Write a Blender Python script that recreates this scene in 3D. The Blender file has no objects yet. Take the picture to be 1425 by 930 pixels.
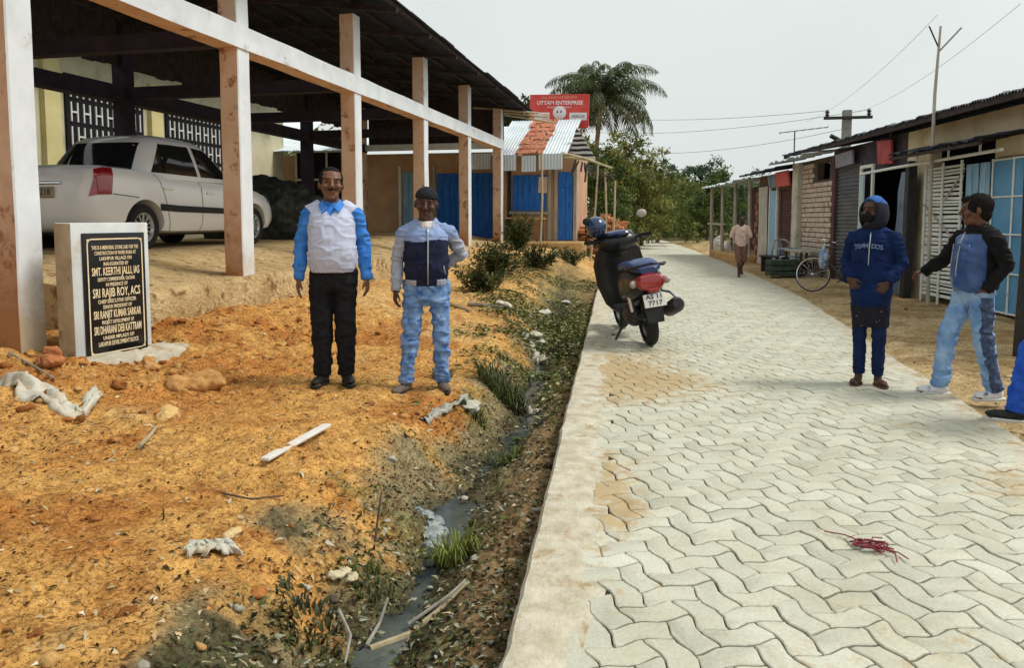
import bpy, bmesh, math, random
import numpy as np
from mathutils import Vector, Matrix, Euler
sc = bpy.context.scene
COL = sc.collection
rng = np.random.default_rng(7)
random.seed(7)
R = math.radians
# ------------------------------------------------------------------ camera geometry (metres; +Y runs along the lane)
PSI, PIT, FPX, CAMH = R(12.7), R(4.5), 1056.0, 1.4
CX, CY = 712.5, 388.0
_Rt = Vector((math.cos(PSI), math.sin(PSI), 0))
_Fw = Vector((-math.sin(PSI) * math.cos(PIT), math.cos(PSI) * math.cos(PIT), -math.sin(PIT)))
_Up = _Rt.cross(_Fw)
EYE = Vector((0, 0, CAMH))
def ray(px, py):
    return _Fw + _Rt * ((px - CX) / FPX) + _Up * ((CY - py) / FPX)
def G(px, py, z=0.0):
    d = ray(px, py); return EYE + d * ((z - CAMH) / d.z)
def onY(px, py, Y):
    d = ray(px, py); return EYE + d * (Y / d.y)
def onX(px, py, X):
    d = ray(px, py); return EYE + d * (X / d.x)

# ------------------------------------------------------------------ noise
def _h(ix, iy, iz, seed):
    h = (ix * 374761393 + iy * 668265263 + iz * 2147483647 + seed * 974634777) & 0xFFFFFFFF
    h = ((h ^ (h >> 13)) * 1274126177) & 0xFFFFFFFF
    return ((h ^ (h >> 16)) & 0xFFFF) / 65535.0
def vnoise(x, y, z=0.0, seed=0):
    x, y, z = np.broadcast_arrays(np.asarray(x, float), np.asarray(y, float), np.asarray(z, float))
    xi, yi, zi = np.floor(x).astype(np.int64), np.floor(y).astype(np.int64), np.floor(z).astype(np.int64)
    fx, fy, fz = x - xi, y - yi, z - zi
    fx, fy, fz = [f * f * f * (f * (f * 6 - 15) + 10) for f in (fx, fy, fz)]
    out = 0
    for dx in (0, 1):
        for dy in (0, 1):
            for dz in (0, 1):
                w = (fx if dx else 1 - fx) * (fy if dy else 1 - fy) * (fz if dz else 1 - fz)
                out = out + w * _h(xi + dx, yi + dy, zi + dz, seed)
    return out * 2 - 1
def fbm(x, y, z=0.0, oct=4, seed=0, gain=.5):
    a, s, f = 1.0, 0, 1.0
    for o in range(oct):
        s = s + a * vnoise(np.asarray(x) * f, np.asarray(y) * f, np.asarray(z) * f, seed + o * 17)
        a *= gain; f *= 2.03
    return s
def sstep(a, b, x):
    t = np.clip((np.asarray(x, float) - a) / (b - a), 0, 1); return t * t * (3 - 2 * t)

# ------------------------------------------------------------------ objects
def tag(o, label=None, cat=None, group=None, kind=None):
    if label: o['label'] = label
    if cat: o['category'] = cat
    if group: o['group'] = group
    if kind: o['kind'] = kind
    return o
def thing(name, label, cat, loc=(0, 0, 0), rz=0.0, group=None, rot=None):
    o = bpy.data.objects.new(name, None); COL.objects.link(o)
    o.empty_display_size = .1
    o.location = loc; o.rotation_euler = rot if rot else (0, 0, rz)
    return tag(o, label, cat, group)
def link(name, me, parent=None, loc=None):
    o = bpy.data.objects.new(name, me); COL.objects.link(o)
    if parent is not None: o.parent = parent
    if loc is not None: o.location = loc
    return o
def copy_tree(o, parent=None):
    c = o.copy(); COL.objects.link(c)
    if parent is not None: c.parent = parent
    for ch in list(o.children): copy_tree(ch, c)
    return c
def np_mesh(name, V, Fs, mats, mi=None, smooth=True, sharp=None, colors=None):
    """V (n,3); Fs: array (m,k) or list of tuples"""
    me = bpy.data.meshes.new(name)
    V = np.asarray(V, dtype=np.float32)
    if isinstance(Fs, np.ndarray):
        m, k = Fs.shape
        me.vertices.add(len(V)); me.vertices.foreach_set('co', V.ravel())
        me.loops.add(m * k); me.loops.foreach_set('vertex_index', Fs.astype(np.int32).ravel())
        me.polygons.add(m)
        me.polygons.foreach_set('loop_start', np.arange(0, m * k, k, dtype=np.int32))
        me.polygons.foreach_set('loop_total', np.full(m, k, dtype=np.int32))
        me.update(calc_edges=True)
    else:
        me.from_pydata(V.tolist(), [], [tuple(f) for f in Fs])
    me.validate()
    for m_ in (mats if isinstance(mats, (list, tuple)) else [mats]): me.materials.append(m_)
    if mi is not None and len(mi) == len(me.polygons):
        me.polygons.foreach_set('material_index', np.asarray(mi, dtype=np.int32))
    if smooth:
        me.polygons.foreach_set('use_smooth', np.ones(len(me.polygons), dtype=bool))
        if sharp: me.set_sharp_from_angle(angle=R(sharp))
    if colors is not None:
        a = me.color_attributes.new('Col', 'FLOAT_COLOR', 'POINT')
        c = np.ones((len(V), 4), dtype=np.float32); c[:, :3] = colors
        a.data.foreach_set('color', c.ravel())
    return me
_boxes = {}
def _box(sx, sy, sz, bev, seg):
    key = (round(sx, 4), round(sy, 4), round(sz, 4), bev, seg)
    if key not in _boxes:
        bm = bmesh.new(); bmesh.ops.create_cube(bm, size=1)
        bmesh.ops.scale(bm, vec=(sx, sy, sz), verts=bm.verts)
        if bev > 0:
            bmesh.ops.bevel(bm, geom=list(bm.edges), offset=bev, segments=seg, affect='EDGES', profile=.5)
        bm.verts.ensure_lookup_table()
        _boxes[key] = (np.array([v.co[:] for v in bm.verts]), [tuple(v.index for v in f.verts) for f in bm.faces])
        bm.free()
    return _boxes[key]
def rotm(rx=0, ry=0, rz=0):
    return np.array(Euler((rx, ry, rz)).to_matrix())
class MB:
    def __init__(s): s.V = []; s.F = []; s.mi = []; s.n = 0
    def add(s, V, Fs, mi=0):
        V = np.asarray(V, float)
        s.V.append(V); s.F += [tuple(i + s.n for i in f) for f in Fs]; s.mi += [mi] * len(Fs); s.n += len(V); return s
    def box(s, c, d, rot=None, bev=.004, mi=0, seg=1):
        b = min(bev, .45 * min(d)); V, Fs = _box(d[0], d[1], d[2], b, seg)
        if rot is not None: V = V @ np.asarray(rot).T
        return s.add(V + np.asarray(c, float), Fs, mi)
    def span(s, a, b, bev=.004, mi=0):
        a, b = np.asarray(a, float), np.asarray(b, float)
        return s.box((a + b) / 2, np.abs(b - a), None, bev, mi)
    def beam(s, p, q, w, h, bev=.004, mi=0):
        p, q = Vector(p), Vector(q); d = q - p; L = d.length
        rot = d.to_track_quat('Y', 'Z').to_matrix()
        return s.box((p + q) / 2, (w, L, h), np.array(rot), bev, mi)
    def tube(s, pts, rad, n=10, mi=0, cap=True, flat=None, ref=None):
        """pts list of 3-vectors, rad float|list; flat=(a,b) scales the ring axes"""
        P = [Vector(p) for p in pts]; k = len(P)
        rad = [rad] * k if np.isscalar(rad) else list(rad)
        T = [((P[min(i + 1, k - 1)] - P[max(i - 1, 0)])).normalized() for i in range(k)]
        rf = Vector(ref) if ref else (Vector((1, 0, 0)) if abs(T[0].x) < .9 else Vector((0, 1, 0)))
        rings = []; V = []; Fs = []
        for i in range(k):
            b = T[i].cross(rf)
            if b.length < 1e-5: b = T[i].cross(Vector((0, 1, .3)))
            b.normalize(); a = b.cross(T[i]).normalized()
            fl = flat if flat else (1, 1)
            if not np.isscalar(rad[i]): r1, r2 = rad[i]
            else: r1 = rad[i] * fl[0]; r2 = rad[i] * fl[1]
            idx = []
            for j in range(n):
                t = 2 * math.pi * j / n
                v = P[i] + a * (r1 * math.cos(t)) + b * (r2 * math.sin(t))
                idx.append(len(V)); V.append(v[:])
            rings.append(idx)
        for i in range(k - 1):
            for j in range(n):
                Fs.append((rings[i][j], rings[i][(j + 1) % n], rings[i + 1][(j + 1) % n], rings[i + 1][j]))
        if cap:
            Fs.append(tuple(reversed(rings[0]))); Fs.append(tuple(rings[-1]))
        return s.add(V, Fs, mi)
    def ell(s, c, r, n=12, m=8, rot=None, mi=0):
        V = [(0, 0, -1)]; Fs = []
        for i in range(1, m):
            ph = -math.pi / 2 + math.pi * i / m
            for j in range(n):
                t = 2 * math.pi * j / n
                V.append((math.cos(ph) * math.cos(t), math.cos(ph) * math.sin(t), math.sin(ph)))
        V.append((0, 0, 1)); L = len(V) - 1
        for j in range(n): Fs.append((0, 1 + (j + 1) % n, 1 + j))
        for i in range(m - 2):
            a = 1 + i * n
            for j in range(n): Fs.append((a + j, a + (j + 1) % n, a + n + (j + 1) % n, a + n + j))
        a = 1 + (m - 2) * n
        for j in range(n): Fs.append((a + j, a + (j + 1) % n, L))
        V = np.array(V) * np.asarray(r, float)
        if rot is not None: V = V @ np.asarray(rot).T
        return s.add(V + np.asarray(c, float), Fs, mi)
    def lathe(s, prof, axis='z', c=(0, 0, 0), n=24, mi=0, rot=None):
        """prof [(r,h)]"""
        V = []; Fs = []
        for r, h in prof:
            for j in range(n):
                t = 2 * math.pi * j / n
                p = (r * math.cos(t), r * math.sin(t), h)
                if axis == 'x': p = (h, r * math.cos(t), r * math.sin(t))
                if axis == 'y': p = (r * math.sin(t), h, r * math.cos(t))
                V.append(p)
        k = len(prof)
        for i in range(k - 1):
            for j in range(n):
                Fs.append((i * n + j, i * n + (j + 1) % n, (i + 1) * n + (j + 1) % n, (i + 1) * n + j))
        V = np.array(V)
        if rot is not None: V = V @ np.asarray(rot).T
        return s.add(V + np.asarray(c, float), Fs, mi)
    def rings(s, rows, n=20, mi=0, cap=True, ex=2.0):
        """rows of (cx,cy,z,rx,ry): stacked superellipse sections"""
        V = []; Fs = []
        for (cx, cy, z, rx, ry) in rows:
            for j in range(n):
                t = 2 * math.pi * j / n; c_, s_ = math.cos(t), math.sin(t)
                V.append((cx + rx * math.copysign(abs(c_) ** (2 / ex), c_), cy + ry * math.copysign(abs(s_) ** (2 / ex), s_), z))
        k = len(rows)
        for i in range(k - 1):
            for j in range(n):
                Fs.append((i * n + j, i * n + (j + 1) % n, (i + 1) * n + (j + 1) % n, (i + 1) * n + j))
        if cap:
            Fs.append(tuple(reversed(range(n)))); Fs.append(tuple(range((k - 1) * n, k * n)))
        return s.add(V, Fs, mi)
    def prism(s, poly, a, b, axis='x', mi=0, bev=0):
        """poly [(u,v)] extruded along axis from a to b. axis x: (h,u,v); y: (u,h,v); z: (u,v,h)"""
        n = len(poly); V = []
        for h in (a, b):
            for u, v in poly:
                V.append({'x': (h, u, v), 'y': (u, h, v), 'z': (u, v, h)}[axis])
        Fs = [tuple(range(n)), tuple(reversed(range(n, 2 * n)))]
        for j in range(n): Fs.append((j, n + j, n + (j + 1) % n, (j + 1) % n))
        return s.add(V, Fs, mi)
    def corr(s, o, u, v, wave=.076, amp=.012, rows=2, thick=.0, mi=0, seed=0, dent=0.0):
        """corrugated sheet: origin o, u across the ribs, v along the ribs"""
        o, u, v = Vector(o), Vector(u), Vector(v); nrm = u.cross(v).normalized()
        n = max(4, int(u.length / wave * 6)); V = []; Fs = []
        for j in range(rows + 1):
            for i in range(n + 1):
                p = o + u * (i / n) + v * (j / rows) + nrm * (amp * math.sin(2 * math.pi * i / 6.0))
                if dent: p = p + nrm * float(dent * vnoise(i * .09, j * .8, seed))
                V.append(p[:])
        for j in range(rows):
            for i in range(n):
                a = j * (n + 1) + i; Fs.append((a, a + 1, a + n + 2, a + n + 1))
        return s.add(V, Fs, mi)
    def arr(s): return np.concatenate(s.V) if s.V else np.zeros((0, 3))
    def move(s, f):
        s.V = [np.concatenate(s.V)]; s.V[0] = f(s.V[0]); return s
    def build(s, name, mats, parent=None, loc=None, smooth=True, sharp=35, colors=None):
        V = s.arr()
        me = np_mesh(name, V, s.F, mats, s.mi, smooth, sharp, colors)
        return link(name, me, parent, loc)
def fix_normals(me):
    bm = bmesh.new(); bm.from_mesh(me); bmesh.ops.recalc_face_normals(bm, faces=bm.faces); bm.to_mesh(me); bm.free()
def remesh(mb, voxel, its=2, lam=.5):
    """union of closed pieces -> one continuous surface; returns V, quads"""
    me = np_mesh('tmp', mb.arr(), mb.F, [], None, False)
    fix_normals(me)
    o = bpy.data.objects.new('tmp', me); COL.objects.link(o)
    m = o.modifiers.new('r', 'REMESH'); m.mode = 'VOXEL'; m.voxel_size = voxel
    dg = bpy.context.evaluated_depsgraph_get(); dg.update()
    ev = o.evaluated_get(dg); e = ev.to_mesh()
    n = len(e.vertices); V = np.empty(n * 3, dtype=np.float32); e.vertices.foreach_get('co', V); V = V.reshape(-1, 3).astype(float)
    Fq = np.empty(len(e.loops), dtype=np.int32); e.loops.foreach_get('vertex_index', Fq); Fq = Fq.reshape(-1, 4)
    ev.to_mesh_clear(); bpy.data.objects.remove(o); bpy.data.meshes.remove(me)
    E = np.concatenate([Fq[:, [0, 1]], Fq[:, [1, 2]], Fq[:, [2, 3]], Fq[:, [3, 0]]])
    for _ in range(its):
        S = np.zeros_like(V); C = np.zeros(len(V))
        np.add.at(S, E[:, 0], V[E[:, 1]]); np.add.at(C, E[:, 0], 1)
        np.add.at(S, E[:, 1], V[E[:, 0]]); np.add.at(C, E[:, 1], 1)
        V = V * (1 - lam) + lam * S / np.maximum(C, 1)[:, None]
    return V, Fq
def vnormals(V, Fq):
    a, b, c, d = V[Fq[:, 0]], V[Fq[:, 1]], V[Fq[:, 2]], V[Fq[:, 3]]
    fn = np.cross(c - a, d - b); N = np.zeros_like(V)
    for k in range(4): np.add.at(N, Fq[:, k], fn)
    return N / np.maximum(np.linalg.norm(N, axis=1), 1e-9)[:, None]

# ------------------------------------------------------------------ materials
def _nodes(name):
    m = bpy.data.materials.new(name); m.use_nodes = True
    nt = m.node_tree; return m, nt, nt.nodes['Principled BSDF']
def c4(c): return (c[0], c[1], c[2], 1)
def S(r, g, b):
    return tuple(((v / 255) / 12.92 if v / 255 <= .04045 else ((v / 255 + .055) / 1.055) ** 2.4) for v in (r, g, b))
def M(name, c1, c2=None, scale=6, rough=.8, bump=0., bscale=40, spec=.3, metal=0., ramp=(.35, .65), stretch=None,
      c3=None, scale3=2., ramp3=(.55, .7), coat=0., attr=False, bdist=.01, trans=0.):
    m, nt, b = _nodes(name); N, L = nt.nodes, nt.links
    b.inputs['Roughness'].default_value = rough; b.inputs['Specular IOR Level'].default_value = spec
    b.inputs['Metallic'].default_value = metal; b.inputs['Coat Weight'].default_value = coat
    tc = N.new('ShaderNodeTexCoord'); src = tc.outputs['Object']
    if stretch:
        mp = N.new('ShaderNodeMapping'); mp.inputs['Scale'].default_value = stretch
        L.new(src, mp.inputs['Vector']); src = mp.outputs['Vector']
    def noise(sc_, det=6, r=.6):
        n = N.new('ShaderNodeTexNoise'); n.inputs['Scale'].default_value = sc_
        n.inputs['Detail'].default_value = det; n.inputs['Roughness'].default_value = r
        L.new(src, n.inputs['Vector']); return n.outputs['Fac']
    def rampn(fac, r, ca, cb):
        rp = N.new('ShaderNodeValToRGB'); rp.color_ramp.elements[0].position = r[0]; rp.color_ramp.elements[1].position = r[1]
        rp.color_ramp.elements[0].color = ca; rp.color_ramp.elements[1].color = cb; L.new(fac, rp.inputs['Fac']); return rp.outputs['Color']
    col = None
    if attr:
        at = N.new('ShaderNodeAttribute'); at.attribute_name = 'Col'; col = at.outputs['Color']
        if c2 is not None:
            mx = N.new('ShaderNodeMix'); mx.data_type = 'RGBA'; mx.blend_type = 'MULTIPLY'; mx.inputs[0].default_value = 1
            L.new(col, mx.inputs[6]); L.new(rampn(noise(scale), ramp, c4(c1), c4(c2)), mx.inputs[7]); col = mx.outputs[2]
    elif c2 is not None:
        col = rampn(noise(scale), ramp, c4(c1), c4(c2))
    if c3 is not None:
        mx = N.new('ShaderNodeMix'); mx.data_type = 'RGBA'
        L.new(rampn(noise(scale3, 8, .65), ramp3, (0, 0, 0, 1), (1, 1, 1, 1)), mx.inputs[0])
        if col is not None: L.new(col, mx.inputs[6])
        else: mx.inputs[6].default_value = c4(c1)
        mx.inputs[7].default_value = c4(c3); col = mx.outputs[2]
    if col is not None: L.new(col, b.inputs['Base Color'])
    else: b.inputs['Base Color'].default_value = c4(c1)
    if bump:
        bp = N.new('ShaderNodeBump'); bp.inputs['Strength'].default_value = bump; bp.inputs['Distance'].default_value = bdist
        L.new(noise(bscale, 5), bp.inputs['Height']); L.new(bp.outputs['Normal'], b.inputs['Normal'])
    if trans:
        b.inputs['Transmission Weight'].default_value = trans
    return m
def leafmat(name, c1, c2, c3=None, rough=.55):
    """leaf: colour varies per leaf through the Col attribute, a little light comes through"""
    m, nt, b = _nodes(name); N, L = nt.nodes, nt.links
    at = N.new('ShaderNodeAttribute'); at.attribute_name = 'Col'
    L.new(at.outputs['Color'], b.inputs['Base Color']); b.inputs['Roughness'].default_value = rough
    b.inputs['Specular IOR Level'].default_value = .3
    tr = N.new('ShaderNodeBsdfTranslucent'); L.new(at.outputs['Color'], tr.inputs['Color'])
    mx = N.new('ShaderNodeMixShader'); mx.inputs['Fac'].default_value = .25
    L.new(b.outputs[0], mx.inputs[1]); L.new(tr.outputs[0], mx.inputs[2])
    L.new(mx.outputs[0], N['Material Output'].inputs['Surface']); return m
def text_mesh(name, body, size, mat, parent, M4, xs=1.0, ext=.002, align='CENTER', bold=0.0):
    cu = bpy.data.curves.new('t', 'FONT'); cu.body = body; cu.size = size; cu.align_x = align; cu.align_y = 'CENTER'
    cu.extrude = ext; cu.offset = bold; cu.resolution_u = 2
    o = bpy.data.objects.new('t', cu); COL.objects.link(o)
    dg = bpy.context.evaluated_depsgraph_get(); dg.update()
    me = bpy.data.meshes.new_from_object(o.evaluated_get(dg)); me.name = name
    bpy.data.objects.remove(o); bpy.data.curves.remove(cu)
    me.transform(Matrix(M4) @ Matrix.Diagonal((xs, 1, 1, 1)))
    me.materials.clear(); me.materials.append(mat)
    return me
def join_meshes(name, mes, mats, parent=None, mi=None):
    mb = MB()
    for k, me in enumerate(mes):
        V = [v.co[:] for v in me.vertices]; mb.add(V, [tuple(p.vertices) for p in me.polygons], mi[k] if mi else 0)
        bpy.data.meshes.remove(me)
    return mb.build(name, mats, parent, smooth=False)
def frame(o, ex, ey, ez):
    """4x4 with the given axes and origin"""
    return Matrix(((ex[0], ey[0], ez[0], o[0]), (ex[1], ey[1], ez[1], o[1]), (ex[2], ey[2], ez[2], o[2]), (0, 0, 0, 1)))
# ================================================================== camera, sky, sun
cam = bpy.data.cameras.new('camera'); co = bpy.data.objects.new('camera', cam); COL.objects.link(co); sc.camera = co
cam.sensor_width = 36; cam.lens = 36 * FPX / 1425; cam.shift_y = -(465 - CY) / 1425; cam.clip_end = 2000; cam.clip_start = .05
co.location = EYE; co.rotation_euler = (R(90) - PIT, 0, PSI)
w = bpy.data.worlds.new('World'); sc.world = w; w.use_nodes = True
nt = w.node_tree; N, L = nt.nodes, nt.links
SUN_EL, SUN_AZ = R(54), R(78)          # azimuth measured from +Y towards +X
sky = N.new('ShaderNodeTexSky'); sky.sky_type = 'NISHITA'; sky.sun_disc = False
sky.sun_elevation = SUN_EL; sky.sun_rotation = SUN_AZ; sky.air_density = 1.0; sky.dust_density = 4.0; sky.ozone_density = 1.0
hs = N.new('ShaderNodeHueSaturation'); hs.inputs['Saturation'].default_value = .28
mixw = N.new('ShaderNodeMix'); mixw.data_type = 'RGBA'; mixw.inputs[0].default_value = .85
mixw.inputs[7].default_value = (5.5, 5.9, 5.7, 1)      # thin even cloud over the blue
tcw = N.new('ShaderNodeTexCoord'); nw = N.new('ShaderNodeTexNoise'); nw.inputs['Scale'].default_value = 2.2; nw.inputs['Detail'].default_value = 5; nw.inputs['Distortion'].default_value = .6
L.new(tcw.outputs['Generated'], nw.inputs['Vector']); rw = N.new('ShaderNodeValToRGB'); rw.color_ramp.elements[0].position = .3; rw.color_ramp.elements[1].position = .75
rw.color_ramp.elements[0].color = (5.05, 5.5, 5.4, 1); rw.color_ramp.elements[1].color = (5.9, 6.15, 5.9, 1); L.new(nw.outputs['Fac'], rw.inputs['Fac']); L.new(rw.outputs['Color'], mixw.inputs[7])
L.new(sky.outputs[0], hs.inputs['Color']); L.new(hs.outputs[0], mixw.inputs[6])
L.new(mixw.outputs[2], N['Background'].inputs['Color']); N['Background'].inputs['Strength'].default_value = .118
sun = bpy.data.lights.new('sun', 'SUN'); so = bpy.data.objects.new('sun', sun); COL.objects.link(so)
sun.energy = 2.1; sun.angle = R(18); sun.color = (1, .95, .86)
sdir = Vector((math.sin(SUN_AZ) * math.cos(SUN_EL), math.cos(SUN_AZ) * math.cos(SUN_EL), math.sin(SUN_EL)))
so.rotation_euler = (-sdir).to_track_quat('-Z', 'Y').to_euler()
vs = sc.view_settings; vs.view_transform = 'Standard'; vs.look = 'None'; vs.gamma = 1; vs.exposure = .35; vs.use_curve_mapping = False
try:
    sc.cycles.use_adaptive_sampling = True; sc.cycles.adaptive_threshold = .02; sc.cycles.use_denoising = True
    sc.cycles.max_bounces = 6; sc.cycles.diffuse_bounces = 3; sc.cycles.glossy_bounces = 3; sc.cycles.transparent_max_bounces = 8
except Exception: pass

# ================================================================== ground
def XL(Y): return np.interp(Y, [-5, 0, 2.4, 8.5, 14.8, 20, 30, 42, 60, 90], [-.1, -.36, -.56, -1.08, -1.64, -2.05, -2.35, -2.15, -4.5, -12])
def XR(Y): return np.interp(Y, [-5, 14, 16, 26, 36, 48, 60, 90], [2.07, 2.07, 1.97, 1.24, .34, -.9, -2.8, -10])
def bank(X, Y):
    b = .075 + .06 * sstep(-1.9, -2.9, X) + .24 * sstep(-3.2, -5.0, X)
    b = b - .11 * np.exp(-((X + 4.45) / .55) ** 2 - ((Y - 5.4) / .75) ** 2)
    return b + sstep(12, 19, Y) * (.42 - .1 * sstep(-3, -5, X)) * sstep(60, 40, Y)
def tE(Y): return np.interp(Y, [0, 1.5, 2.6, 3.4, 4.2, 6, 9, 13, 18], [1.0, .98, .92, .90, .85, .72, .76, 1.15, 1.3]) + .05 * np.sin(np.asarray(Y) * 1.7 + .6)
def terrain(X, Y, fine=True):
    X, Y = np.asarray(X, float), np.asarray(Y, float)
    t = XL(Y) - X
    u = (t + .07 * fbm(X * 1.6, Y * 1.6, 0, 3, 5) * sstep(0, .2, t)) / tE(Y)
    prof = np.interp(u, [-1, 0, .12, .3, .45, .56, .68, .82, 1.0, 1.3], [-.15, -.15, -.16, -.20, -.26, -.30, -.26, -.19, -.10, .0])
    b = bank(X, Y)
    k = sstep(.72, 1.42, u)
    dfac = sstep(18.5, 12.5, Y)
    zl = dfac * (prof * (1 - k) + b * k) + (1 - dfac) * (b * sstep(.0, 1.2, t) - .03)
    zr = -.05 + .05 * sstep(0, 1.5, X - XR(Y)) + .02 * fbm(X * .8, Y * .8, 0, 3, 9)
    side = t > 0
    z = np.where(side, zl, np.where(X > XR(Y), zr, -.14))
    z = np.where((X < XR(Y) + .02) & (t < -.0), -.14, z)
    if fine:
        rough = np.where(side, 1.0, np.where(X > XR(Y), .35, 0))
        rough = rough * (.55 + .45 * sstep(-.4, .5, fbm(X * .55, Y * .55, 0, 3, 31)))
        n = .035 * fbm(X * 1.3, Y * 1.3, 0, 3, 11) + .020 * fbm(X * 5, Y * 5, 0, 3, 12)
        rid = 1 - np.abs(fbm(X * 7, Y * 7, 0, 3, 14)); n = n + .026 * (rid - .6)
        n = n + .011 * fbm(X * 19, Y * 19, 0, 2, 13) - .018 * sstep(.18, .0, np.abs(fbm(X * 9 + .5 * Y, Y * 12, 0, 2, 16))) * sstep(-.2, .3, fbm(X * 1.5, Y * 1.5, 0, 2, 18))
        # dug-over clods towards the plinth
        cl = sstep(-2.6, -3.8, X) * sstep(11, 8, Y)
        n = n + cl * (.05 * np.maximum(0, fbm(X * 3.1, Y * 3.1, 0, 3, 15)))
        fl = sstep(60, 25, Y)
        z = z + rough * n * fl
    return z
def gz(x, y): return float(terrain(np.array([x]), np.array([y]))[0])

def axis(segs):
    out = []
    for a, b, d in segs:
        out += list(np.arange(a, b, d))
    out.append(segs[-1][1]); return np.array(out)
xs = axis([(-420, -60, 40), (-60, -20, 4), (-20, -10, .6), (-10, -5.4, .12), (-5.4, -.3, .022), (-.3, 1.0, .13), (1.0, 5.2, .045), (5.2, 12, .3), (12, 40, 3), (40, 420, 40)])
ys = [-30, -12, -5, -2, 0, .6]; y = 1.0
while y < 420: ys.append(y); y += max(.015, .0045 * y) if y < 32 else .06 * y
ys = np.array(ys)
GX, GY = np.meshgrid(xs, ys); GZ = terrain(GX, GY)
nx, ny = len(xs), len(ys)
a = (np.arange(ny - 1)[:, None] * nx + np.arange(nx - 1)[None, :]).ravel()
FQ = np.stack([a, a + 1, a + nx + 1, a + nx], 1)
# soil kinds: orange laterite, pale trodden sand, grey-green ditch silt, dark humus
Xf, Yf, Zf = GX.ravel(), GY.ravel(), GZ.ravel(); tf = XL(Yf) - Xf
orange = np.array([.64, .365, .118]); deep = np.array([.43, .17, .042]); sand = np.array([.68, .46, .20]); tan = np.array([.56, .44, .26])
silt = np.array([.27, .24, .15]); dark = np.array([.075, .07, .05]); brown = np.array([.27, .185, .10]); moss = np.array([.15, .165, .06])
def mixc(c, k, d): return c * (1 - k[:, None]) + d * k[:, None]
col = np.tile(orange, (len(Xf), 1))
col = mixc(col, sstep(-.1, .5, fbm(Xf * .7, Yf * .7, 0, 4, 41)) * .8, sand)
col = mixc(col, sstep(.0, .6, fbm(Xf * 1.6, Yf * 1.6, 0, 4, 42)) * .75, deep)
col = mixc(col, sstep(-2.2, -3.6, Xf) * sstep(9, 6, Yf) * sstep(-.6, .2, fbm(Xf * 2, Yf * 2, 0, 3, 43)) * .7, deep * 1.15)
col = mixc(col, sstep(7.5, 12, Yf) * (tf > 0) * .55, sand)
u_ = tf / tE(Yf)
inn = (tf > 0) * sstep(20, 14, Yf)
nz = fbm(Xf * 2.3, Yf * 2.3, 0, 4, 44)
col = mixc(col, inn * sstep(1.2, .85, u_ + .35 * nz) * .9, silt)
col = mixc(col, inn * sstep(1.1, .8, u_ + .4 * fbm(Xf * 3, Yf * 3, 0, 3, 45)) * sstep(-.5, .4, nz) * .6, moss)
col = mixc(col, inn * sstep(.42, .2, u_ + .12 * nz) * .9, brown)
col = mixc(col, inn * sstep(.30, .06, np.abs(u_ - .56) + .15 * nz) * .85, dark)
col = mixc(col, inn * sstep(.10, .0, u_) * .7, dark)
col = mixc(col, inn * sstep(3.6, 2.8, Yf) * sstep(1.12, .8, u_ + .3 * nz) * sstep(.25, .5, u_) * sstep(-.55, .1, fbm(Xf * 5, Yf * 5, 0, 4, 48)) * .85, np.array([.055, .062, .032]))
rt = (Xf > XR(Yf))
col = np.where(rt[:, None], mixc(mixc(np.tile(tan, (len(Xf), 1)), sstep(-.3, .5, fbm(Xf * .9, Yf * .9, 0, 4, 46)) * .8, np.array([.42, .30, .155])), sstep(.1, .6, fbm(Xf * 2.5, Yf * 2.5, 0, 3, 47)) * .6, np.array([.27, .18, .09])), col)
col = mixc(col, sstep(34, 60, np.hypot(Xf, Yf)) * .8, np.array([.12, .13, .04]))

m_soil, nt, b = _nodes('soil'); N, L = nt.nodes, nt.links
at = N.new('ShaderNodeAttribute'); at.attribute_name = 'Col'
geo = N.new('ShaderNodeNewGeometry')
def nz_(scale, det=8, rr=.65, dist=0):
    n = N.new('ShaderNodeTexNoise'); n.inputs['Scale'].default_value = scale; n.inputs['Detail'].default_value = det
    n.inputs['Roughness'].default_value = rr; n.inputs['Distortion'].default_value = dist; L.new(geo.outputs['Position'], n.inputs['Vector']); return n.outputs['Fac']
def rp_(fac, p0, p1, a, b_):
    r = N.new('ShaderNodeValToRGB'); r.color_ramp.elements[0].position = p0; r.color_ramp.elements[1].position = p1
    r.color_ramp.elements[0].color = a; r.color_ramp.elements[1].color = b_; L.new(fac, r.inputs['Fac']); return r.outputs['Color']
def mx_(kind, fac, A, B):
    m = N.new('ShaderNodeMix'); m.data_type = 'RGBA'; m.blend_type = kind
    if isinstance(fac, (int, float)): m.inputs[0].default_value = fac
    else: L.new(fac, m.inputs[0])
    for s_, v in ((6, A), (7, B)):
        if isinstance(v, tuple): m.inputs[s_].default_value = v
        else: L.new(v, m.inputs[s_])
    return m.outputs[2]
c = mx_('MULTIPLY', 1.0, at.outputs['Color'], rp_(nz_(9), .3, .7, (.62, .55, .5, 1), (1.25, 1.25, 1.2, 1)))
c = mx_('MULTIPLY', 1.0, c, rp_(nz_(60, 4, .7, .6), .34, .52, (.42, .35, .30, 1), (1.1, 1.1, 1.08, 1)))
c = mx_('MULTIPLY', 1.0, c, rp_(nz_(17, 5, .7, 1.4), .36, .5, (.62, .55, .48, 1), (1.06, 1.06, 1.05, 1)))
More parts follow.
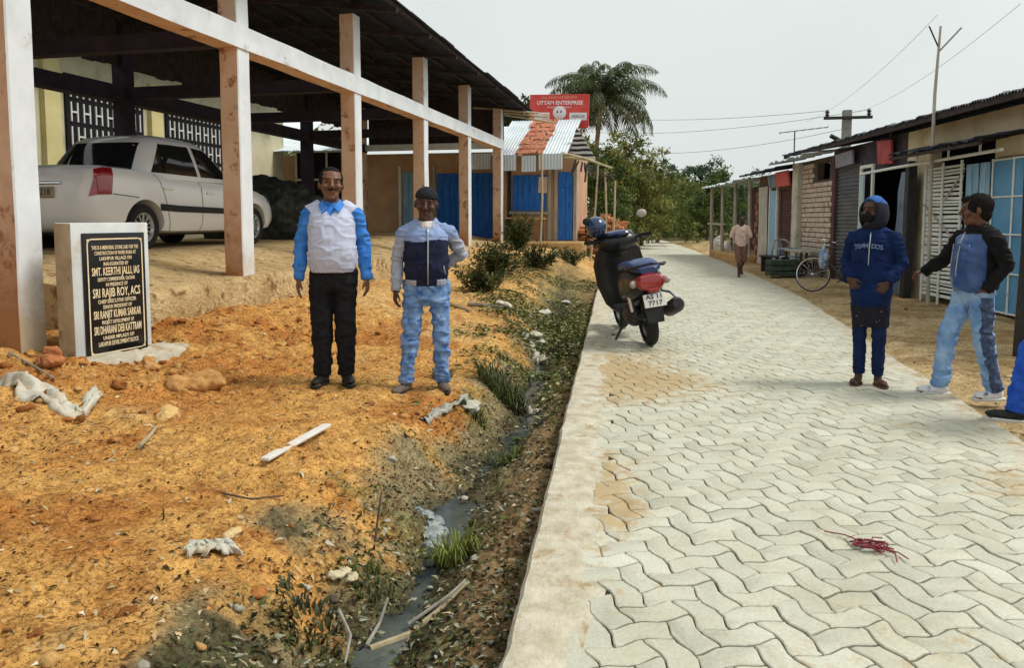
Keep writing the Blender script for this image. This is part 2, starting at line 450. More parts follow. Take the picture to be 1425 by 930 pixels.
# scraps of dark bark and leaf pressed into the soil
c = mx_('MIX', rp_(nz_(34, 3, .6, 1.6), .60, .645, (0, 0, 0, 1), (.85, .85, .85, 1)), c, (.055, .03, .014, 1))
c = mx_('MIX', rp_(nz_(27, 2, .5, 1.2), .66, .70, (0, 0, 0, 1), (.7, .7, .7, 1)), c, (.62, .5, .28, 1))
L.new(c, b.inputs['Base Color']); b.inputs['Roughness'].default_value = .95; b.inputs['Specular IOR Level'].default_value = .15
bp = N.new('ShaderNodeBump'); bp.inputs['Strength'].default_value = .9; bp.inputs['Distance'].default_value = .02
L.new(nz_(45, 6, .7, .8), bp.inputs['Height']); L.new(bp.outputs[0], b.inputs['Normal'])
g = link('ground', np_mesh('ground', np.stack([Xf, Yf, Zf], 1), FQ, m_soil, colors=col)); tag(g, kind='structure')

# ditch water: a shallow sheet that the silt breaks through
m_water = M('ditch_water', (.035, .045, .04), (.09, .10, .085), 5, rough=.06, spec=.6, bump=.15, bscale=25, bdist=.004)
yy = np.arange(1.2, 14, .12); V = []; Fw_ = []
for i, y in enumerate(yy):
    ctr = XL(y) - .56 * tE(y)
    z = -.274
    V += [(ctr - .3 - .2 * float(sstep(3.4, 2.4, y)), y, z), (ctr + .22, y, z)]
for i in range(len(yy) - 1): Fw_.append((2 * i, 2 * i + 1, 2 * i + 3, 2 * i + 2))
o = link('ditch_water', np_mesh('ditch_water', V, Fw_, m_water)); tag(o, kind='structure')

# ================================================================== lane: concrete edge strip, zigzag paving blocks on a sand bed
m_conc = M('edge_concrete', (.42, .375, .275), (.60, .56, .45), 9, rough=.95, bump=.8, bscale=48, c3=(.36, .25, .13), scale3=5.5, ramp3=(.54, .66), bdist=.012)
mb = MB(); yy = np.concatenate([np.arange(-3, 14, .05), np.arange(14, 30, .16), np.arange(30, 62, 1.)])
prof = []
for y in yy:
    xl = float(XL(y)); n0 = .010 * float(fbm(y * 2.2, 3.3, 0, 4, 61)) + .005 * float(vnoise(y * 9, 5.5)); wdt = .21 + .04 * float(fbm(y * 1.7, 1.3, 0, 3, 62))
    prof.append([(xl + n0 + .012, y, -.42), (xl + n0, y, -.02), (xl + n0 + .018, y, .004), (xl + wdt * .5, y, .010 + .006 * float(fbm(y * 4, 1, 0, 3, 64))), (xl + wdt, y, .003), (xl + wdt + .12, y, -.0075)])
V = [p for r_ in prof for p in r_]; Fs = []
for i in range(len(yy) - 1):
    for j in range(5): Fs.append((i * 6 + j, i * 6 + j + 1, (i + 1) * 6 + j + 1, (i + 1) * 6 + j))
mb.add(V, Fs); o = mb.build('kerb', m_conc); tag(o, kind='structure'); fix_normals(o.data)
# right-hand thin cement edge
mb = MB(); V = []; Fs = []
for y in yy:
    xr = float(XR(y)) + .02 * float(fbm(y * 1.9, 8.3, 0, 4, 63)); V += [(xr - .24, y, -.006), (xr + .03, y, .006), (xr + .05, y, -.015), (xr + .09, y, -.16)]
for i in range(len(yy) - 1):
    for j in range(3): Fs.append((i * 4 + j, i * 4 + j + 1, (i + 1) * 4 + j + 1, (i + 1) * 4 + j))
mb.add(V, Fs); o = mb.build('road_edge', m_conc); tag(o, kind='structure'); fix_normals(o.data)

m_bed = M('joint_sand', (.055, .04, .022), (.13, .095, .05), 20, rough=1, bump=.5, bscale=120)
m_far = M('far_paving', (.50, .47, .37), (.60, .575, .47), 2.5, rough=.9, bump=.2, bscale=12)
def strip(name, y0, y1, dy, z, mat):
    V = []; Fs = []; Y = np.arange(y0, y1 + 1e-6, dy)
    for y in Y: V += [(float(XL(y)) + .1, y, z), (float(XR(y)) - .02, y, z)]
    for i in range(len(Y) - 1): Fs.append((2 * i, 2 * i + 1, 2 * i + 3, 2 * i + 2))
    return tag(link(name, np_mesh(name, V, Fs, mat)), kind='structure')
strip('road_bed', -3, 36.2, .4, -.014, m_bed); strip('road_far', 36.2, 62, 1, -.004, m_far)

m_pav, nt, b = _nodes('paving_block'); N, L = nt.nodes, nt.links
at = N.new('ShaderNodeAttribute'); at.attribute_name = 'Col'; geo = N.new('ShaderNodeNewGeometry')
c = mx_('MULTIPLY', 1.0, at.outputs['Color'], rp_(nz_(70, 5, .7), .3, .7, (.82, .82, .80, 1), (1.08, 1.08, 1.08, 1)))
c = mx_('MULTIPLY', 1.0, c, rp_(nz_(2.2, 5, .6), .3, .7, (.86, .84, .78, 1), (1.06, 1.06, 1.06, 1)))
at2 = N.new('ShaderNodeAttribute'); at2.attribute_name = 'dirt'
mm = N.new('ShaderNodeMath'); mm.operation = 'ADD'; L.new(at2.outputs['Fac'], mm.inputs[0]); ml = N.new('ShaderNodeMath'); ml.operation = 'MULTIPLY_ADD'; ml.inputs[1].default_value = 2.0; ml.inputs[2].default_value = -.5; L.new(nz_(11, 9, .75), ml.inputs[0]); L.new(ml.outputs[0], mm.inputs[1])
c = mx_('MIX', rp_(mm.outputs[0], .72, 1.05, (0, 0, 0, 1), (.85, .85, .85, 1)), c, (.42, .30, .15, 1))
L.new(c, b.inputs['Base Color']); b.inputs['Roughness'].default_value = .85; b.inputs['Specular IOR Level'].default_value = .25
bp = N.new('ShaderNodeBump'); bp.inputs['Strength'].default_value = .35; bp.inputs['Distance'].default_value = .004
L.new(nz_(140, 5, .7), bp.inputs['Height']); L.new(bp.outputs[0], b.inputs['Normal'])
WB = .106
def tri(u): u = (u / 2.0) % 1.0; return np.where(u < .25, 4 * u, np.where(u < .75, 2 - 4 * u, 4 * u - 4))
def trap(u): return np.clip(1.8 * tri(np.asarray(u) + .5), -1, 1)
def warp(x, y): return x + .095 * trap(y), y + .095 * trap(x)
def outline(dx, dy, ins):
    pts = []
    ks = lambda L_: [v for v in (.222, .778, 1.222, 1.778) if v < L_]
    for t in [0] + ks(dx): pts.append((max(t, ins) if t == 0 else t, ins))
    for t in [0] + ks(dy): pts.append((dx - ins, max(t, ins) if t == 0 else t))
    for t in [0] + ks(dx): pts.append((dx - (max(t, ins) if t == 0 else t), dy - ins))
    for t in [0] + ks(dy): pts.append((ins, dy - (max(t, ins) if t == 0 else t)))
    return np.array(pts)
ring_defs = []
for (dx, dy) in ((2, 1), (1, 2)):
    ring_defs.append([outline(dx, dy, i_) for i_ in (.026, .031, .070)])
PA = R(12.7) + R(15)
ca_, sa_ = math.cos(PA), math.sin(PA)
cells = []
for ix in range(-60, 260):
    for iy in range(-160, 330):
        k = (ix - iy) % 4
        if k == 0: cells.append((ix, iy, 0))
        elif k == 3: cells.append((ix, iy, 1))
cells = np.array(cells)
cxs = (cells[:, 0] + .7) * WB; cys = (cells[:, 1] + .7) * WB
wx = ca_ * cxs - sa_ * cys; wy = sa_ * cxs + ca_ * cys
edgeL = XL(wy) + .23 + .04 * fbm(wy * 1.3, wx * 0, 0, 3, 71)
keep = (wy > 1.1) & (wy < 36) & (wx > edgeL) & (wx < XR(wy) - .08)
cells = cells[keep]
VV = []; FF = []; CC = []; DD = []; n0 = 0
prng = np.random.default_rng(3)
for (ix, iy, kd) in cells:
    tone = 1 + prng.normal(0, .035); hue = prng.normal(0, .005); base = np.array([.545 + hue, .54, .455 - hue]) * tone
    tlt = prng.normal(0, .006, 2); dz0 = prng.normal(0, .0016)
    rs = ring_defs[kd]; npt = len(rs[0]); jit = prng.normal(0, .012, (npt, 2))
    for ri, zz in ((0, -.02), (1, -.0035), (2, .0)):
        p = rs[ri] + (jit if ri else jit * .5); x_, y_ = warp(p[:, 0] + ix, p[:, 1] + iy); x_ = x_ * WB; y_ = y_ * WB
        X_ = ca_ * x_ - sa_ * y_; Y_ = sa_ * x_ + ca_ * y_
        ctr = (p - p.mean(0)) * WB
        VV.append(np.stack([X_, Y_, zz + dz0 + ctr @ tlt], 1))
    for ri in range(2):
        for j in range(npt):
            FF.append((n0 + ri * npt + j, n0 + ri * npt + (j + 1) % npt, n0 + (ri + 1) * npt + (j + 1) % npt, n0 + (ri + 1) * npt + j))
    FF.append(tuple(n0 + 2 * npt + j for j in range(npt)))
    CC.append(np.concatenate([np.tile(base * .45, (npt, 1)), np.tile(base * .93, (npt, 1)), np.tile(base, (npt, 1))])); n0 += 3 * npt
VV = np.concatenate(VV); CC = np.concatenate(CC)
me = np_mesh('road_paving', VV, FF, m_pav, colors=CC, sharp=40)
# sand trodden onto the blocks, mostly along the ditch side and near the scooter
X_, Y_ = VV[:, 0], VV[:, 1]
dirt = .15 * fbm(X_ * 1.1, Y_ * 1.1, 0, 4, 81) + .08 * sstep(.6, .25, X_ - XL(Y_)) + .12 * sstep(.5, .1, XR(Y_) - X_)
for (px, py, r_, k_) in ((850, 650, .22, .42), (835, 685, .18, .45), (875, 715, .15, .45), (870, 540, .5, .35), (850, 500, .8, .38), (930, 520, .6, .25), (1420, 680, .3, .35), (1250, 590, .35, .25), (1080, 620, .3, .12), (820, 740, .12, .3)):
    p = G(px, py); dirt = dirt + k_ * np.exp(-((X_ - p.x) ** 2 + ((Y_ - p.y) * .7) ** 2) / r_ ** 2)
a_ = me.attributes.new('dirt', 'FLOAT', 'POINT'); a_.data.foreach_set('value', dirt.astype(np.float32))
o = link('road', me); tag(o, kind='structure')
print('pavers', len(cells), 'ground', len(Xf))
# ================================================================== materials for buildings
m_white = M('pale_paint', (.62, .66, .70), (.74, .78, .82), 2.2, rough=.75, bump=.15, bscale=70, c3=(.40, .34, .27), scale3=3.0, ramp3=(.60, .74))
m_ochre = M('peeling_plaster', (.62, .40, .26), (.72, .52, .38), 3.0, rough=.9, bump=.5, bscale=35, c3=(.33, .15, .07), scale3=4.6, ramp3=(.56, .64))
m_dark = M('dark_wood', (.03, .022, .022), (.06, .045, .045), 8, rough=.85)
m_purple = M('backlit_beam_dark_cloth', (.022, .016, .03), (.04, .028, .045), 4, rough=.8)  # backlit shade of rear beams and columns put into the colour; also dark cloth
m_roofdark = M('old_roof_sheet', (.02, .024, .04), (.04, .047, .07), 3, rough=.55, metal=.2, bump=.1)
m_tin = M('pale_tin', (.55, .62, .66), (.68, .74, .78), 1.6, rough=.45, metal=.15, c3=(.36, .26, .19), scale3=1.9, ramp3=(.62, .75))
m_rust = M('rusty_red_sheet', (.42, .13, .07), (.55, .25, .14), 7, rough=.8, c3=(.25, .07, .04), scale3=9, ramp3=(.5, .6), bump=.4)
m_blue = M('blue_paint', (.012, .115, .52), (.03, .20, .66), 3, rough=.6, stretch=(6, 6, .8), c3=(.20, .36, .62), scale3=3.5, ramp3=(.66, .80), bump=.1)
m_ltblue = M('faded_blue_paint', (.20, .40, .62), (.34, .52, .68), 4, rough=.65, stretch=(5, 5, .7), c3=(.09, .27, .52), scale3=3, ramp3=(.55, .7))
m_pinkwall = M('pinkish_mud_plaster', (.45, .26, .16), (.56, .36, .24), 1.6, rough=.95, bump=.3, c3=(.55, .38, .19), scale3=1.1, ramp3=(.5, .7))
m_mud = M('mud_plaster', (.50, .31, .13), (.60, .41, .2), 2, rough=.95, bump=.5, bscale=25, c3=(.33, .19, .09), scale3=3, ramp3=(.55, .7))
m_yellow = M('yellow_wash', (.66, .58, .26), (.74, .67, .36), 2, rough=.9)
m_cream = M('cream_wash', (.56, .53, .36), (.66, .62, .44), 1.5, rough=.9, c3=(.30, .30, .2), scale3=1.4, ramp3=(.55, .72))
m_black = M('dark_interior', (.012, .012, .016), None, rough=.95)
m_grey = M('weathered_wood', (.33, .30, .25), (.48, .45, .39), 12, rough=.9, stretch=(1, 1, .15), bump=.3)
m_bamboo = M('bamboo', (.42, .36, .22), (.56, .5, .34), 9, rough=.7)
m_iron = M('dark_iron', (.03, .03, .035), (.06, .055, .055), 12, rough=.5, metal=.5)
m_beige = M('beige_plaster', (.50, .42, .28), (.62, .54, .38), 1.4, rough=.9, bump=.25, bscale=30, c3=(.33, .24, .15), scale3=1.7, ramp3=(.55, .72))
m_brick = M('mortared_brick', (.52, .42, .34), (.66, .58, .50), 6, rough=.92, bump=.4, c3=(.36, .22, .17), scale3=5, ramp3=(.52, .64))
m_joint = M('dark_joint', (.08, .06, .055), (.14, .11, .1), 12, rough=1)
m_shut = M('shutter_steel', (.10, .11, .135), (.17, .18, .20), 3, rough=.5, metal=.35, stretch=(1, .4, 1), c3=(.11, .06, .05), scale3=2, ramp3=(.55, .7))
m_maroon = M('maroon_shutter', (.07, .022, .028), (.11, .04, .045), 4, rough=.6)
m_whitew = M('white_bamboo_paint', (.66, .70, .68), (.78, .80, .77), 9, rough=.75, c3=(.4, .42, .4), scale3=6, ramp3=(.58, .7))
m_steelblue = M('blue_grey_sheet', (.10, .15, .24), (.24, .30, .39), 1.6, rough=.45, metal=.3, c3=(.36, .38, .40), scale3=3, ramp3=(.6, .75))
m_red = M('red_board', (.62, .055, .05), (.70, .10, .08), 3, rough=.6)
m_signwhite = M('sign_white', (.80, .76, .76), None, rough=.6)
m_signorange = M('sign_orange', (.82, .42, .3), None, rough=.6)
m_signdark = M('sign_dark', (.04, .04, .05), None, rough=.6)
m_paper = M('notice_paper', (.62, .45, .36), (.70, .58, .48), 14, rough=.9)

def mud_base(m, z0, z1, c):
    """rain-splashed red mud on the foot of a wall or pillar"""
    nt = m.node_tree; N, L = nt.nodes, nt.links; b = N['Principled BSDF']; old = b.inputs['Base Color'].links[0].from_socket
    tcn = N.new('ShaderNodeTexCoord'); sp = N.new('ShaderNodeSeparateXYZ'); L.new(tcn.outputs['Object'], sp.inputs[0])
    nn = N.new('ShaderNodeTexNoise'); nn.inputs['Scale'].default_value = 5; nn.inputs['Detail'].default_value = 7; nn.inputs['Roughness'].default_value = .7; L.new(tcn.outputs['Object'], nn.inputs['Vector'])
    ad = N.new('ShaderNodeMath'); ad.operation = 'MULTIPLY_ADD'; ad.inputs[1].default_value = 1.6; L.new(nn.outputs['Fac'], ad.inputs[0]); L.new(sp.outputs['Z'], ad.inputs[2])
    mr = N.new('ShaderNodeMapRange'); mr.inputs['From Min'].default_value = z0 + .8; mr.inputs['From Max'].default_value = z1 + .8; mr.inputs['To Min'].default_value = .9; mr.inputs['To Max'].default_value = 0; L.new(ad.outputs[0], mr.inputs['Value'])
    mx = N.new('ShaderNodeMix'); mx.data_type = 'RGBA'; L.new(mr.outputs[0], mx.inputs[0]); L.new(old, mx.inputs[6]); mx.inputs[7].default_value = c4(c); L.new(mx.outputs[2], b.inputs['Base Color'])
mud_base(m_ochre, .7, 1.75, (.36, .15, .055)); mud_base(m_white, .45, 1.1, (.52, .40, .24))

# ================================================================== open market shed on the left
shed = thing('market_shed', 'long open market shed with white columns and beam under a dark tin roof', 'shed', (-5.1, 5.1, 0))
def inshed(mb): return mb.move(lambda V: V - np.array([-5.1, 5.1, 0]))
colY = [1.83, 5.08, 8.22, 11.46, 14.76, 17.98, 21.36]
CW = .25
def column(x0, x1, y0, y1, z0, z1, white_east=True):
    """square pillar; the lane-facing side is limewashed, the others bare plaster"""
    mb = MB(); k = 9; rows = []
    zs = np.linspace(z0, z1, k)
    # bevelled-corner loop, rows jittered so the edges look hand made
    for i, z in enumerate(zs):
        j = lambda s_: .006 * float(vnoise(z * 3.1, y0 * 2.7 + s_, x0))
        c = .012
        rows.append([(x0 + c + j(1), y0 + j(2), z), (x1 - c + j(3), y0 + j(2), z), (x1 + j(3), y0 + c + j(2), z), (x1 + j(3), y1 - c + j(4), z),
                     (x1 - c + j(3), y1 + j(4), z), (x0 + c + j(1), y1 + j(4), z), (x0 + j(1), y1 - c + j(4), z), (x0 + j(1), y0 + c + j(2), z)])
    V = [p for r_ in rows for p in r_]; Fs = []; mi = []
    for i in range(k - 1):
        for j in range(8):
            Fs.append((i * 8 + j, i * 8 + (j + 1) % 8, (i + 1) * 8 + (j + 1) % 8, (i + 1) * 8 + j)); mi.append(0 if (white_east and j in (2, 1)) else 1)
    Fs += [tuple(reversed(range(8))), tuple(range((k - 1) * 8, k * 8))]; mi += [1, 1]
    mb.add(V, Fs); mb.mi = mi; return mb
for y in colY:
    zb = .2 if y < 6 else .62
    inshed(column(-5.1 - CW, -5.1, y - CW / 2, y + CW / 2, zb, 4.62)).build('column', [m_white, m_ochre], shed)
    mbr = column(-9.55, -9.3, y - CW / 2, y + CW / 2, .9, 4.7, False)
    inshed(mbr).build('column', [m_white, m_purple if y < 20 else m_ochre], shed)
for i in range(len(colY) - 1):      # lane-side beam, one span between each pair of columns, set 6 mm proud of them
    a_, b_ = colY[i], colY[i + 1]
mb = MB(); ya, yb = colY[0], colY[-1] + CW / 2 + .02
ys_ = np.linspace(ya, yb, 60); V = []; Fs = []
for y in ys_:
    j = .007 * float(vnoise(y * 1.3, 2)); j2 = .007 * float(vnoise(y * 1.7, 9))
    V += [(-5.082, y, 3.40 + j), (-5.082, y, 3.665 + j2), (-5.36, y, 3.665 + j2), (-5.36, y, 3.40 + j)]
for i in range(59):
    for j in range(4): Fs.append((i * 4 + j, i * 4 + (j + 1) % 4, (i + 1) * 4 + (j + 1) % 4, (i + 1) * 4 + j))
Fs += [(0, 1, 2, 3), (236, 237, 238, 239)]
mb.add(V, Fs); mi = [0 if k % 4 == 0 or k % 4 == 1 else 1 for k in range(59 * 4)] + [0, 0]; mb.mi = mi
o = inshed(mb).build('beam', [m_white, m_ochre], shed); fix_normals(o.data)
mb = MB(); mb.span((-9.56, 1.7, 3.38), (-9.29, 21.5, 3.62)); inshed(mb).build('beam', m_purple, shed)
mb = MB(); mb.span((-9.29, 21.30, 3.42), (-5.36, 21.46, 3.60), bev=.01); inshed(mb).build('beam', m_white, shed)
for y in colY[1:-1]:
    mb = MB(); mb.span((-9.3, y - .09, 3.44), (-5.35, y + .09, 3.64)); inshed(mb).build('beam', m_purple, shed)
# sheet roof: two slopes meeting at a ridge over the middle of the shed, seen from below
def zroof(x, y): return (4.79 - .021 * (y - 11.5)) + .13 * (min(abs(x + 4.37), abs(x + 10.1)) if -10.1 < x < -4.37 else 0)
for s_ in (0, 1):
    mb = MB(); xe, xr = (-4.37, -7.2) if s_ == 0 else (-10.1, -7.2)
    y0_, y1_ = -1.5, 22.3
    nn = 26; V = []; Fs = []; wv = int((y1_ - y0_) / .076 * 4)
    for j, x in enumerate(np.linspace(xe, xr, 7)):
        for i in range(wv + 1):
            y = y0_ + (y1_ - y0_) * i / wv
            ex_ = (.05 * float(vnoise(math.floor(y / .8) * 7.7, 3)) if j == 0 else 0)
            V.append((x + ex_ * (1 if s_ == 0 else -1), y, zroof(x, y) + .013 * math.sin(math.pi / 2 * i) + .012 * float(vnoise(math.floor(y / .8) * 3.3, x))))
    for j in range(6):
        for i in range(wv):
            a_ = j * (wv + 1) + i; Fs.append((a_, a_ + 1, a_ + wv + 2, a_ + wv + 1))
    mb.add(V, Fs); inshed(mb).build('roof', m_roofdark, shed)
mb = MB()
for x in (-4.5, -5.2, -6.0, -6.9, -7.5, -8.4, -9.4):
    mb.beam((x, -1, zroof(x, -1) - .05), (x, 22.1, zroof(x, 22.1) - .05), .05, .07)
for y in np.arange(.2, 22, 1.62):
    mb.beam((-4.45, y, zroof(-4.45, y) - .12), (-7.2, y, zroof(-7.2, y) - .12), .06, .08); mb.beam((-10, y, zroof(-10, y) - .12), (-7.2, y, zroof(-7.2, y) - .12), .06, .08)
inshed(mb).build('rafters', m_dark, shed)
mb = MB()     # dark boarding that closes the back and far end above the beams
for k in range(80):
    y = 1.8 + k * .25; mb.box((-9.42, y + .12, 4.38 + .02 * float(rng.normal())), (.03, .245, .80), None, .004)
for k in range(17):
    x = -9.25 + k * .245; zt_ = zroof(x + .12, 21.5) - .03; mb.box((x + .12, 21.52, (3.57 + zt_) / 2), (.243, .03, zt_ - 3.57), None, .004)
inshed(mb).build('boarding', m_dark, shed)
mb = MB()     # split bamboo pole ends poking out under the far eave
for y, x2, z2 in ((21.9, -3.9, 4.35), (22.15, -3.75, 4.22), (21.5, -4.1, 4.42)):
    mb.tube([(-6.0, y, 4.62), (x2, y + .1, z2)], .03, 7)
inshed(mb).build('pole_ends', m_bamboo, shed)
# raised floor: rough masonry face, packed-earth top rising towards the back
mb = MB(); Yp = np.arange(6.0, 22.6, .09)
prof = [(-5.03, -.2), (-5.0, .2), (-5.02, .45), (-5.02, .66), (-5.05, .715), (-5.4, .73), (-5.9, .80), (-6.5, .93), (-7.0, .985), (-8.5, 1.0), (-9.9, 1.0), (-9.95, .2)]
V = []; Fs = []
for y in Yp:
    for k, (x, z) in enumerate(prof):
        n_ = float(fbm(y * 2.1, z * 4 + x, 0, 3, 91))
        V.append((x + (.05 * n_ if k < 5 else 0), y, z + (.03 * n_ if 3 <= k < 7 else .012 * n_) - (.05 if k in (3, 4) and float(vnoise(y * 1.4, 7)) > .25 else 0)))
K = len(prof)
for i in range(len(Yp) - 1):
    for j in range(K - 1): Fs.append((i * K + j, i * K + j + 1, (i + 1) * K + j + 1, (i + 1) * K + j))
Fs.append(tuple(range(K))); mb.add(V, Fs)
m_plinth = M('packed_earth_plinth', (.46, .31, .14), (.64, .48, .25), 3.2, rough=.95, bump=1.0, bscale=20, c3=(.24, .13, .05), scale3=6.5, ramp3=(.52, .64), bdist=.05)
o = inshed(mb).build('plinth', m_plinth, shed); fix_normals(o.data)

# ================================================================== building beyond the shed, with pierced ventilator panels
jb = thing('jali_building', 'cream building with pierced ventilator grilles and yellow pilasters behind the shed', 'building', (-12.4, 12, 0))
sh_ = lambda mb: mb.move(lambda V: V - np.array([-12.4, 12, 0]))
mb = MB(); mb.span((-15.5, 5.0, .4), (-12.45, 22.2, 5.2)); sh_(mb).build('wall', m_cream, jb)
for y in (7.3, 10.0, 13.0, 16.1, 19.2):
    mb = MB(); mb.span((-12.45, y - .2, .6), (-12.33, y + .2, 4.6)); sh_(mb).build('pilaster', m_yellow, jb)
for (y0_, y1_) in ((5.4, 6.9), (7.7, 9.6), (10.4, 12.6), (13.4, 15.7), (16.5, 18.8)):
    f = MB(); f.span((-12.452, y0_, 2.4), (-12.40, y1_, 4.4)); fo = sh_(f).build('ventilator', m_black, jb)
    g_ = MB(); yy_ = np.arange(y0_ + .1, y1_, .17)
    for k, y in enumerate(yy_):
        for r_ in range(4):
            zc = 2.62 + r_ * .5
            g_.span((-12.40, y, zc - .2), (-12.37, y + .035, zc + .2))
            if (k + r_) % 2 == 0 and k + 1 < len(yy_): g_.span((-12.398, y + .035, zc - .02), (-12.372, y + .17, zc + .02))
    g_ = sh_(g_); g_.build('grille', m_whitew, fo)
mb = MB(); mb.corr((-11.6, 4.6, 5.1), (0, 18, 0), (-4.4, 0, 1.1), amp=.015); sh_(mb).build('roof', m_roofdark, jb)

# low house seen through the second bay (pale roof over yellow wall)
hb = thing('yellow_house', 'small yellow house with pale tin roof glimpsed between the white columns', 'house', (-16, 26, 0))
hh = lambda mb: mb.move(lambda V: V - np.array([-16, 26, 0]))
mb = MB(); mb.span((-20, 24.2, .3), (-14.2, 29, 3.4)); hh(mb).build('wall', m_yellow, hb)
mb = MB(); mb.corr((-20.5, 23.4, 3.5), (7.3, 0, 0), (0, 3.4, 1.7), amp=.015); hh(mb).build('roof', m_tin, hb)
mb = MB(); mb.span((-17.2, 24.14, 1.2), (-16.2, 24.21, 2.4)); hh(mb).build('window', m_black, hb)

# ================================================================== row of blue-doored shops across the end of the shed (faces the camera)
FY = 23.3
rowb = thing('blue_door_shops', 'low mud plastered shop row with blue plank doors beyond the shed', 'shop row', (-9, FY, 0))
rb = lambda mb: mb.move(lambda V: V - np.array([-9, FY, 0]))
mb = MB(); mb.span((-13.2, FY, .2), (-5.46, FY + 3, 3.5)); rb(mb).build('wall', m_pinkwall, rowb)
mb = MB(); mb.span((-13.4, FY - .9, .2), (-5.4, FY - .002, .80), bev=.05); rb(mb).build('ledge', m_mud, rowb)
mb = MB(); mb.corr((-13.5, FY - 1.75, 3.50), (8.05, 0, 0), (0, 4.4, 1.1), amp=.015, dent=.02); rb(mb).build('roof', m_tin, rowb)
def plank_door(parent, put, x0, x1, z0, z1, y, mat, n=4, th=.045, name='door'):
    d = MB(); wv = (x1 - x0) / n
    for k in range(n):
        d.box((x0 + wv * (k + .5), y - th / 2 - .004 * (k % 2), (z0 + z1) / 2), (wv - .012, th, z1 - z0 - .02 * (k % 2)), None, .004)
    d.box(((x0 + x1) / 2, y - th - .012, z0 + .25 * (z1 - z0)), (x1 - x0 - .06, .02, .08)); d.box(((x0 + x1) / 2, y - th - .012, z0 + .8 * (z1 - z0)), (x1 - x0 - .06, .02, .08))
    o = put(d).build(name, mat, parent)
    h = MB(); h.tube([(x1 - .1, y - th - .02, z0 + .5 * (z1 - z0)), (x1 - .1, y - th - .05, z0 + .53 * (z1 - z0)), (x1 - .1, y - th - .02, z0 + .56 * (z1 - z0))], .008, 6)
    put(h).build('handle', m_iron, o)
    return o
plank_door(rowb, rb, -8.85, -8.25, .81, 2.9, FY, m_ltblue, 3)
plank_door(rowb, rb, -7.70, -6.85, .81, 2.85, FY, m_blue, 4)
plank_door(rowb, rb, -6.55, -5.75, .81, 2.85, FY, m_blue, 4)
for x in (-8.95, -8.13, -7.8, -6.7, -5.62):
    mb = MB(); mb.span((x - .045, FY - .07, .8), (x + .045, FY - .003, 3.1)); rb(mb).build('door_post', m_whitew if x < -8 else m_grey, rowb)
f = MB()
for x in (-12.6, -12.05, -11.5, -10.95): f.span((x - .03, FY - .06, .85 if x < -12.5 else 1.9), (x + .03, FY - .004, 3.6))
for z in (1.95, 2.7, 3.62): f.span((-12.6, FY - .065, z - .03), (-10.95, FY - .006, z + .03))
wf = rb(f).build('window', m_whitew, rowb)
p = MB(); p.span((-12.57, FY - .03, 1.0), (-10.97, FY - .002, 3.59)); rb(p).build('pane', m_black, wf)

# ================================================================== blue shuttered tin-roof shop beside the lane
SY = 22.55
ts = thing('tin_roof_shop', 'small shop with blue plank shutter and patched pale tin roof', 'shop', (-4.3, SY, 0))
tp = lambda mb: mb.move(lambda V: V - np.array([-4.3, SY, 0]))
mb = MB(); mb.span((-5.40, SY, .2), (-3.12, SY + .14, 3.3)); mb.span((-5.40, SY + .14, .2), (-5.28, SY + 2.6, 3.6)); mb.span((-3.24, SY + .14, .2), (-3.12, SY + 2.6, 3.6)); mb.span((-5.28, SY + 2.48, .2), (-3.24, SY + 2.6, 3.9)); tp(mb).build('wall', m_pinkwall, ts)
mb = MB(); mb.span((-5.6, SY - .75, .15), (-2.8, SY - .003, .745), bev=.05); tp(mb).build('ledge', m_mud, ts)
plank_door(ts, tp, -5.06, -4.02, 1.64, 2.72, SY, m_blue, 6, name='shutter')
plank_door(ts, tp, -3.66, -3.22, .77, 2.8, SY, m_blue, 2)
mb = MB(); mb.span((-5.15, SY - .09, 1.54), (-3.95, SY - .002, 1.62)); tp(mb).build('window_sill', m_grey, ts)
for x in (-5.15, -3.92, -3.72, -3.15):
    mb = MB(); mb.span((x - .05, SY - .085, .76), (x + .05, SY - .004, 2.95)); tp(mb).build('door_post', m_grey if x > -4 else m_dark, ts)
def roofz(y): return 3.28 + (y - (SY - .75)) * .52
mb = MB()
for (x0, x1, y0_) in ((-5.55, -4.72, SY - .78), (-4.12, -3.28, SY - .78)):
    mb.corr((x0, y0_, roofz(y0_)), (x1 - x0, 0, 0), (.08, 2.5, 2.5 * .52), amp=.011, wave=.09)
tp(mb).build('roof', m_tin, ts)
mb = MB()
for k in range(8):      # courses of rusty flattened tins and tiles filling the gap
    y0_ = SY - .8 + k * .31
    for i in range(5):
        x0 = -4.80 + i * .155 + .02 * float(prng.normal()) + (.03 if k % 2 else 0)
        mb.box((x0 + .07 + k * .01, y0_ + .17, roofz(y0_ + .17) + .03 + .008 * float(prng.normal())), (.17, .37, .02), rotm(math.atan(.52) - .05, float(prng.normal() * .06), float(prng.normal() * .08)), .004)
tp(mb).build('roof_patch', m_rust, ts)
mb = MB()
for (x0, x1, dz) in ((-6.5, -5.55, .06), (-5.5, -4.78, 0), (-4.62, -4.2, -.03), (-4.12, -3.42, .02)):
    mb.corr((x0, SY - .80, 2.80 + dz), (x1 - x0, 0, .01), (0, .02, .46), amp=.009, wave=.09, dent=.015)
tp(mb).build('roof_skirt', m_tin, ts)
mb = MB()
mb.tube([(-4.02, SY - .95, .7), (-3.98, SY - .93, 2.0), (-4.0, SY - .9, 3.35)], [.035, .032, .028], 8)
tp(mb).build('awning_post', m_bamboo, ts)
mb = MB(); mb.tube([(-3.45, SY - .7, 3.30), (-2.75, SY - .75, 3.12), (-2.0, SY - .78, 2.84)], [.04, .035, .028], 8); mb.tube([(-3.75, SY - .6, 3.22), (-2.5, SY - .65, 3.08)], .035, 8); tp(mb).build('awning_pole', m_bamboo, ts)
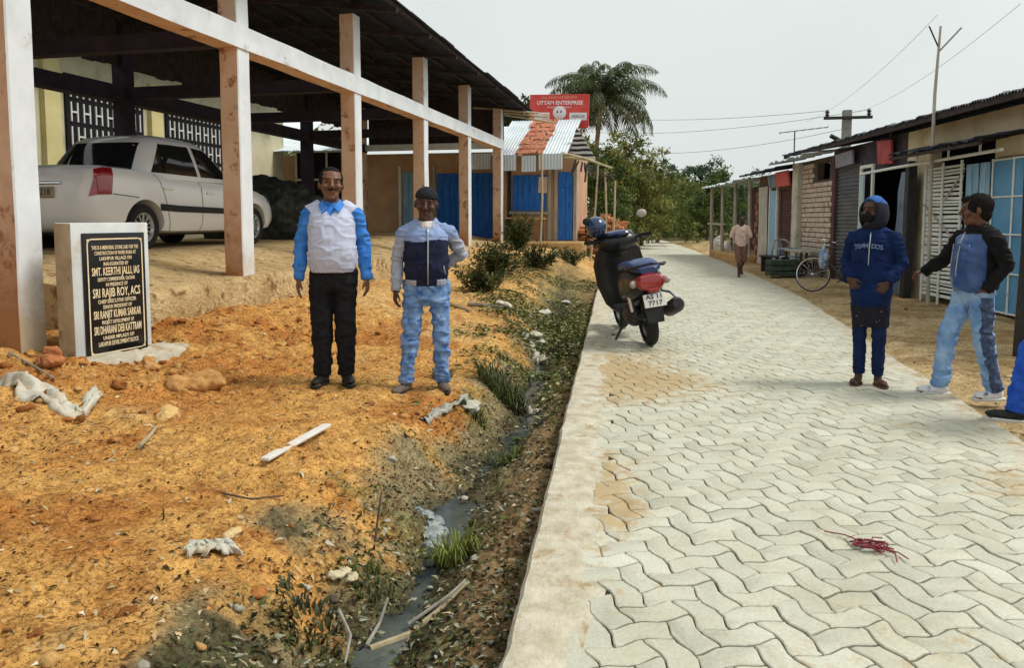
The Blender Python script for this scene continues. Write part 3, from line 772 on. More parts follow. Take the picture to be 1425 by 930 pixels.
for (x0, z0, x1, z1) in ((-2.62, .6, -2.42, 3.0), (-2.2, .5, -2.22, 2.75), (-2.02, .55, -1.93, 2.5)):
    mb = MB(); mb.tube([(x0, SY - .5, z0 - .4), ((x0 + x1) / 2 + .03, SY - .5, (z0 + z1) / 2), (x1, SY - .55, z1)], [.035, .03, .026], 8); tp(mb).build('awning_post', m_bamboo, ts)
m_stripe, nt, b = _nodes('striped_cloth'); N, L = nt.nodes, nt.links
tcn = N.new('ShaderNodeTexCoord'); wv = N.new('ShaderNodeTexWave'); wv.wave_type = 'BANDS'; wv.bands_direction = 'Z'; wv.inputs['Scale'].default_value = 2.2; wv.inputs['Distortion'].default_value = 1.5
L.new(tcn.outputs['Object'], wv.inputs['Vector']); rp = N.new('ShaderNodeValToRGB'); rp.color_ramp.elements[0].position = .45; rp.color_ramp.elements[1].position = .55
rp.color_ramp.elements[0].color = (.02, .02, .025, 1); rp.color_ramp.elements[1].color = (.6, .58, .55, 1); L.new(wv.outputs['Fac'], rp.inputs['Fac']); L.new(rp.outputs['Color'], b.inputs['Base Color']); b.inputs['Roughness'].default_value = .9
mb = MB(); mb.prism([(-3.32, 3.36), (-2.52, 3.12), (-3.12, 4.1)], SY - .1, SY + .02, 'y'); tp(mb).build('gable_cloth', m_stripe, ts)
mb = MB()
for i in range(14):
    a_ = rng.normal(0, .1, 4); mb.tube([(-3.1 + i * .085, SY - .3 + a_[0], 3.13 - i * .035), (-3.15 + i * .085 + a_[1], SY - .55 + a_[2], 2.75 - i * .02 + a_[3])], .03, 5)
tp(mb).build('awning_thatch', m_dark, ts)
t_ = tag(MB().box((-4.12, SY - .065, 2.42), (.27, .012, .48), rotm(0, R(2), 0), .002).build('notice', m_paper), 'pale paper notice pinned beside the blue plank shutter', 'notice')
mb = MB(); mb.box((-4.62, SY - .35, 1.42), (1.25, .42, .045), rotm(0, R(1), 0)); bench = thing('plank_counter', 'rough plank counter below the blue shutter of the tin roof shop', 'counter', (-4.62, SY - .35, .745))
mb.move(lambda V: V - np.array([-4.62, SY - .35, .745])).build('tabletop', m_mud, bench)
for dx in (-.52, .52):
    for dy in (-.14, .14):
        MB().tube([(dx, dy, -.01), (dx * .98, dy, .66)], .03, 7).build('leg', m_dark, bench)
# red signboard standing above the roof on two poles
sg = thing('signboard', 'red hand painted signboard with a round white emblem above the tin roof', 'signboard', (-3.95, 24.4, 4.85), rot=(0, R(1.5), 0))
MB().box((0, 0, 0), (1.92, .05, 1.06), None, .006).build('board', m_red, sg)
mb = MB()
mb.box((-.55, -.03, -.16), (.5, .012, .24), None, .002); mb.box((.62, -.03, -.17), (.56, .012, .24), None, .002)
mb.lathe([(0, -.008), (.2, -.008), (.215, 0), (.215, .008)], 'y', (.02, -.036, -.05), 28); mb.box((-.5, -.03, -.43), (.9, .012, .17), None, .002)
pl_ = mb.build('sign_panel', m_signwhite, sg)
MB().ell((-.05, -.05, -.02), (.022, .006, .05), 10, 6).build('emblem_mark', m_signdark, pl_); MB().ell((.07, -.05, -.02), (.022, .006, .045), 10, 6).build('emblem_mark', m_signdark, pl_)
FX = Matrix(((1, 0, 0, 0), (0, 0, -1, 0), (0, 1, 0, 0), (0, 0, 0, 1)))
def TX(x, y, z): return Matrix.Translation((x, y, z)) @ FX
mes = [text_mesh('t', 'UTTAM ENTERPRISE', .17, m_signwhite, None, TX(.02, -.028, .26), .98, .003, bold=.004), text_mesh('t', 'MOBILE   REPAIRING', .085, m_signwhite, None, TX(.0, -.028, .12), 1.0, .003), text_mesh('t', 'ALL KINDS OF SERVICE', .10, m_signorange, None, TX(.0, -.028, .43), 1.1, .003),
       text_mesh('t', 'PHOTO', .13, m_red, None, TX(-.55, -.039, -.16), 1, .002), text_mesh('t', 'XEROX', .13, m_signdark, None, TX(.62, -.039, -.17), 1, .002), text_mesh('t', 'MAIN ROAD', .1, m_red, None, TX(-.5, -.039, -.43), 1, .002)]
join_meshes('lettering', mes, [m_signwhite, m_signorange, m_red, m_signdark], sg, [0, 0, 1, 2, 3, 2])
for x in (-.75, .75):
    MB().tube([(x, .06, -1.1), (x, .06, .5)], .03, 8).build('pole', m_bamboo, sg)

# heap of laterite bricks and pale sacks past the shop
bp_ = thing('brick_heap', 'loose heap of red laterite bricks beside the blue shuttered shop', 'brick heap', (-2.35, 23.4, .4))
mb = MB()
for i in range(230):
    x = rng.uniform(-.85, .75); y = rng.uniform(-.6, .6); zt = max(0, 1.25 - .55 * abs(x) - .5 * abs(y)); z = rng.uniform(-.05, 1) * zt
    mb.box((x, y, z), (.24, .12, .085), rotm(*(rng.normal(0, .16, 2)), rng.uniform(-.5, .5)), .006)
mb.build('bricks', M('laterite_brick', (.40, .16, .07), (.55, .28, .14), 5, rough=.95, bump=.5), bp_)

# dark tarpaulin heap inside the shed's far bay
th = remesh(MB().ell((0, 0, .55), (1.1, .8, .75), 16, 10).ell((.7, .2, .4), (.7, .6, .55), 14, 8).ell((-.8, -.1, .35), (.6, .6, .5), 14, 8), .05, 1)
Vt, Ft = th; Vt = Vt + vnormals(Vt, Ft) * (.09 * fbm(Vt[:, 0] * 3, Vt[:, 1] * 3, Vt[:, 2] * 3, 4, 5))[:, None]
o = link('covered_heap', np_mesh('covered_heap', Vt, Ft, M('dark_tarpaulin', (.018, .022, .02), (.06, .07, .06), 9, rough=.5, c3=(.25, .25, .22), scale3=7, ramp3=(.62, .7), bump=.6, bscale=14)), None, (-8.4, 14.2, .98))
tag(o, 'dark heap under a wrinkled tarpaulin in front of the car inside the shed', 'heap')

# ================================================================== inscribed memorial stone
m_stone = M('stone_plaster', (.52, .56, .58), (.64, .67, .67), 3, rough=.85, bump=.3, bscale=45, c3=(.50, .40, .26), scale3=2.2, ramp3=(.56, .72))
m_stone_s = M('stone_side', (.36, .27, .16), (.50, .40, .27), 4, rough=.95, bump=.5, bscale=30, c3=(.2, .12, .06), scale3=5, ramp3=(.55, .65))
pa, pb = G(106, 503, .27), G(212, 481, .28)
ang = math.atan2(pb.y - pa.y, pb.x - pa.x)      # direction of the face, left to right
Wd = (pb - pa).length
ms = thing('memorial_stone', 'upright whitewashed memorial stone with black inscribed plaque beside the first column', 'memorial', ((pa.x + pb.x) / 2, (pa.y + pb.y) / 2, .22), ang)
Ht = 1.15; TH = .19
mb = MB(); mb.box((0, TH / 2, Ht / 2), (Wd, TH, Ht), None, .012, seg=2)
o = mb.build('block', [m_stone, m_stone_s], ms, sharp=40)
for p_ in o.data.polygons:
    if p_.normal.x < -.7 or p_.normal.y > .7: p_.material_index = 1
V = np.array([v.co[:] for v in o.data.vertices])
m_granite = M('black_granite', (.006, .006, .007), (.014, .014, .016), 90, rough=.28, spec=.4)
m_gold = M('gold_lettering', (.80, .62, .36), (.86, .74, .52), 30, rough=.6)
PW, PH = Wd * .80, Ht * .905; pz = Ht * .475
plq = MB().box((.015, -.008, pz), (PW, .022, PH), None, .006, seg=2).build('plaque', m_granite, ms)
def rrect(w, h, r, n=5):
    pts = []
    for cx, cy, a0 in ((w / 2 - r, h / 2 - r, 0), (-w / 2 + r, h / 2 - r, 90), (-w / 2 + r, -h / 2 + r, 180), (w / 2 - r, -h / 2 + r, 270)):
        for k in range(n + 1): a = R(a0 + 90 * k / n); pts.append((cx + r * math.cos(a), cy + r * math.sin(a)))
    return pts
mb = MB(); A = rrect(PW * .90, PH * .915, .045); B = rrect(PW * .90 - .022, PH * .915 - .022, .036); n_ = len(A)
V = [(.015 + x, -.022, pz + z) for x, z in A] + [(.015 + x, -.022, pz + z) for x, z in B]
mb.add(V, [(i, (i + 1) % n_, n_ + (i + 1) % n_, n_ + i) for i in range(n_)])
for sx in (-1, 1):
    for sz in (-1, 1):
        cx, cz = .015 + sx * PW * .445, pz + sz * PH * .453
        mb.add([(cx, -.022, cz), (cx - sx * .05, -.022, cz), (cx - sx * .012, -.022, cz - sz * .012), (cx, -.022, cz - sz * .05)], [(0, 1, 2, 3)])
mb.build('plaque_border', m_gold, plq, smooth=False)
lines = [('THIS IS A MEMORIAL STONE LAID FOR THE', .036, .90), ('CONSTRUCTION OF PAVED ROAD AT', .034, .80), ('LAKHIPUR VILLAGE ON', .034, .62), ('INAUGURATED BY', .034, .48),
         ('SMT. KEERTHI JALLI, IAS', .074, .92), ('DEPUTY COMMISSIONER, CACHAR', .034, .72), ('IN PRESENCE OF', .034, .42), ('SRI RAJIB ROY, ACS', .084, .92),
         ('CHIEF EXECUTIVE OFFICER', .036, .74), ('SENIOR PRESIDENT OF', .034, .56), ('SRI RANJIT KUMAR SARKAR', .074, .92), ('PROJECT DEVELOPMENT OF', .034, .62),
         ('SRI DHARANI DEB KATTRAM', .076, .92), ('UNDER MPLADS OF', .034, .60), ('LAKHIPUR DEVELOPMENT BLOCK', .042, .78)]
mes = []; z = pz + PH * .40
gap = (PH * .80 - sum(l[1] for l in lines) * .95) / (len(lines) - 1)
for tx, sz, wf_ in lines:
    z -= sz * .475
    me = text_mesh('t', tx, sz * 1.25, m_gold, None, Matrix.Identity(4), 1, .0012, bold=.0012 if sz > .05 else .0004)
    wx_ = max(v.co.x for v in me.vertices) - min(v.co.x for v in me.vertices)
    me.transform(Matrix.Translation((.015, -.0215, z)) @ FX @ Matrix.Diagonal((PW * .84 * wf_ / wx_, 1, 1, 1)))
    mes.append(me); z -= sz * .475 + gap
join_meshes('lettering', mes, [m_gold], plq)
# cement footing poured round its base
mb = MB(); n_ = 34; V = []; Fs = []
for rr_, zz in ((1.0, -.12), (.95, .02), (.84, .055), (.3, .075)):
    for j in range(n_):
        a = 2 * math.pi * j / n_; k = 1 + .12 * float(vnoise(j * .8, rr_ * 2, 5))
        V.append((Wd * .86 * rr_ * k * math.cos(a) + .12, .30 * rr_ * k * math.sin(a) - .03, zz + .012 * float(vnoise(j * 1.7, rr_ * 9))))
for i in range(3):
    for j in range(n_): Fs.append((i * n_ + j, i * n_ + (j + 1) % n_, (i + 1) * n_ + (j + 1) % n_, (i + 1) * n_ + j))
mb.add(V, Fs); mb.build('footing', M('cement_footing', (.40, .36, .27), (.55, .51, .41), 6, rough=.95, bump=.7, bscale=30, c3=(.33, .2, .09), scale3=5, ramp3=(.55, .68), bdist=.02), ms)

# ================================================================== right-hand shop row
TH_R = math.atan2(.160, .987)
def rthing(name, label, cat, s0, x0=0, z0=0, group=None, dr=0):
    return thing(name, label, cat, (4.55 - .160 * s0 + .987 * x0, 12.25 + .987 * s0 + .160 * x0, z0), TH_R + dr, group)
def wall_open(mb, s0, s1, z0, z1, holes, x=0.0, th=.18):
    """wall slab between s0..s1 with rectangular holes [(a,b,c,d)] full height strips"""
    cur = s0
    for (a, b, c, d) in sorted(holes):
        if a > cur: mb.span((x, cur, z0), (x + th, a, z1), bev=.006)
        if c > z0: mb.span((x, a, z0), (x + th, b, c), bev=0)
        if d < z1: mb.span((x, a, d), (x + th, b, z1), bev=0)
        cur = b
    if s1 > cur: mb.span((x, cur, z0), (x + th, s1, z1), bev=.006)
    return mb
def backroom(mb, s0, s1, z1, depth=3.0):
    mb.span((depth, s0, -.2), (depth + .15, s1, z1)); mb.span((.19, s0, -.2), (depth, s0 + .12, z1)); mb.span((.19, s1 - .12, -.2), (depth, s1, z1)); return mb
def shutter(mb, s0, s1, z0, z1, x, pitch=.085, mi=0):
    n = int((z1 - z0) / pitch * 4); V = []; Fs = []
    for i in range(n + 1):
        z = z0 + (z1 - z0) * i / n; xx = x + .014 * (1 if i % 4 in (0, 1) else -1)
        V += [(xx, s0, z), (xx, s1, z)]
    for i in range(n): Fs.append((2 * i, 2 * i + 1, 2 * i + 3, 2 * i + 2))
    return mb.add(V, Fs, mi)
# --- nearest: beige shop with white bamboo shutter and blue gate
A = rthing('beige_shop', 'nearest beige plastered shop with white slatted shutter and blue gate', 'shop', 0)
mb = wall_open(MB(), -3.5, 3.25, -.2, 3.0, [(-.75, .36, -.2, 2.3), (.40, 2.35, -.2, 2.62), (2.40, 2.62, 3.0, 3.0)]); mb.build('wall', m_beige, A)
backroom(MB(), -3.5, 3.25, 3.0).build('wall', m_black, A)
mb = MB(); mb.corr((-.42, -3.8, 3.10), (0, 13.6, 0), (4.4, 0, .75), amp=.016, dent=.02); mb.build('roof', m_roofdark, A)
mb = MB(); mb.beam((-.36, -3.8, 3.05), (-.36, 9.75, 3.05), .05, .10); mb.build('fascia', m_dark, A)
mb = MB()
for k in range(9): mb.box((-.34, -3.3 + k * 1.55 + .2 * float(rng.normal()), 3.135), (.06, .10, .03), rotm(0, 0, rng.uniform(0, 1)), .004)
mb.build('roof_clip', m_tin, A)
mb = MB(); mb.corr((-.75, -.5, 2.50), (0, 2.85, 0), (.76, 0, .14), amp=.012, dent=.03); mb.build('canopy', m_roofdark, A)
mb = MB(); mb.beam((-.70, -.5, 2.44), (-.70, 2.35, 2.44), .035, .05); mb.beam((-.05, -.5, 2.60), (-.05, 2.35, 2.60), .035, .05)
for s_ in (.0, 1.1, 2.25): mb.beam((-.72, s_, 2.44), (-.02, s_, 2.60), .03, .05)
mb.build('canopy_frame', m_dark, A)
mb = MB(); mb.tube([(-.35, -.4, 2.36), (-.36, 3.0, 2.33), (-.40, 4.4, 2.30)], .026, 8)
for s_ in (.15, 1.05, 2.1): mb.tube([(-.35, s_, 2.34), (-.35, s_, 2.56)], .018, 6)
mb.build('rail', m_whitew, A)
# slatted shutter
sf = MB(); s0, s1, z0, z1 = 1.10, 2.28, .12, 2.27
for s_ in (s0, (s0 + s1) / 2, s1): sf.tube([(-.11, s_, z0 - .15), (-.11, s_, z1 + .06)], .022, 7)
so_ = sf.build('shutter', m_whitew, A)
sl = MB(); z = z0; k = 0
while z < z1:
    hgt = .052 + .01 * float(rng.normal())
    sl.box((-.085 + .006 * (k % 2), (s0 + s1) / 2, z), (.014, s1 - s0 + .03 * float(rng.normal()), hgt * .82), rotm(float(rng.normal() * .012), R(12), 0), .003); z += hgt + .012; k += 1
sl.build('slats', m_whitew, so_)
dg_ = MB(); dg_.beam((-.12, s0, 1.0), (-.12, s1, 1.65), .02, .03); dg_.beam((-.12, s0, 2.1), (-.12, s0 + .5, 1.7), .02, .03); dg_.build('brace', m_grey, so_)
# blue striped panel and blue gate
pn = MB()
for k in range(7): pn.box((-.06 - .008 * (k % 2), .44 + k * .092, 1.25), (.02, .085, 2.0), rotm(float(rng.normal() * .01), 0, 0), .004)
pn.build('plank_panel', m_ltblue, A)
gt = MB(); gt.span((-.05, -.72, .05), (-.02, .32, 2.26)); go = gt.build('gate', M('bright_blue_sheet', (.08, .27, .52), (.15, .38, .62), 1.2, rough=.45, metal=.1), A)
fr = MB()
for s_ in (-.72, -.2, .32): fr.tube([(-.065, s_, .03), (-.065, s_, 2.28)], .016, 6)
for z in (.05, .62, 1.18, 1.72, 2.26): fr.tube([(-.065, -.74, z), (-.065, .34, z)], .015, 6)
fr.build('gate_frame', m_whitew, go)
ps = rthing('shop_post', 'dark wooden post set in bare earth before the white slatted shutter', 'post', 2.47, -.28, -.06)
MB().box((0, 0, 1.2), (.15, .15, 2.55), rotm(0, R(.5), 0), .012).build('post', m_iron, ps); mb = MB(); mb.lathe([(.0, .04), (.16, .035), (.3, -.01), (.34, -.06)], 'z', (0, 0, .02), 16); mb.build('earth_collar', m_mud, ps)
# leaning grey-blue tin sheet
tl = rthing('tin_sheet', 'upright grey blue tin sheet leaning against the beige shop wall', 'tin sheet', 2.95, -.16, 0)
mb = MB(); mb.corr((-.06, -.30, .02), (0, .62, 0), (.12, 0, 2.25), amp=.008, wave=.11, dent=.03, rows=6); mb.build('sheet', m_steelblue, tl)
# --- dark open shop with roller shutter
B_ = rthing('dark_shop', 'dark open-fronted shop with grey roller shutter and small red sign', 'shop', 5)
def off(mb, s0): return mb.move(lambda V: V - np.array([0, s0, 0]))
mb = wall_open(MB(), 3.26, 7.05, -.2, 3.0, [(3.32, 5.28, -.2, 2.42), (5.42, 6.80, -.2, 2.62)]); off(mb, 5).build('wall', M('dark_plaster', (.04, .035, .05), (.08, .065, .08), 3, rough=.9), B_)  # very dark mottled plaster colour
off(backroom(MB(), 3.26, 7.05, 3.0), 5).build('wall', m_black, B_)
off(shutter(MB(), 5.42, 6.80, -.1, 2.62, .03), 5).build('roller_shutter', m_shut, B_)
mb = MB()
for s_ in (5.32, 4.72): mb.span((-.05, s_ - .04, -.05), (.0, s_ + .04, 2.46))
mb.span((-.05, 4.68, 2.46), (-.0, 5.36, 2.53)); off(mb, 5).build('door_frame', m_whitew, B_)
mb = MB(); mb.box((-.10, 5.06, 1.2), (.04, .46, 2.3), rotm(0, 0, R(-14)), .006); dd = off(mb, 5).build('door', M('pale_blue_door', (.36, .50, .60), (.46, .58, .66), 3, rough=.6), B_)
mb = MB(); mb.span((-.03, 6.84, -.1), (-.004, 7.04, 2.7)); off(mb, 5).build('side_panel', m_maroon, B_)
mb = MB(); mb.ell((.8, 4.0, 1.55), (.1, .12, .14)); mb.box((.9, 3.9, .55), (.5, .9, 1.1), None, .02); off(mb, 5).build('shop_counter', m_steelblue, B_)
rs = rthing('shop_sign', 'small square red sign hung under the eave of the dark shop', 'sign', 3.95, -.12, 2.70); MB().box((0, 0, 0), (.05, .62, .46), rotm(R(3), R(-6), 0), .006).build('board', M('dull_red_board', (.34, .05, .06), (.48, .10, .1), 4, rough=.6), rs); MB().tube([(0, -.2, .2), (0, -.2, .36)], .008, 5).build('hanger', m_iron, rs)
gs_ = rthing('shop_sign', 'grey lettered nameboard under the eave above the roller shutter', 'sign', 6.0, -.14, 2.72); MB().box((0, 0, 0), (.05, 1.0, .3), rotm(R(-2), R(-5), 0), .006).build('board', M('grey_board', (.18, .17, .22), (.30, .28, .34), 16, rough=.6), gs_)
MB().tube([(0, .3, .14), (0, .3, .34)], .008, 5).build('hanger', m_iron, gs_)
# --- brick fronted shop
C_ = rthing('brick_shop', 'shop with pale mortared brick front and narrow pillar', 'shop', 8.3)
mb = MB(); wall_open(mb, 7.06, 9.78, -.2, 2.9, [(7.35, 8.25, 2.36, 2.78)], .02); off(mb, 8.3).build('wall', m_joint, C_)
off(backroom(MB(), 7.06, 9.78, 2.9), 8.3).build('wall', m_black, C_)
mb = MB(); z = -.05; k = 0
while z < 2.82:
    s_ = 7.08 + (.13 if k % 2 else 0)
    while s_ < 9.25:
        e_ = min(s_ + .25, 9.28)
        if not (z > 2.27 and s_ < 8.3): mb.span((-.012 + .006 * float(rng.normal()), s_, z), (.03, e_, z + .105), bev=.01)
        s_ = e_ + .016
    z += .125; k += 1
off(mb, 8.3).build('brickwork', m_brick, C_)
mb = MB(); mb.span((-.14, 9.30, -.15), (.018, 9.76, 2.88), bev=.015); off(mb, 8.3).build('pillar', M('pale_pillar', (.50, .48, .40), (.62, .60, .52), 2.5, rough=.9, c3=(.3, .25, .2), scale3=3, ramp3=(.56, .7)), C_)
mb = MB(); mb.corr((-.75, 6.95, 2.90), (0, 3.0, 0), (1.0, 0, .16), amp=.014, dent=.04); off(mb, 8.3).build('roof', m_tin, C_)
# --- maroon shutter shop with red fascia
D_ = rthing('maroon_shop', 'low shop with maroon shutter, red fascia board and pale blue door', 'shop', 11.3)
mb = wall_open(MB(), 9.80, 13.6, -.2, 2.75, [(9.95, 11.3, -.2, 2.25), (11.5, 12.2, -.2, 2.3)]); off(mb, 11.3).build('wall', M('brown_plaster', (.10, .06, .05), (.17, .10, .08), 3, rough=.9), D_)
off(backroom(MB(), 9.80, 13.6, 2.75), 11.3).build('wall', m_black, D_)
off(shutter(MB(), 9.95, 11.3, -.1, 2.25, .04), 11.3).build('roller_shutter', m_maroon, D_)
mb = MB(); mb.box((-.22, 10.35, 2.52), (.05, 1.15, .42), rotm(0, R(-8), 0), .006); off(mb, 11.3).build('fascia_board', M('fascia_red', (.50, .07, .06), (.60, .13, .1), 5, rough=.6), D_)
mb = MB(); mb.box((-.22, 11.35, 2.5), (.05, .8, .36), rotm(0, R(-8), 0), .006); off(mb, 11.3).build('fascia_board', m_steelblue, D_)
mb = MB(); mb.box((-.04, 11.85, 1.1), (.04, .62, 2.3), None, .006); off(mb, 11.3).build('door', m_ltblue, D_)
mb = MB(); mb.span((-.07, 11.44, -.1), (-.005, 11.51, 2.36)); mb.span((-.07, 12.19, -.1), (-.005, 12.26, 2.36)); mb.span((-.07, 11.44, 2.36), (-.005, 12.26, 2.43)); off(mb, 11.3).build('door_frame', m_whitew, D_)
mb = MB(); mb.corr((-.07, 12.36, .0), (0, 1.05, 0), (0, 0, 2.4), amp=.012, dent=.03, rows=4); off(mb, 11.3).build('tin_panel', M('pale_tin_wall', (.42, .44, .42), (.56, .57, .54), 2, rough=.5, metal=.2, c3=(.3, .27, .22), scale3=3, ramp3=(.55, .7)), D_)
mb = MB(); mb.corr((-.6, 9.7, 2.78), (0, 4.2, 0), (3.6, 0, .6), amp=.016, dent=.03); off(mb, 11.3).build('roof', m_roofdark, D_)
# --- far timber stall
E_ = rthing('timber_stall', 'far open timber stall on rough poles with pale tin roof', 'stall', 16)
for s_, x_ in ((13.95, -.2), (15.3, -.35), (16.9, -.45), (18.6, -.5)):
    mb = MB(); mb.tube([(x_, s_, -.1), (x_ - .02, s_ + .02, 2.62)], [.075, .06], 8); off(mb, 16).build('post', m_grey, E_)
mb = MB(); mb.span((.9, 13.7, -.1), (1.0, 18.9, 2.6)); off(mb, 16).build('wall', M('purple_cloth_wall', (.06, .035, .06), (.12, .07, .09), 3, rough=.9), E_)
mb = MB(); mb.corr((-.85, 13.6, 2.60), (0, 5.5, 0), (2.6, 0, .35), amp=.016, dent=.05); off(mb, 16).build('roof', m_tin, E_)
mb = MB(); mb.tube([(-.46, 16.7, 1.2), (-.52, 19.2, 1.22)], .04, 7); off(mb, 16).build('rail', m_grey, E_)
mb = MB(); mb.span((-.55, 13.8, -.1), (.9, 18.8, .22), bev=.04); off(mb, 16).build('platform', m_mud, E_)
mb = MB()
for k in range(12): mb.span((-.02 + .03 * float(rng.normal()), 13.7 + (k % 2) * .26, .0 + k * .19), (.14, 13.95 + (k % 2) * .2, .18 + k * .19), bev=.02)
off(mb, 16).build('brick_pier', M('rough_red_brick', (.34, .14, .08), (.46, .24, .15), 6, rough=.95), E_)

# ================================================================== poles, wires, aerial
def wire(a, b, sag, r=.012, n=14):
    a, b = Vector(a), Vector(b); return [(a.lerp(b, i / n) - Vector((0, 0, sag * 4 * (i / n) * (1 - i / n)))) for i in range(n + 1)]
v_ = G(1291, 424, 0); pY = thing('antenna_pole', 'tall thin bamboo pole with a forked top standing before the white slatted shutter', 'pole', (v_.x, v_.y, -.05))
bx, by = v_.x, v_.y
def yat(px, py): return onY(px, py, by) - Vector((bx, by, -.05))
MB().tube([(0, 0, -.1), yat(1296, 240), yat(1301, 130), yat(1309, 36)], [.032, .03, .026, .017], 8).build('shaft', m_grey, pY)
MB().tube([yat(1308, 70), yat(1293, 36)], .012, 7).build('fork', m_iron, pY); MB().tube([yat(1306, 72), yat(1338, 38)], .014, 7).build('fork', m_grey, pY)
ep = thing('utility_pole', 'concrete utility pole with insulators rising behind the dark shop roof', 'pole', (11.5, 25.5, 0))
ez = onY(1179, 153, 25.5); ep.location.x = ez.x; zt = ez.z
MB().box((0, 0, zt / 2), (.26, .22, zt), None, .015).build('shaft', M('pole_concrete', (.22, .22, .21), (.32, .31, .29), 4, rough=.9), ep)
MB().box((0, -.15, zt - .25), (1.4, .08, .09), None, .006).build('crossarm', m_iron, ep)
for x in (-.6, .6): MB().lathe([(.03, 0), (.07, .04), (.04, .09), (.07, .13), (.03, .2), (0, .21)], 'z', (x, -.15, zt - .2), 12).build('insulator', m_iron, ep)
MB().tube([(-.1, -.12, zt - 1.0), (-.5, -.25, zt - .8)], .07, 8).build('lamp_bracket', m_iron, ep)
k = 0
for (px, py, Y_, sg_, dx, lb) in ((895, 157, 46, .5, -.6, 'upper thin overhead wire running from the utility pole past the palm'), (905, 182, 44, .6, .6, 'lower thin overhead wire sagging from the utility pole towards the palm'), (930, 205, 40, .7, 0, 'lowest slack overhead wire above the far trees')):
    a = (ez.x + dx, 25.35, zt - .02 - (.55 if dx == 0 else 0)); b_ = onY(px - 160, py - 8, Y_)
    o = MB().tube(wire(a, b_, sg_), .007, 5).build('overhead_wire', m_iron); tag(o, lb, 'wire')
for (pa_, pb_, lb) in (((1120, 170, 25.3), (1305, 20, 14.0), 'faint overhead wire crossing the sky left of the forked pole'), ((1180, 160, 25.3), (1420, 5, 12.0), 'faint overhead wire passing behind the forked pole top')):
    o = MB().tube(wire(onY(*pa_), onY(*pb_), .25), .0035, 5).build('overhead_wire', m_grey); tag(o, lb, 'wire')
ta = thing('tv_aerial', 'small rooftop television aerial on a thin mast above the maroon shop', 'aerial', (3.3, 24.2, 2.9)); e = onY(1106, 183, 24.2); ta.location.x = e.x
h_ = e.z - 2.9
MB().tube([(0, 0, -.1), (0, 0, h_)], .018, 6).build('mast', m_iron, ta)
mb = MB(); mb.tube([(-.45, 0, h_ - .03), (.95, .1, h_ + .12)], .012, 5)
for k in range(7):
    f_ = k / 6; x = -.4 + 1.3 * f_; mb.tube([(x, -.25, h_ - .03 + .14 * f_), (x, .25, h_ - .03 + .14 * f_)], .008, 5)
mb.build('elements', m_iron, ta)
# ================================================================== white saloon car parked inside the shed
m_carw = M('car_white', (.84, .85, .86), None, rough=.28, spec=.5, coat=.5)
m_cargl = M('car_glass', (.012, .014, .016), None, rough=.05, spec=.6)
m_rub = M('tyre_rubber', (.02, .02, .021), None, rough=.85, bump=.3, bscale=80)
m_alloy = M('alloy', (.55, .56, .58), None, rough=.35, metal=.8)
m_blk = M('black_plastic', (.018, .018, .02), None, rough=.5)
m_tail = M('tail_red', (.24, .008, .012), (.36, .015, .018), 9, rough=.15, spec=.6, coat=.6)
m_chrome = M('chrome', (.65, .65, .66), None, rough=.2, metal=1)
m_plate = M('plate_white', (.68, .68, .64), (.76, .75, .7), 20, rough=.6)
m_plated = M('plate_old', (.28, .24, .16), (.4, .35, .24), 14, rough=.6)
car = thing('parked_car', 'white saloon car with dark windows parked under the shed roof', 'car', (-7.93, 10.25, .965))
car.scale = (1.07, 1.07, 1.07)
ST = [(-2.08, .44, .74, .58), (-2.06, .36, .90, .68), (-1.98, .29, 1.00, .755), (-1.82, .25, 1.045, .80), (-1.35, .22, 1.04, .82), (-.6, .20, .985, .825), (.4, .20, .945, .825), (.95, .20, .935, .82),
      (1.45, .21, .86, .805), (1.8, .24, .78, .76), (1.98, .30, .68, .68), (2.06, .40, .58, .56)]
PR = [(0, 0, 0), (.70, 0, 0), (.92, .06, 0), (.985, .2, 0), (1.0, .45, 0), (.99, .68, 0), (.965, .86, 0), (.90, .97, 0), (.78, 1.0, 0), (0, 1.02, 0)]
def cst(y):
    ys = [s_[0] for s_ in ST]; return [float(np.interp(y, ys, [s_[k] for s_ in ST])) for k in (1, 2, 3)]
def cpt(y, v, side=1):
    zb, zt, hw = cst(y); k = v * (len(PR) - 1); i = min(int(k), len(PR) - 2); f = k - i
    a = PR[i][0] * (1 - f) + PR[i + 1][0] * f; b_ = PR[i][1] * (1 - f) + PR[i + 1][1] * f
    return np.array([side * a * hw, y, zb + b_ * (zt - zb)])
mb = MB(); V = []; Fs = []; ysn = np.unique(np.concatenate([[s_[0] for s_ in ST], np.linspace(-2.0, 2.0, 26)])); nP = len(PR) * 2 - 2
for y in ysn:
    half = [cpt(y, i / (len(PR) - 1)) for i in range(len(PR))]
    V += [h for h in half] + [h * np.array([-1, 1, 1]) for h in half[-2:0:-1]]
for i in range(len(ysn) - 1):
    for j in range(nP): Fs.append((i * nP + j, i * nP + (j + 1) % nP, (i + 1) * nP + (j + 1) % nP, (i + 1) * nP + j))
Fs += [tuple(range(nP)), tuple(range((len(ysn) - 1) * nP, len(ysn) * nP))]
mb.add(V, Fs); body = mb.build('body', m_carw, car); fix_normals(body.data)
cut = MB()
for y in (-1.24, 1.26):
    for sx in (-1, 1): cut.lathe([(0, sx * .5), (.355, sx * .5), (.355, sx * 1.2), (0, sx * 1.2)], 'x', (0, y, .30), 32)
cme = np_mesh('cut', cut.arr(), cut.F, m_blk, None, False); fix_normals(cme)
cob = bpy.data.objects.new('cut', cme); COL.objects.link(cob); cob.location = car.location; cob.scale = car.scale
md = body.modifiers.new('b', 'BOOLEAN'); md.object = cob; md.operation = 'DIFFERENCE'; md.solver = 'EXACT'
bpy.context.view_layer.update(); dg = bpy.context.evaluated_depsgraph_get(); dg.update()
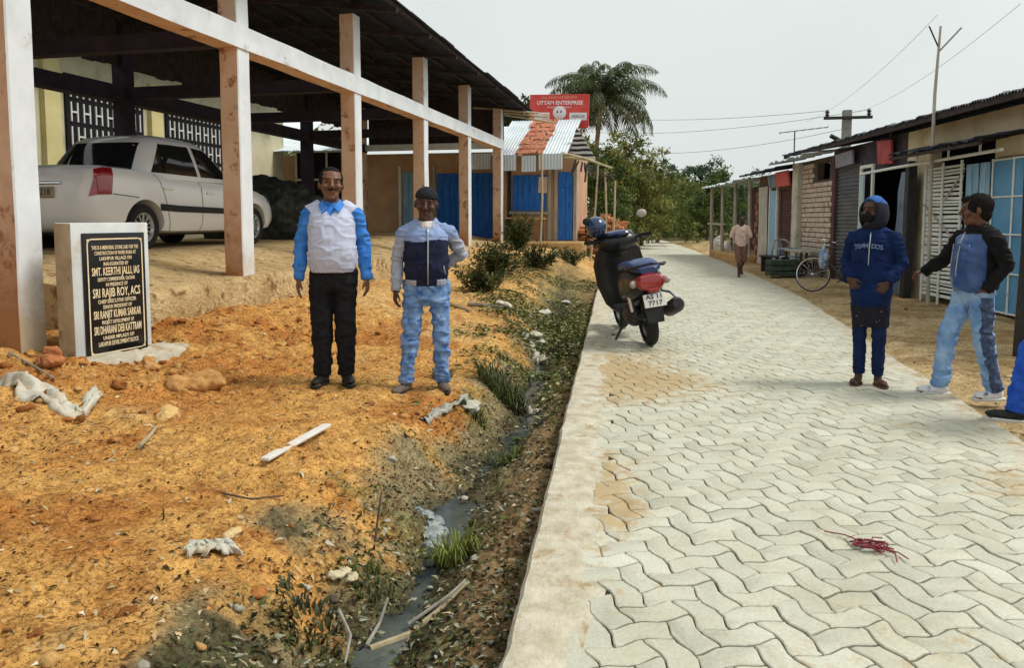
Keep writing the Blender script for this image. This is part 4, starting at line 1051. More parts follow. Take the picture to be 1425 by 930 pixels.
nm = bpy.data.meshes.new_from_object(body.evaluated_get(dg)); body.modifiers.clear(); body.data = nm; bpy.data.objects.remove(cob)
body.data.materials.clear(); body.data.materials.append(m_carw); body.data.set_sharp_from_angle(angle=R(40))
# cabin
GH = [(.93, -.165, 1.26, .775), (1.05, -.19, 1.13, .745), (1.20, -.22, .97, .70), (1.36, -.26, .79, .645), (1.44, -.27, .68, .605), (1.49, -.28, .56, .54), (1.53, -.29, .36, .40), (1.545, -.29, .12, .2)]
EXP = 4.2
mb = MB(); mb.rings([(0, cy, z, hw, ry) for z, cy, ry, hw in GH], 48, 0, True, EXP); mb.build('cabin', m_carw, car, sharp=60)
def gh(z): zs_ = [g_[0] for g_ in GH]; return [float(np.interp(z, zs_, [g_[k] for g_ in GH])) for k in (1, 2, 3)]
def sx_at(y, z):
    cy, ry, hw = gh(z); return hw * max(0, 1 - min(1, abs((y - cy) / ry)) ** EXP) ** (1 / EXP)
def sy_at(x, z, back=True):
    cy, ry, hw = gh(z); d = ry * max(0, 1 - min(1, abs(x / hw)) ** EXP) ** (1 / EXP); return cy - d if back else cy + d
def patch(fn, nu=10, nv=6):
    V = []; Fs = []
    for j in range(nv + 1):
        for i in range(nu + 1): V.append(fn(i / nu, j / nv))
    for j in range(nv):
        for i in range(nu): a_ = j * (nu + 1) + i; Fs.append((a_, a_ + 1, a_ + nu + 2, a_ + nu + 1))
    return V, Fs
for side in (1, -1):
    for q_ in ([(-1.0, 1.01), (-.10, .995), (-.14, 1.405), (-.72, 1.40)], [(-.03, .995), (.93, .985), (.26, 1.38), (-.06, 1.405)]):
        def fn(u, v):
            y = (q_[0][0] * (1 - u) + q_[1][0] * u) * (1 - v) + (q_[3][0] * (1 - u) + q_[2][0] * u) * v
            z = (q_[0][1] * (1 - u) + q_[1][1] * u) * (1 - v) + (q_[3][1] * (1 - u) + q_[2][1] * u) * v
            return (side * (sx_at(y, z) + .006), y, z)
        mb = MB(); mb.add(*patch(fn)); mb.build('side_window', m_cargl, car, smooth=True, sharp=None)
for back in (True, False):
    def fn(u, v):
        z = 1.03 + .37 * v; w_ = (.60 - .10 * v); x = (u * 2 - 1) * w_; return (x, sy_at(x, z, back) + (-.008 if back else .008), z)
    mb = MB(); mb.add(*patch(fn, 14, 6)); mb.build('rear_window' if back else 'windscreen', m_cargl, car, sharp=None)
def wheel(y, side):
    w_ = thing('wheel', None, None, (side * .70, y, .30)); w_.parent = car
    MB().lathe([(.19, -.085), (.265, -.088), (.29, -.06), (.296, 0), (.29, .06), (.265, .088), (.19, .085)], 'x', (0, 0, 0), 32).build('tyre', m_rub, w_)
    mb = MB(); mb.lathe([(.0, side * .062), (.05, side * .066), (.055, side * .05)], 'x', (0, 0, 0), 20); mb.lathe([(.155, side * .045), (.175, side * .075), (.198, side * .078), (.20, side * .03)], 'x', (0, 0, 0), 32)
    for k in range(12):
        a_ = 2 * math.pi * k / 12; mb.beam((side * .06, .04 * math.cos(a_), .04 * math.sin(a_)), (side * .066, .18 * math.cos(a_), .18 * math.sin(a_)), .03, .02, .004)
    mb.build('rim', m_alloy, w_); MB().lathe([(0, side * .02), (.19, side * .022)], 'x', (0, 0, 0), 24).build('brake_disc', m_blk, w_)
for y in (-1.24, 1.26):
    for s_ in (1, -1): wheel(y, s_)
for side in (1, -1):
    mb = MB(); mb.add(*patch(lambda u, v: cpt(-2.045 + .10 * v + .25 * u, .50 + .29 * v, side) + np.array([side * .007, -.010, 0]), 10, 8)); mb.build('tail_light', m_tail, car, sharp=None)
    mb = MB(); mb.add(*patch(lambda u, v: cpt(-.98 + 1.95 * u, .415 + .05 * v, side) + np.array([side * .012, 0, 0]), 20, 3)); mb.build('side_moulding', m_blk, car, sharp=None)
    for y0, lean in ((-.085, .02), (-1.0, -.12), (.98, .05)):
        mb = MB(); mb.add(*patch(lambda u, v: cpt(y0 + lean * (1 - v) * (2.2 if y0 < -.5 else 1) * -1 + .010 * u, .22 + .56 * v, side) + np.array([side * .003, 0, 0]), 1, 14)); mb.build('door_seam', m_blk, car, sharp=None)
    mb = MB(); mb.add(*patch(lambda u, v: cpt(-1.78 + .42 * u, .502 + .006 * v - .01 * u, side) + np.array([side * .003, 0, 0]), 8, 1)); mb.build('bumper_seam', m_blk, car, sharp=None)
    for y0 in (-.80, .10):
        p_ = cpt(y0, .60, side); mb = MB(); mb.box(p_ + np.array([side * .012, 0, 0]), (.03, .17, .035), None, .012, seg=2); mb.build('door_handle', m_carw, car)
    mb = MB(); mb.ell((side * .90, .78, 1.02), (.10, .05, .065), 12, 8); mb.build('wing_mirror', m_carw, car)
    mb = MB(); mb.add(*patch(lambda u, v: cpt(1.72 + .32 * u, .62 + .2 * v, side) + np.array([side * .004, .004, 0]), 8, 5)); mb.build('headlight', m_chrome, car, sharp=None)
mb = MB(); mb.box((0, -2.095, .72), (.52, .03, .13), None, .004); pl = mb.build('number_plate', m_plated, car)
me = text_mesh('lettering', 'AS 11 5218', .1, m_blk, None, TX(0, -2.113, .72), 1, .001); link('lettering', me, pl)
MB().box((0, -2.085, .83), (.7, .03, .035), None, .01).build('boot_trim', m_chrome, car)
MB().tube([(.45, -2.12, .24), (.45, -1.7, .26)], .03, 10).build('exhaust', m_iron, car)
MB().box((0, 0, .24), (1.3, 3.2, .1), None, .03).build('underbody', m_blk, car)

# ================================================================== scooter parked on the lane edge
m_scb = M('scooter_black', (.010, .010, .014), None, rough=.38, spec=.4, coat=.15)
m_seat = M('scooter_seat', (.02, .045, .13), (.03, .07, .20), 6, rough=.35, spec=.5)
m_lens = M('clear_lens', (.42, .36, .33), None, rough=.15)
m_navy = M('glossy_navy', (.015, .035, .11), None, rough=.12, coat=.8)
fr_, rr_ = G(861, 452), G(906, 481)
sct = thing('parked_scooter', 'black scooter with big red tail light leaning on its stand at the lane edge', 'scooter', (rr_.x, rr_.y + .02, .0), math.atan2(-(fr_.x - rr_.x), fr_.y - rr_.y), rot=None)
sct.rotation_euler = (0, R(-9), math.atan2(-(fr_.x - rr_.x), fr_.y - rr_.y)); sct.scale = (1.12, 1.12, 1.12)
# local frame: rear wheel contact at the origin, +Y forwards
def loft_y(rows, n=20, ex=2.6):
    mb = MB(); mb.rings([(cx, -cz, y, rx, rz) for y, cx, cz, rx, rz in rows], n, 0, True, ex); mb.move(lambda V: np.stack([V[:, 0], V[:, 2], -V[:, 1]], 1)); return mb
def wheel2(y, r=.235, w_=.052):
    wh = thing('wheel', None, None, (0, y, r)); wh.parent = sct
    MB().lathe([(r - .075, -w_ * .9), (r - .03, -w_), (r - .006, -w_ * .55), (r, 0), (r - .006, w_ * .55), (r - .03, w_), (r - .075, w_ * .9)], 'x', (0, 0, 0), 28).build('tyre', m_rub, wh)
    mb = MB(); mb.lathe([(r - .07, -.03), (r - .06, 0), (r - .07, .03)], 'x', (0, 0, 0), 24)
    for k in range(5): a_ = 2 * math.pi * k / 5; mb.beam((0, 0, 0), (0, (r - .07) * math.cos(a_), (r - .07) * math.sin(a_)), .03, .03)
    mb.lathe([(0, -.05), (.045, -.05), (.045, .05), (0, .05)], 'x', (0, 0, 0), 14); mb.build('rim', m_iron, wh)
wheel2(0); wheel2(1.25)
loft_y([(-.36, 0, .66, .05, .035), (-.34, 0, .665, .11, .085), (-.22, 0, .655, .155, .13), (0, 0, .63, .185, .165), (.25, 0, .60, .185, .18), (.48, 0, .56, .15, .18), (.58, 0, .52, .10, .14)], 22).build('rear_body', m_scb, sct)
loft_y([(-.33, 0, .775, .08, .03), (-.26, 0, .80, .135, .055), (-.05, 0, .815, .15, .065), (.12, 0, .80, .145, .055), (.30, 0, .785, .155, .055), (.52, 0, .77, .12, .05), (.60, 0, .76, .06, .03)], 20).build('seat', m_seat, sct)
loft_y([(-.405, 0, .665, .05, .035), (-.395, 0, .665, .115, .072), (-.35, 0, .67, .14, .088), (-.28, 0, .67, .145, .08)], 18, 2.2).build('tail_light', m_tail, sct)
for s_ in (-1, 1):
    mb = MB(); mb.ell((s_ * .155, -.30, .665), (.036, .06, .038), 12, 8, rotm(0, 0, s_ * .5)); mb.build('indicator', m_lens, sct)
mb = MB(); mb.tube([(-.14, .05, .80), (-.185, -.18, .80), (-.15, -.38, .83), (0, -.42, .845), (.15, -.38, .83), (.185, -.18, .80), (.14, .05, .80)], .014, 8); mb.build('grab_rail', m_blk, sct)
mb = MB(); mb.tube([(.13, -.05, .55), (.22, -.16, .52), (.25, -.28, .46), (.21, -.34, .40), (.15, -.2, .42)], .013, 8); mb.build('crash_bar', m_chrome, sct)
mb = MB(); V = []
mb.prism([(-.075, -.02), (.075, -.02), (.10, .26), (-.10, .26)], -.006, .006, 'y'); mb.move(lambda V: V @ rotm(R(-14)).T + np.array([0, -.36, .30])); mb.build('mudguard', m_blk, sct)
mb = MB(); mb.box((0, -.405, .50), (.21, .012, .125), rotm(R(-12)), .004); pl = mb.build('number_plate', m_plate, sct)
for tx, z in (('AS 11', .535), ('7717', .475)):
    me = text_mesh('lettering', tx, .062, m_blk, None, Matrix.Translation((0, -.4125 - (.535 - z) * -.21 * 0 + (.50 - z) * -.2, z)) @ Matrix.Rotation(R(-12), 4, 'X') @ FX, 1.1, .001, bold=.001); link('lettering', me, pl)
MB().box((0, -.40, .595), (.10, .03, .035), None, .008).build('reflector', m_tail, sct)
mb = MB(); mb.tube([(.13, .30, .30), (.17, .1, .30), (.19, -.05, .33)], .022, 8); mb.tube([(.19, -.04, .32), (.20, -.12, .345), (.215, -.36, .42), (.215, -.42, .435)], [.045, .07, .075, .05], 14); mb.build('silencer', m_iron, sct)
mb = MB(); mb.ell((-.10, .18, .30), (.09, .26, .11), 14, 9); mb.build('engine', m_iron, sct)
mb = MB(); mb.tube([(-.12, .1, .52), (-.12, -.02, .27)], .03, 10); mb.build('shock_absorber', m_chrome, sct)
mb = MB(); mb.span((-.17, .42, .27), (.17, .98, .33), bev=.02); mb.build('footboard', m_blk, sct)
mb = MB(); rows = []
for z, y, rx in ((.24, 1.0, .12), (.34, .98, .21), (.55, 1.02, .27), (.78, 1.0, .285), (.92, .95, .25), (1.0, .93, .17)):
    rows.append((0, y, z, rx, .055))
mb.rings(rows, 18, 0, True, 2.2); mb.build('leg_shield', m_scb, sct)
mb = MB(); mb.ell((0, 1.22, .36), (.085, .26, .16), 16, 10); mb.build('front_mudguard', m_scb, sct)
mb = MB(); mb.tube([(0, 1.22, .26), (0, 1.02, .75), (0, .92, 1.0)], .035, 10); mb.build('fork', m_iron, sct)
hv = remesh(MB().ell((0, .92, 1.02), (.24, .16, .125), 16, 10).ell((0, .98, .95), (.19, .12, .12), 14, 8).ell((-.13, .90, 1.03), (.09, .06, .05)).ell((.13, .90, 1.03), (.09, .06, .05)), .012, 2)
ho = link('handlebar_cowl', np_mesh('handlebar_cowl', *hv, m_scb), sct)
mb = MB(); mb.tube([(-.36, .80, 1.06), (-.2, .89, 1.045), (0, .92, 1.03), (.2, .89, 1.045), (.36, .80, 1.06)], .016, 8); hb_ = mb.build('handlebar', m_blk, sct)
for s_ in (-1, 1):
    MB().tube([(s_ * .25, .87, 1.05), (s_ * .37, .79, 1.06)], .022, 10).build('grip', m_rub, hb_)
    MB().tube([(s_ * .22, .91, 1.03), (s_ * .30, .85, 1.02), (s_ * .36, .83, 1.02)], .007, 6).build('brake_lever', m_chrome, hb_)
    mb = MB(); mb.tube([(s_ * .2, .90, 1.05), (s_ * .27, .87, 1.20), (s_ * .29, .86, 1.24)], .008, 6); mo = mb.build('mirror_stem', m_blk, sct)
    mb = MB(); mb.ell((s_ * .30, .85, 1.285), (.058, .018, .045), 14, 8); mb.build('mirror', m_lens if s_ > 0 else m_blk, mo)
mb = MB(); mb.tube([(-.10, .42, .27), (-.30, .36, .01), (-.36, .36, .0)], .014, 7); mb.build('side_stand', m_iron, sct)
MB().ell((.0, .80, 1.11), (.15, .075, .035), 12, 8).build('dashboard', m_navy, sct)
hmx = Matrix.Translation(sct.location) @ sct.rotation_euler.to_matrix().to_4x4() @ Vector((-.215 * 1.12, .88 * 1.12, 1.20 * 1.12))
hel = thing('helmet', 'glossy dark blue helmet hung over the scooter handlebar', 'helmet', hmx - Vector((0, 0, .12)), R(20))
Vh, Fh = remesh(MB().ell((0, 0, .13), (.125, .15, .135), 20, 14).ell((0, .05, .07), (.11, .1, .08), 14, 9), .012, 2)
link('shell', np_mesh('shell', Vh, Fh, m_navy), hel); MB().add(*patch(lambda u, v: (.13 * math.sin((u - .5) * 2.6), .155 * math.cos((u - .5) * 2.6) + .004, .06 + .09 * v), 14, 4)).build('visor', m_cargl, hel, sharp=None)
MB().tube([(-.11, .03, .03), (0, .06, -.03), (.11, .03, .03)], .008, 6).build('strap', m_blk, hel)

# ================================================================== things standing before the right-hand shops
def at(px, py, z=0): v = G(px, py, z); return (v.x, v.y, z)
tb = thing('wooden_table', 'rough wooden table standing before the brick fronted shop', 'table', at(1118, 384), TH_R)
MB().box((0, 0, .62), (.62, 1.35, .05), None, .008).build('tabletop', m_grey, tb)
for sx in (-.25, .25):
    for sy in (-.58, .58): MB().tube([(sx, sy, -.03), (sx, sy, .6)], .032, 7).build('leg', m_dark, tb)
MB().box((0, 0, .3), (.5, 1.2, .03), None, .006).build('shelf', m_dark, tb)
for (px, py, lb, mt) in ((1136, 382, 'dark cloth bundle under the wooden table', m_purple), (1108, 381, 'blue cloth bundle under the wooden table', m_steelblue)):
    p_ = at(px, py); Vb, Fb = remesh(MB().ell((0, 0, .13), (.2, .26, .15), 14, 9).ell((.08, .1, .2), (.12, .14, .12)), .02, 1); Vb = Vb + vnormals(Vb, Fb) * (.025 * fbm(Vb[:, 0] * 9, Vb[:, 1] * 9, Vb[:, 2] * 9, 3, 3))[:, None]
    tag(link('cloth_bundle', np_mesh('cloth_bundle', Vb, Fb, mt), None, p_), lb, 'bundle')
m_chair = M('blue_patterned_plastic', (.12, .22, .42), (.50, .56, .62), 9, rough=.5, ramp=(.44, .56))
ch = thing('plastic_chair', 'blue and white patterned plastic chair beside the wooden table', 'chair', at(1099, 380), R(70)); 
MB().box((0, 0, .43), (.46, .44, .03), None, .01).build('seat', m_chair, ch); 
mb = MB(); mb.add(*patch(lambda u, v: (.46 * (u - .5) * (1 - .12 * v), .22 + .07 * v + .03 * math.cos((u - .5) * 3), .46 + .48 * v - .06 * v * (2 * u - 1) ** 2), 10, 8)); o = mb.build('backrest', m_chair, ch, sharp=None); sm_ = o.modifiers.new('s', 'SOLIDIFY'); sm_.thickness = .02
for sx in (-1, 1):
    for sy in (-.19, .2): MB().tube([(sx * .2, sy, .42), (sx * .23, sy * 1.15, -.02)], [.026, .02], 7).build('leg', m_chair, ch)
    MB().tube([(sx * .23, -.2, .42), (sx * .25, -.18, .62), (sx * .24, .1, .65), (sx * .21, .25, .62)], .018, 7).build('armrest', m_chair, ch)
cr = thing('wooden_crate', 'dark green wooden crate on the earth before the maroon shop', 'crate', at(1090, 384), R(12))
m_crate = M('dark_green_wood', (.03, .05, .035), (.07, .10, .07), 8, rough=.8)
mb = MB()
for k in range(3):
    for s_ in (-1, 1): mb.box((0, s_ * .26, .07 + k * .13), (.72, .02, .11), None, .004); mb.box((s_ * .36, 0, .07 + k * .13), (.02, .5, .11), None, .004)
mb.box((0, 0, .39), (.7, .5, .02), None, .003); mb.build('slats', m_crate, cr)
for sx in (-1, 1):
    for sy in (-1, 1): MB().box((sx * .34, sy * .235, .2), (.04, .04, .42), None, .004).build('corner_post', m_crate, cr)
bk = thing('bench', 'low dark bench with a curved white rail in front of the pale blue door', 'bench', at(1076, 378), TH_R + R(8))
MB().box((0, 0, .4), (.36, 1.1, .04), None, .008).build('seat', m_dark, bk)
for sy in (-.45, .45): MB().box((0, sy, .19), (.3, .05, .42), None, .006).build('leg', m_dark, bk)
MB().tube([(.16, -.5, .42), (.2, -.5, .78), (.2, -.2, .86), (.2, .4, .84), (.16, .5, .42)], .02, 7).build('backrest', m_grey, bk)
# bicycle leaning by the roller shutter
bc = thing('bicycle', 'old bicycle with bags hanging on it beside the roller shutter', 'bicycle', at(1168, 408), TH_R + R(-12)); bc.rotation_euler = (0, R(7), TH_R + R(52))
m_bk = M('bicycle_black', (.03, .035, .04), None, rough=.35, coat=.3)
for y in (-.52, .52):
    wh = thing('wheel', None, None, (0, y, .34)); wh.parent = bc
    mb = MB(); mb.lathe([(.325, -.014), (.338, -.012), (.345, 0), (.338, .012), (.325, .014), (.318, 0), (.325, -.014)], 'x', (0, 0, 0), 36); mb.build('tyre', m_rub, wh)
    mb = MB(); mb.lathe([(.305, -.01), (.32, -.012), (.32, .012), (.305, .01), (.305, -.01)], 'x', (0, 0, 0), 36)
    for k in range(18): a_ = 2 * math.pi * k / 18; mb.tube([(.015 * (-1) ** k, 0, 0), (0, .31 * math.cos(a_), .31 * math.sin(a_))], .003, 4)
    mb.tube([(-.04, 0, 0), (.04, 0, 0)], .02, 8); mb.build('rim', m_chrome, wh)
    mb = MB(); mb.add(*patch(lambda u, v: ((v - .5) * .07, .375 * math.cos(.3 + 2.0 * u), .375 * math.sin(.3 + 2.0 * u)), 14, 2)); mb.build('mudguard', m_bk, bc, loc=(0, y, .34), sharp=None)
fb = [(0, -.52, .34), (0, -.05, .30), (0, -.15, .82), (0, .34, .88), (0, .38, .72), (0, .52, .34)]
mb = MB()
for i, j in ((0, 1), (0, 2), (1, 2), (1, 4), (2, 3), (3, 4), (4, 5)): mb.tube([fb[i], fb[j]], .017, 8)
mb.build('frame', m_bk, bc)
mb = MB(); mb.tube([(-.28, .22, .98), (-.24, .30, .99), (0, .35, .95), (.24, .30, .99), (.28, .22, .98)], .012, 8); mb.tube([(0, .34, .88), (0, .35, .96)], .014, 8); mb.build('handlebar', m_chrome, bc)
mb = MB(); mb.ell((0, -.18, .90), (.09, .14, .035), 12, 8); mb.build('saddle', m_blk, bc)
mb = MB(); mb.lathe([(.0, -.012), (.09, -.01), (.09, .01), (0, .012)], 'x', (.04, -.05, .30), 20); mb.tube([(.07, -.05, .30), (.08, .08, .20)], .012, 6); mb.tube([(-.07, -.05, .30), (-.08, -.18, .40)], .012, 6); mb.build('crank', m_iron, bc)
for (y, x, z, mt, lb) in ((.30, -.12, .62, m_chair, 'pale patterned bag hanging from the bicycle handlebar'), (-.45, -.13, .62, M('grey_sack', (.25, .25, .26), (.4, .4, .4), 8, rough=.8), 'grey sack hanging over the rear of the bicycle')):
    Vb, Fb = remesh(MB().ell((0, 0, 0), (.09, .16, .19), 14, 9).ell((0, .02, .2), (.04, .08, .1)), .016, 1); Vb = Vb + vnormals(Vb, Fb) * (.02 * fbm(Vb[:, 0] * 11, Vb[:, 1] * 11, Vb[:, 2] * 11, 3, 8))[:, None]
    wp = Matrix.Translation(bc.location) @ bc.rotation_euler.to_matrix().to_4x4() @ Vector((x, y, z)); tag(link('hanging_bag', np_mesh('hanging_bag', Vb, Fb, mt), None, wp), lb, 'bag')
# pale sacks by the far stall
m_sack = M('pale_sack', (.55, .54, .52), (.70, .69, .66), 7, rough=.85, bump=.4, bscale=60)
for k, (px, py, sc_, lb) in enumerate(((1000, 354, 1.0, 'pale upright sack left of the timber stall poles'), (1015, 357, .85, 'crumpled white sack between the child and the stall poles'), (1022, 355, .8, 'small white sack just behind the walking child'))):
    Vb, Fb = remesh(MB().ell((0, 0, .3), (.27, .24, .36), 16, 10).ell((.05, 0, .62), (.12, .1, .12)), .03, 1); Vb = Vb + vnormals(Vb, Fb) * (.05 * fbm(Vb[:, 0] * 6 + k * 9, Vb[:, 1] * 6, Vb[:, 2] * 6, 3, 8))[:, None]
    tag(link('sack', np_mesh('sack', Vb * sc_, Fb, m_sack), None, at(px, py, -.02)), lb, 'sack', 'sacks by the far stall')
# dark post at the right edge, near the camera
fp = thing('gate_post', 'thick dark post in the earth at the right edge before the blue gate', 'post', at(1421, 502, -.03))
mb = MB(); mb.tube([(0, 0, -.1), (.02, 0, 1.1), (.0, 0, 2.35)], [.085, .075, .07], 10); mb.build('post', m_iron, fp); MB().lathe([(0, .05), (.13, .03), (.22, -.03)], 'z', (0, 0, 0), 14).build('earth_collar', m_mud, fp)
# ================================================================== people
m_skin = M('skin', (.9, .9, .9), (1.08, 1.05, 1.02), 30, rough=.5, spec=.35, attr=True)
def vrot(v, ax, a): return (Matrix.Rotation(a, 3, Vector(ax)) @ Vector(v))
def add_hand(mb, wr, d, n, t, curl=.5, k=1.0, spread=.06):
    """palm, four fingers of unequal length with two bends each, thumb leaving the side of the palm near the wrist"""
    wr, d, n, t = Vector(wr), Vector(d).normalized(), Vector(n).normalized(), Vector(t).normalized()
    n = (n - d * n.dot(d)).normalized(); t = (t - d * t.dot(d) - n * t.dot(n)).normalized()
    rot = np.array(Matrix((t, d, n)).transposed())
    mb.tube([wr - d * .02, wr + d * .02], [.026 * k, .026 * k], 10)
    mb.ell(wr + d * (.048 * k), (.042 * k, .052 * k, .017 * k), 14, 9, rot)
    for i, L_ in enumerate((.074, .082, .077, .060)):
        b = wr + d * ((.084 - .004 * abs(i - 1.2)) * k) + t * ((.031 - .0208 * i) * k)
        sp = (1.2 - i) * spread; dd = (d + t * sp).normalized(); P = [b - dd * .02 * k, b]; a = 0
        for f in (.45, .31, .24):
            a += curl * (.75 + .1 * i); v = dd * math.cos(a) + n * math.sin(a); P.append(P[-1] + v * (L_ * f * k))
        mb.tube(P, [.0092 * k, .0095 * k, .0088 * k, .008 * k, .0062 * k], 8)
    b = wr + d * (.022 * k) + t * (.026 * k); v1 = (t * .75 + d * .75 + n * .25).normalized(); v2 = (d + t * .15 + n * .4).normalized()
    mb.tube([b - v1 * .01, b + v1 * (.036 * k), b + v1 * (.036 * k) + v2 * (.030 * k), b + v1 * (.036 * k) + v2 * (.052 * k)], [.013 * k, .0115 * k, .0095 * k, .007 * k], 8)
JD = dict(hip_a=(-.095, 0, .90), hip_b=(.095, 0, .90), knee_a=(-.10, -.012, .49), knee_b=(.10, -.012, .49), ank_a=(-.105, .025, .08), ank_b=(.105, .025, .08),
          toe_a=(-.15, -1, 0), toe_b=(.15, -1, 0), sh_a=(-.18, .005, 1.385), sh_b=(.18, .005, 1.385), el_a=(-.245, .03, 1.115), el_b=(.245, .03, 1.115),
          wr_a=(-.265, -.03, .865), wr_b=(.265, -.03, .865), hd_a=None, hd_b=None, curl_a=.35, curl_b=.35)
class Person:
    def __init__(s, label, loc, yaw, H, skin, build=1.0, belly=0.0, head=(0, 0, 0), group=None, moustache=False, **kw):
        s.J = dict(JD); s.J.update(kw); s.k = H / 1.70; s.build = build; s.belly = belly
        s.root = thing('person', label, 'person', loc, yaw, group)
        J = s.J; b = build * .87; mb = MB()
        mb.rings([(0, 0, .80, .09, .08), (0, 0, .86, .155 * b, .105 * b), (0, 0, .95, .16 * b, .11 * b), (0, -.02 * belly, 1.05, .145 * b, .105 * b + .05 * belly), (0, -.015 * belly, 1.15, .15 * b, .105 * b + .035 * belly),
                  (0, 0, 1.27, .168 * b, .112 * b), (0, .005, 1.36, .16 * b, .095 * b), (0, .005, 1.42, .105, .07), (0, 0, 1.46, .058, .058)], 20)
        for q in 'ab':
            mb.tube([J['sh_' + q], J['el_' + q], J['wr_' + q]], [.056 * b, .043 * b, .028], 12); mb.ell(J['sh_' + q], (.054 * b,) * 3, 12, 8)
            mb.tube([J['hip_' + q], J['knee_' + q], J['ank_' + q]], [.085 * b, .054 * b, .036], 14)
            kn, an = Vector(J['knee_' + q]), Vector(J['ank_' + q]); mb.ell(kn.lerp(an, .3) + Vector((0, .018, 0)), (.05, .05, .1), 12, 8)
            t_ = Vector(J['toe_' + q]).normalized(); an = Vector(J['ank_' + q])
            sd = t_.cross(Vector((0, 0, 1))).normalized(); rot = np.array(Matrix((sd, t_, sd.cross(t_))).transposed())
            mb.ell(an - Vector((0, 0, .03)), (.036, .045, .05), 12, 8); mb.ell(an + t_ * .07 + Vector((0, 0, -.048)), (.042, .10, .03), 14, 8, rot)
            for i in range(5): mb.ell(an + t_ * (.155 - .012 * abs(i - 1) ** 1.2) + sd * ((i - 2) * .0165) * (1 if q == 'a' else 1) + Vector((0, 0, -.062)), (.0095, .022, .0105), 8, 6, rot)
            d = (Vector(J['wr_' + q]) - Vector(J['el_' + q])).normalized()
            hd = J['hd_' + q]
            if hd: add_hand(mb, J['wr_' + q], hd[0], hd[1], hd[2], J['curl_' + q])
            else:
                inw = Vector((1 if q == 'a' else -1, 0, 0)); add_hand(mb, J['wr_' + q], d, inw + Vector((0, .25, 0)), Vector((0, -1, 0)), J['curl_' + q])
        hy, hp, hr = head
        s.HM = Matrix.Translation(Vector(J.get('headpos', (0, -.02, 1.612)))) @ Euler((hp, hr, hy)).to_matrix().to_4x4() @ Matrix.Scale(1.08, 4)
        mb.tube([(0, .012, 1.42), (0, .006, 1.48), tuple(s.HM @ Vector((0, .02, -.06)))], [.070, .062, .056], 14)
        hm = MB()
        hm.rings([(0, .012, -.06, .052, .066), (0, .008, -.03, .064, .082), (0, .008, .01, .071, .090), (0, .008, .05, .074, .096), (0, .012, .085, .066, .086), (0, .016, .110, .042, .056), (0, .016, .121, .012, .018)], 24, 0, True, 2.1)
        hm.ell((0, -.03, -.075), (.048, .052, .042), 16, 10); hm.ell((0, -.062, -.098), (.024, .020, .018), 12, 8)          # jaw, chin
        hm.ell((0, -.075, .036), (.052, .018, .012), 14, 8)                                                              # brow
        for sx in (-1, 1):
            hm.ell((sx * .042, -.060, -.018), (.026, .024, .022), 12, 8); hm.ell((sx * .031, -.068, .012), (.0145, .0125, .0095), 12, 8)   # cheek, eye
            hm.ell((sx * .076, .012, -.002), (.010, .020, .032), 10, 8, rotm(0, 0, sx * .35)); hm.ell((sx * .0125, -.090, -.028), (.010, .011, .008), 10, 6)
        hm.tube([(0, -.082, .030), (0, -.097, .0), (0, -.108, -.022), (0, -.098, -.032)], [.009, .011, .0145, .009], 10)    # nose
        hm.ell((0, -.083, -.052), (.025, .014, .0065), 12, 8); hm.ell((0, -.081, -.064), (.021, .014, .0075), 12, 8)         # lips
        A = hm.arr() * np.array([1.07, 1, 1])
        Hm = np.array(s.HM); mb.add(A @ Hm[:3, :3].T + Hm[:3, 3], hm.F)
        V, Fq = remesh(mb, .0052, 2, .5)
        Hi = np.array(s.HM.inverted()); P = V @ Hi[:3, :3].T + Hi[:3, 3]
        sk = np.array(skin); C = np.tile(sk, (len(V), 1)); C = C * (1 + .10 * fbm(V[:, 0] * 14, V[:, 1] * 14, V[:, 2] * 14, 3, 3))[:, None]
        front = (P[:, 1] < -.045) & (np.abs(P[:, 2]) < .13)
        def paint(mask, c, a=1.0): C[mask & front] = C[mask & front] * (1 - a) + np.array(c) * a
        ax_ = np.abs(P[:, 0])
        paint(((P[:, 0] / .027) ** 2 + ((P[:, 2] + .057) / .0125) ** 2) < 1, sk * np.array([.85, .6, .6]), .8)
        paint((np.abs(P[:, 2] + .0575) < .0022) & (ax_ < .022), sk * .35, .8)
        if moustache: paint(((P[:, 0] / .032) ** 2 + ((P[:, 2] + .0425) / .0085) ** 2) < 1, (.012, .010, .009))
        paint((((ax_ - .031) / .018) ** 2 + ((P[:, 2] - .014) / .010) ** 2) < 1, sk * .62, .6)  # eye-socket shade painted into the skin colour
        paint((((ax_ - .031) / .0125) ** 2 + ((P[:, 2] - .011) / .0046) ** 2) < 1, (.030, .021, .017))  # dark slit paints the eye as shadowed
        paint((((ax_ - .031) / .0062) ** 2 + ((P[:, 2] - .011) / .0050) ** 2) < 1, (.012, .008, .006))
        paint((((ax_ - .033) / .022) ** 2 + ((P[:, 2] - .036 + .10 * (ax_ - .033) ** 2 * 60 * .3) / .0048) ** 2) < 1, (.014, .011, .010))
        s.skin_paint = C
        s.mesh('body', V, Fq, m_skin, colors=C)
    def zm(s, V):
        V = np.array(V, float); z = V[:, 2]; V[:, 2] = np.where(z < 1.25, z, np.where(z < 1.45, 1.25 + (z - 1.25) * .8, z - .04)); return V
    def mesh(s, name, V, Fq, mats, mi=None, colors=None, parent=None, loc=None):
        return link(name, np_mesh(name, s.zm(V) * s.k, Fq, mats, mi, True, None, colors), parent or s.root, loc)
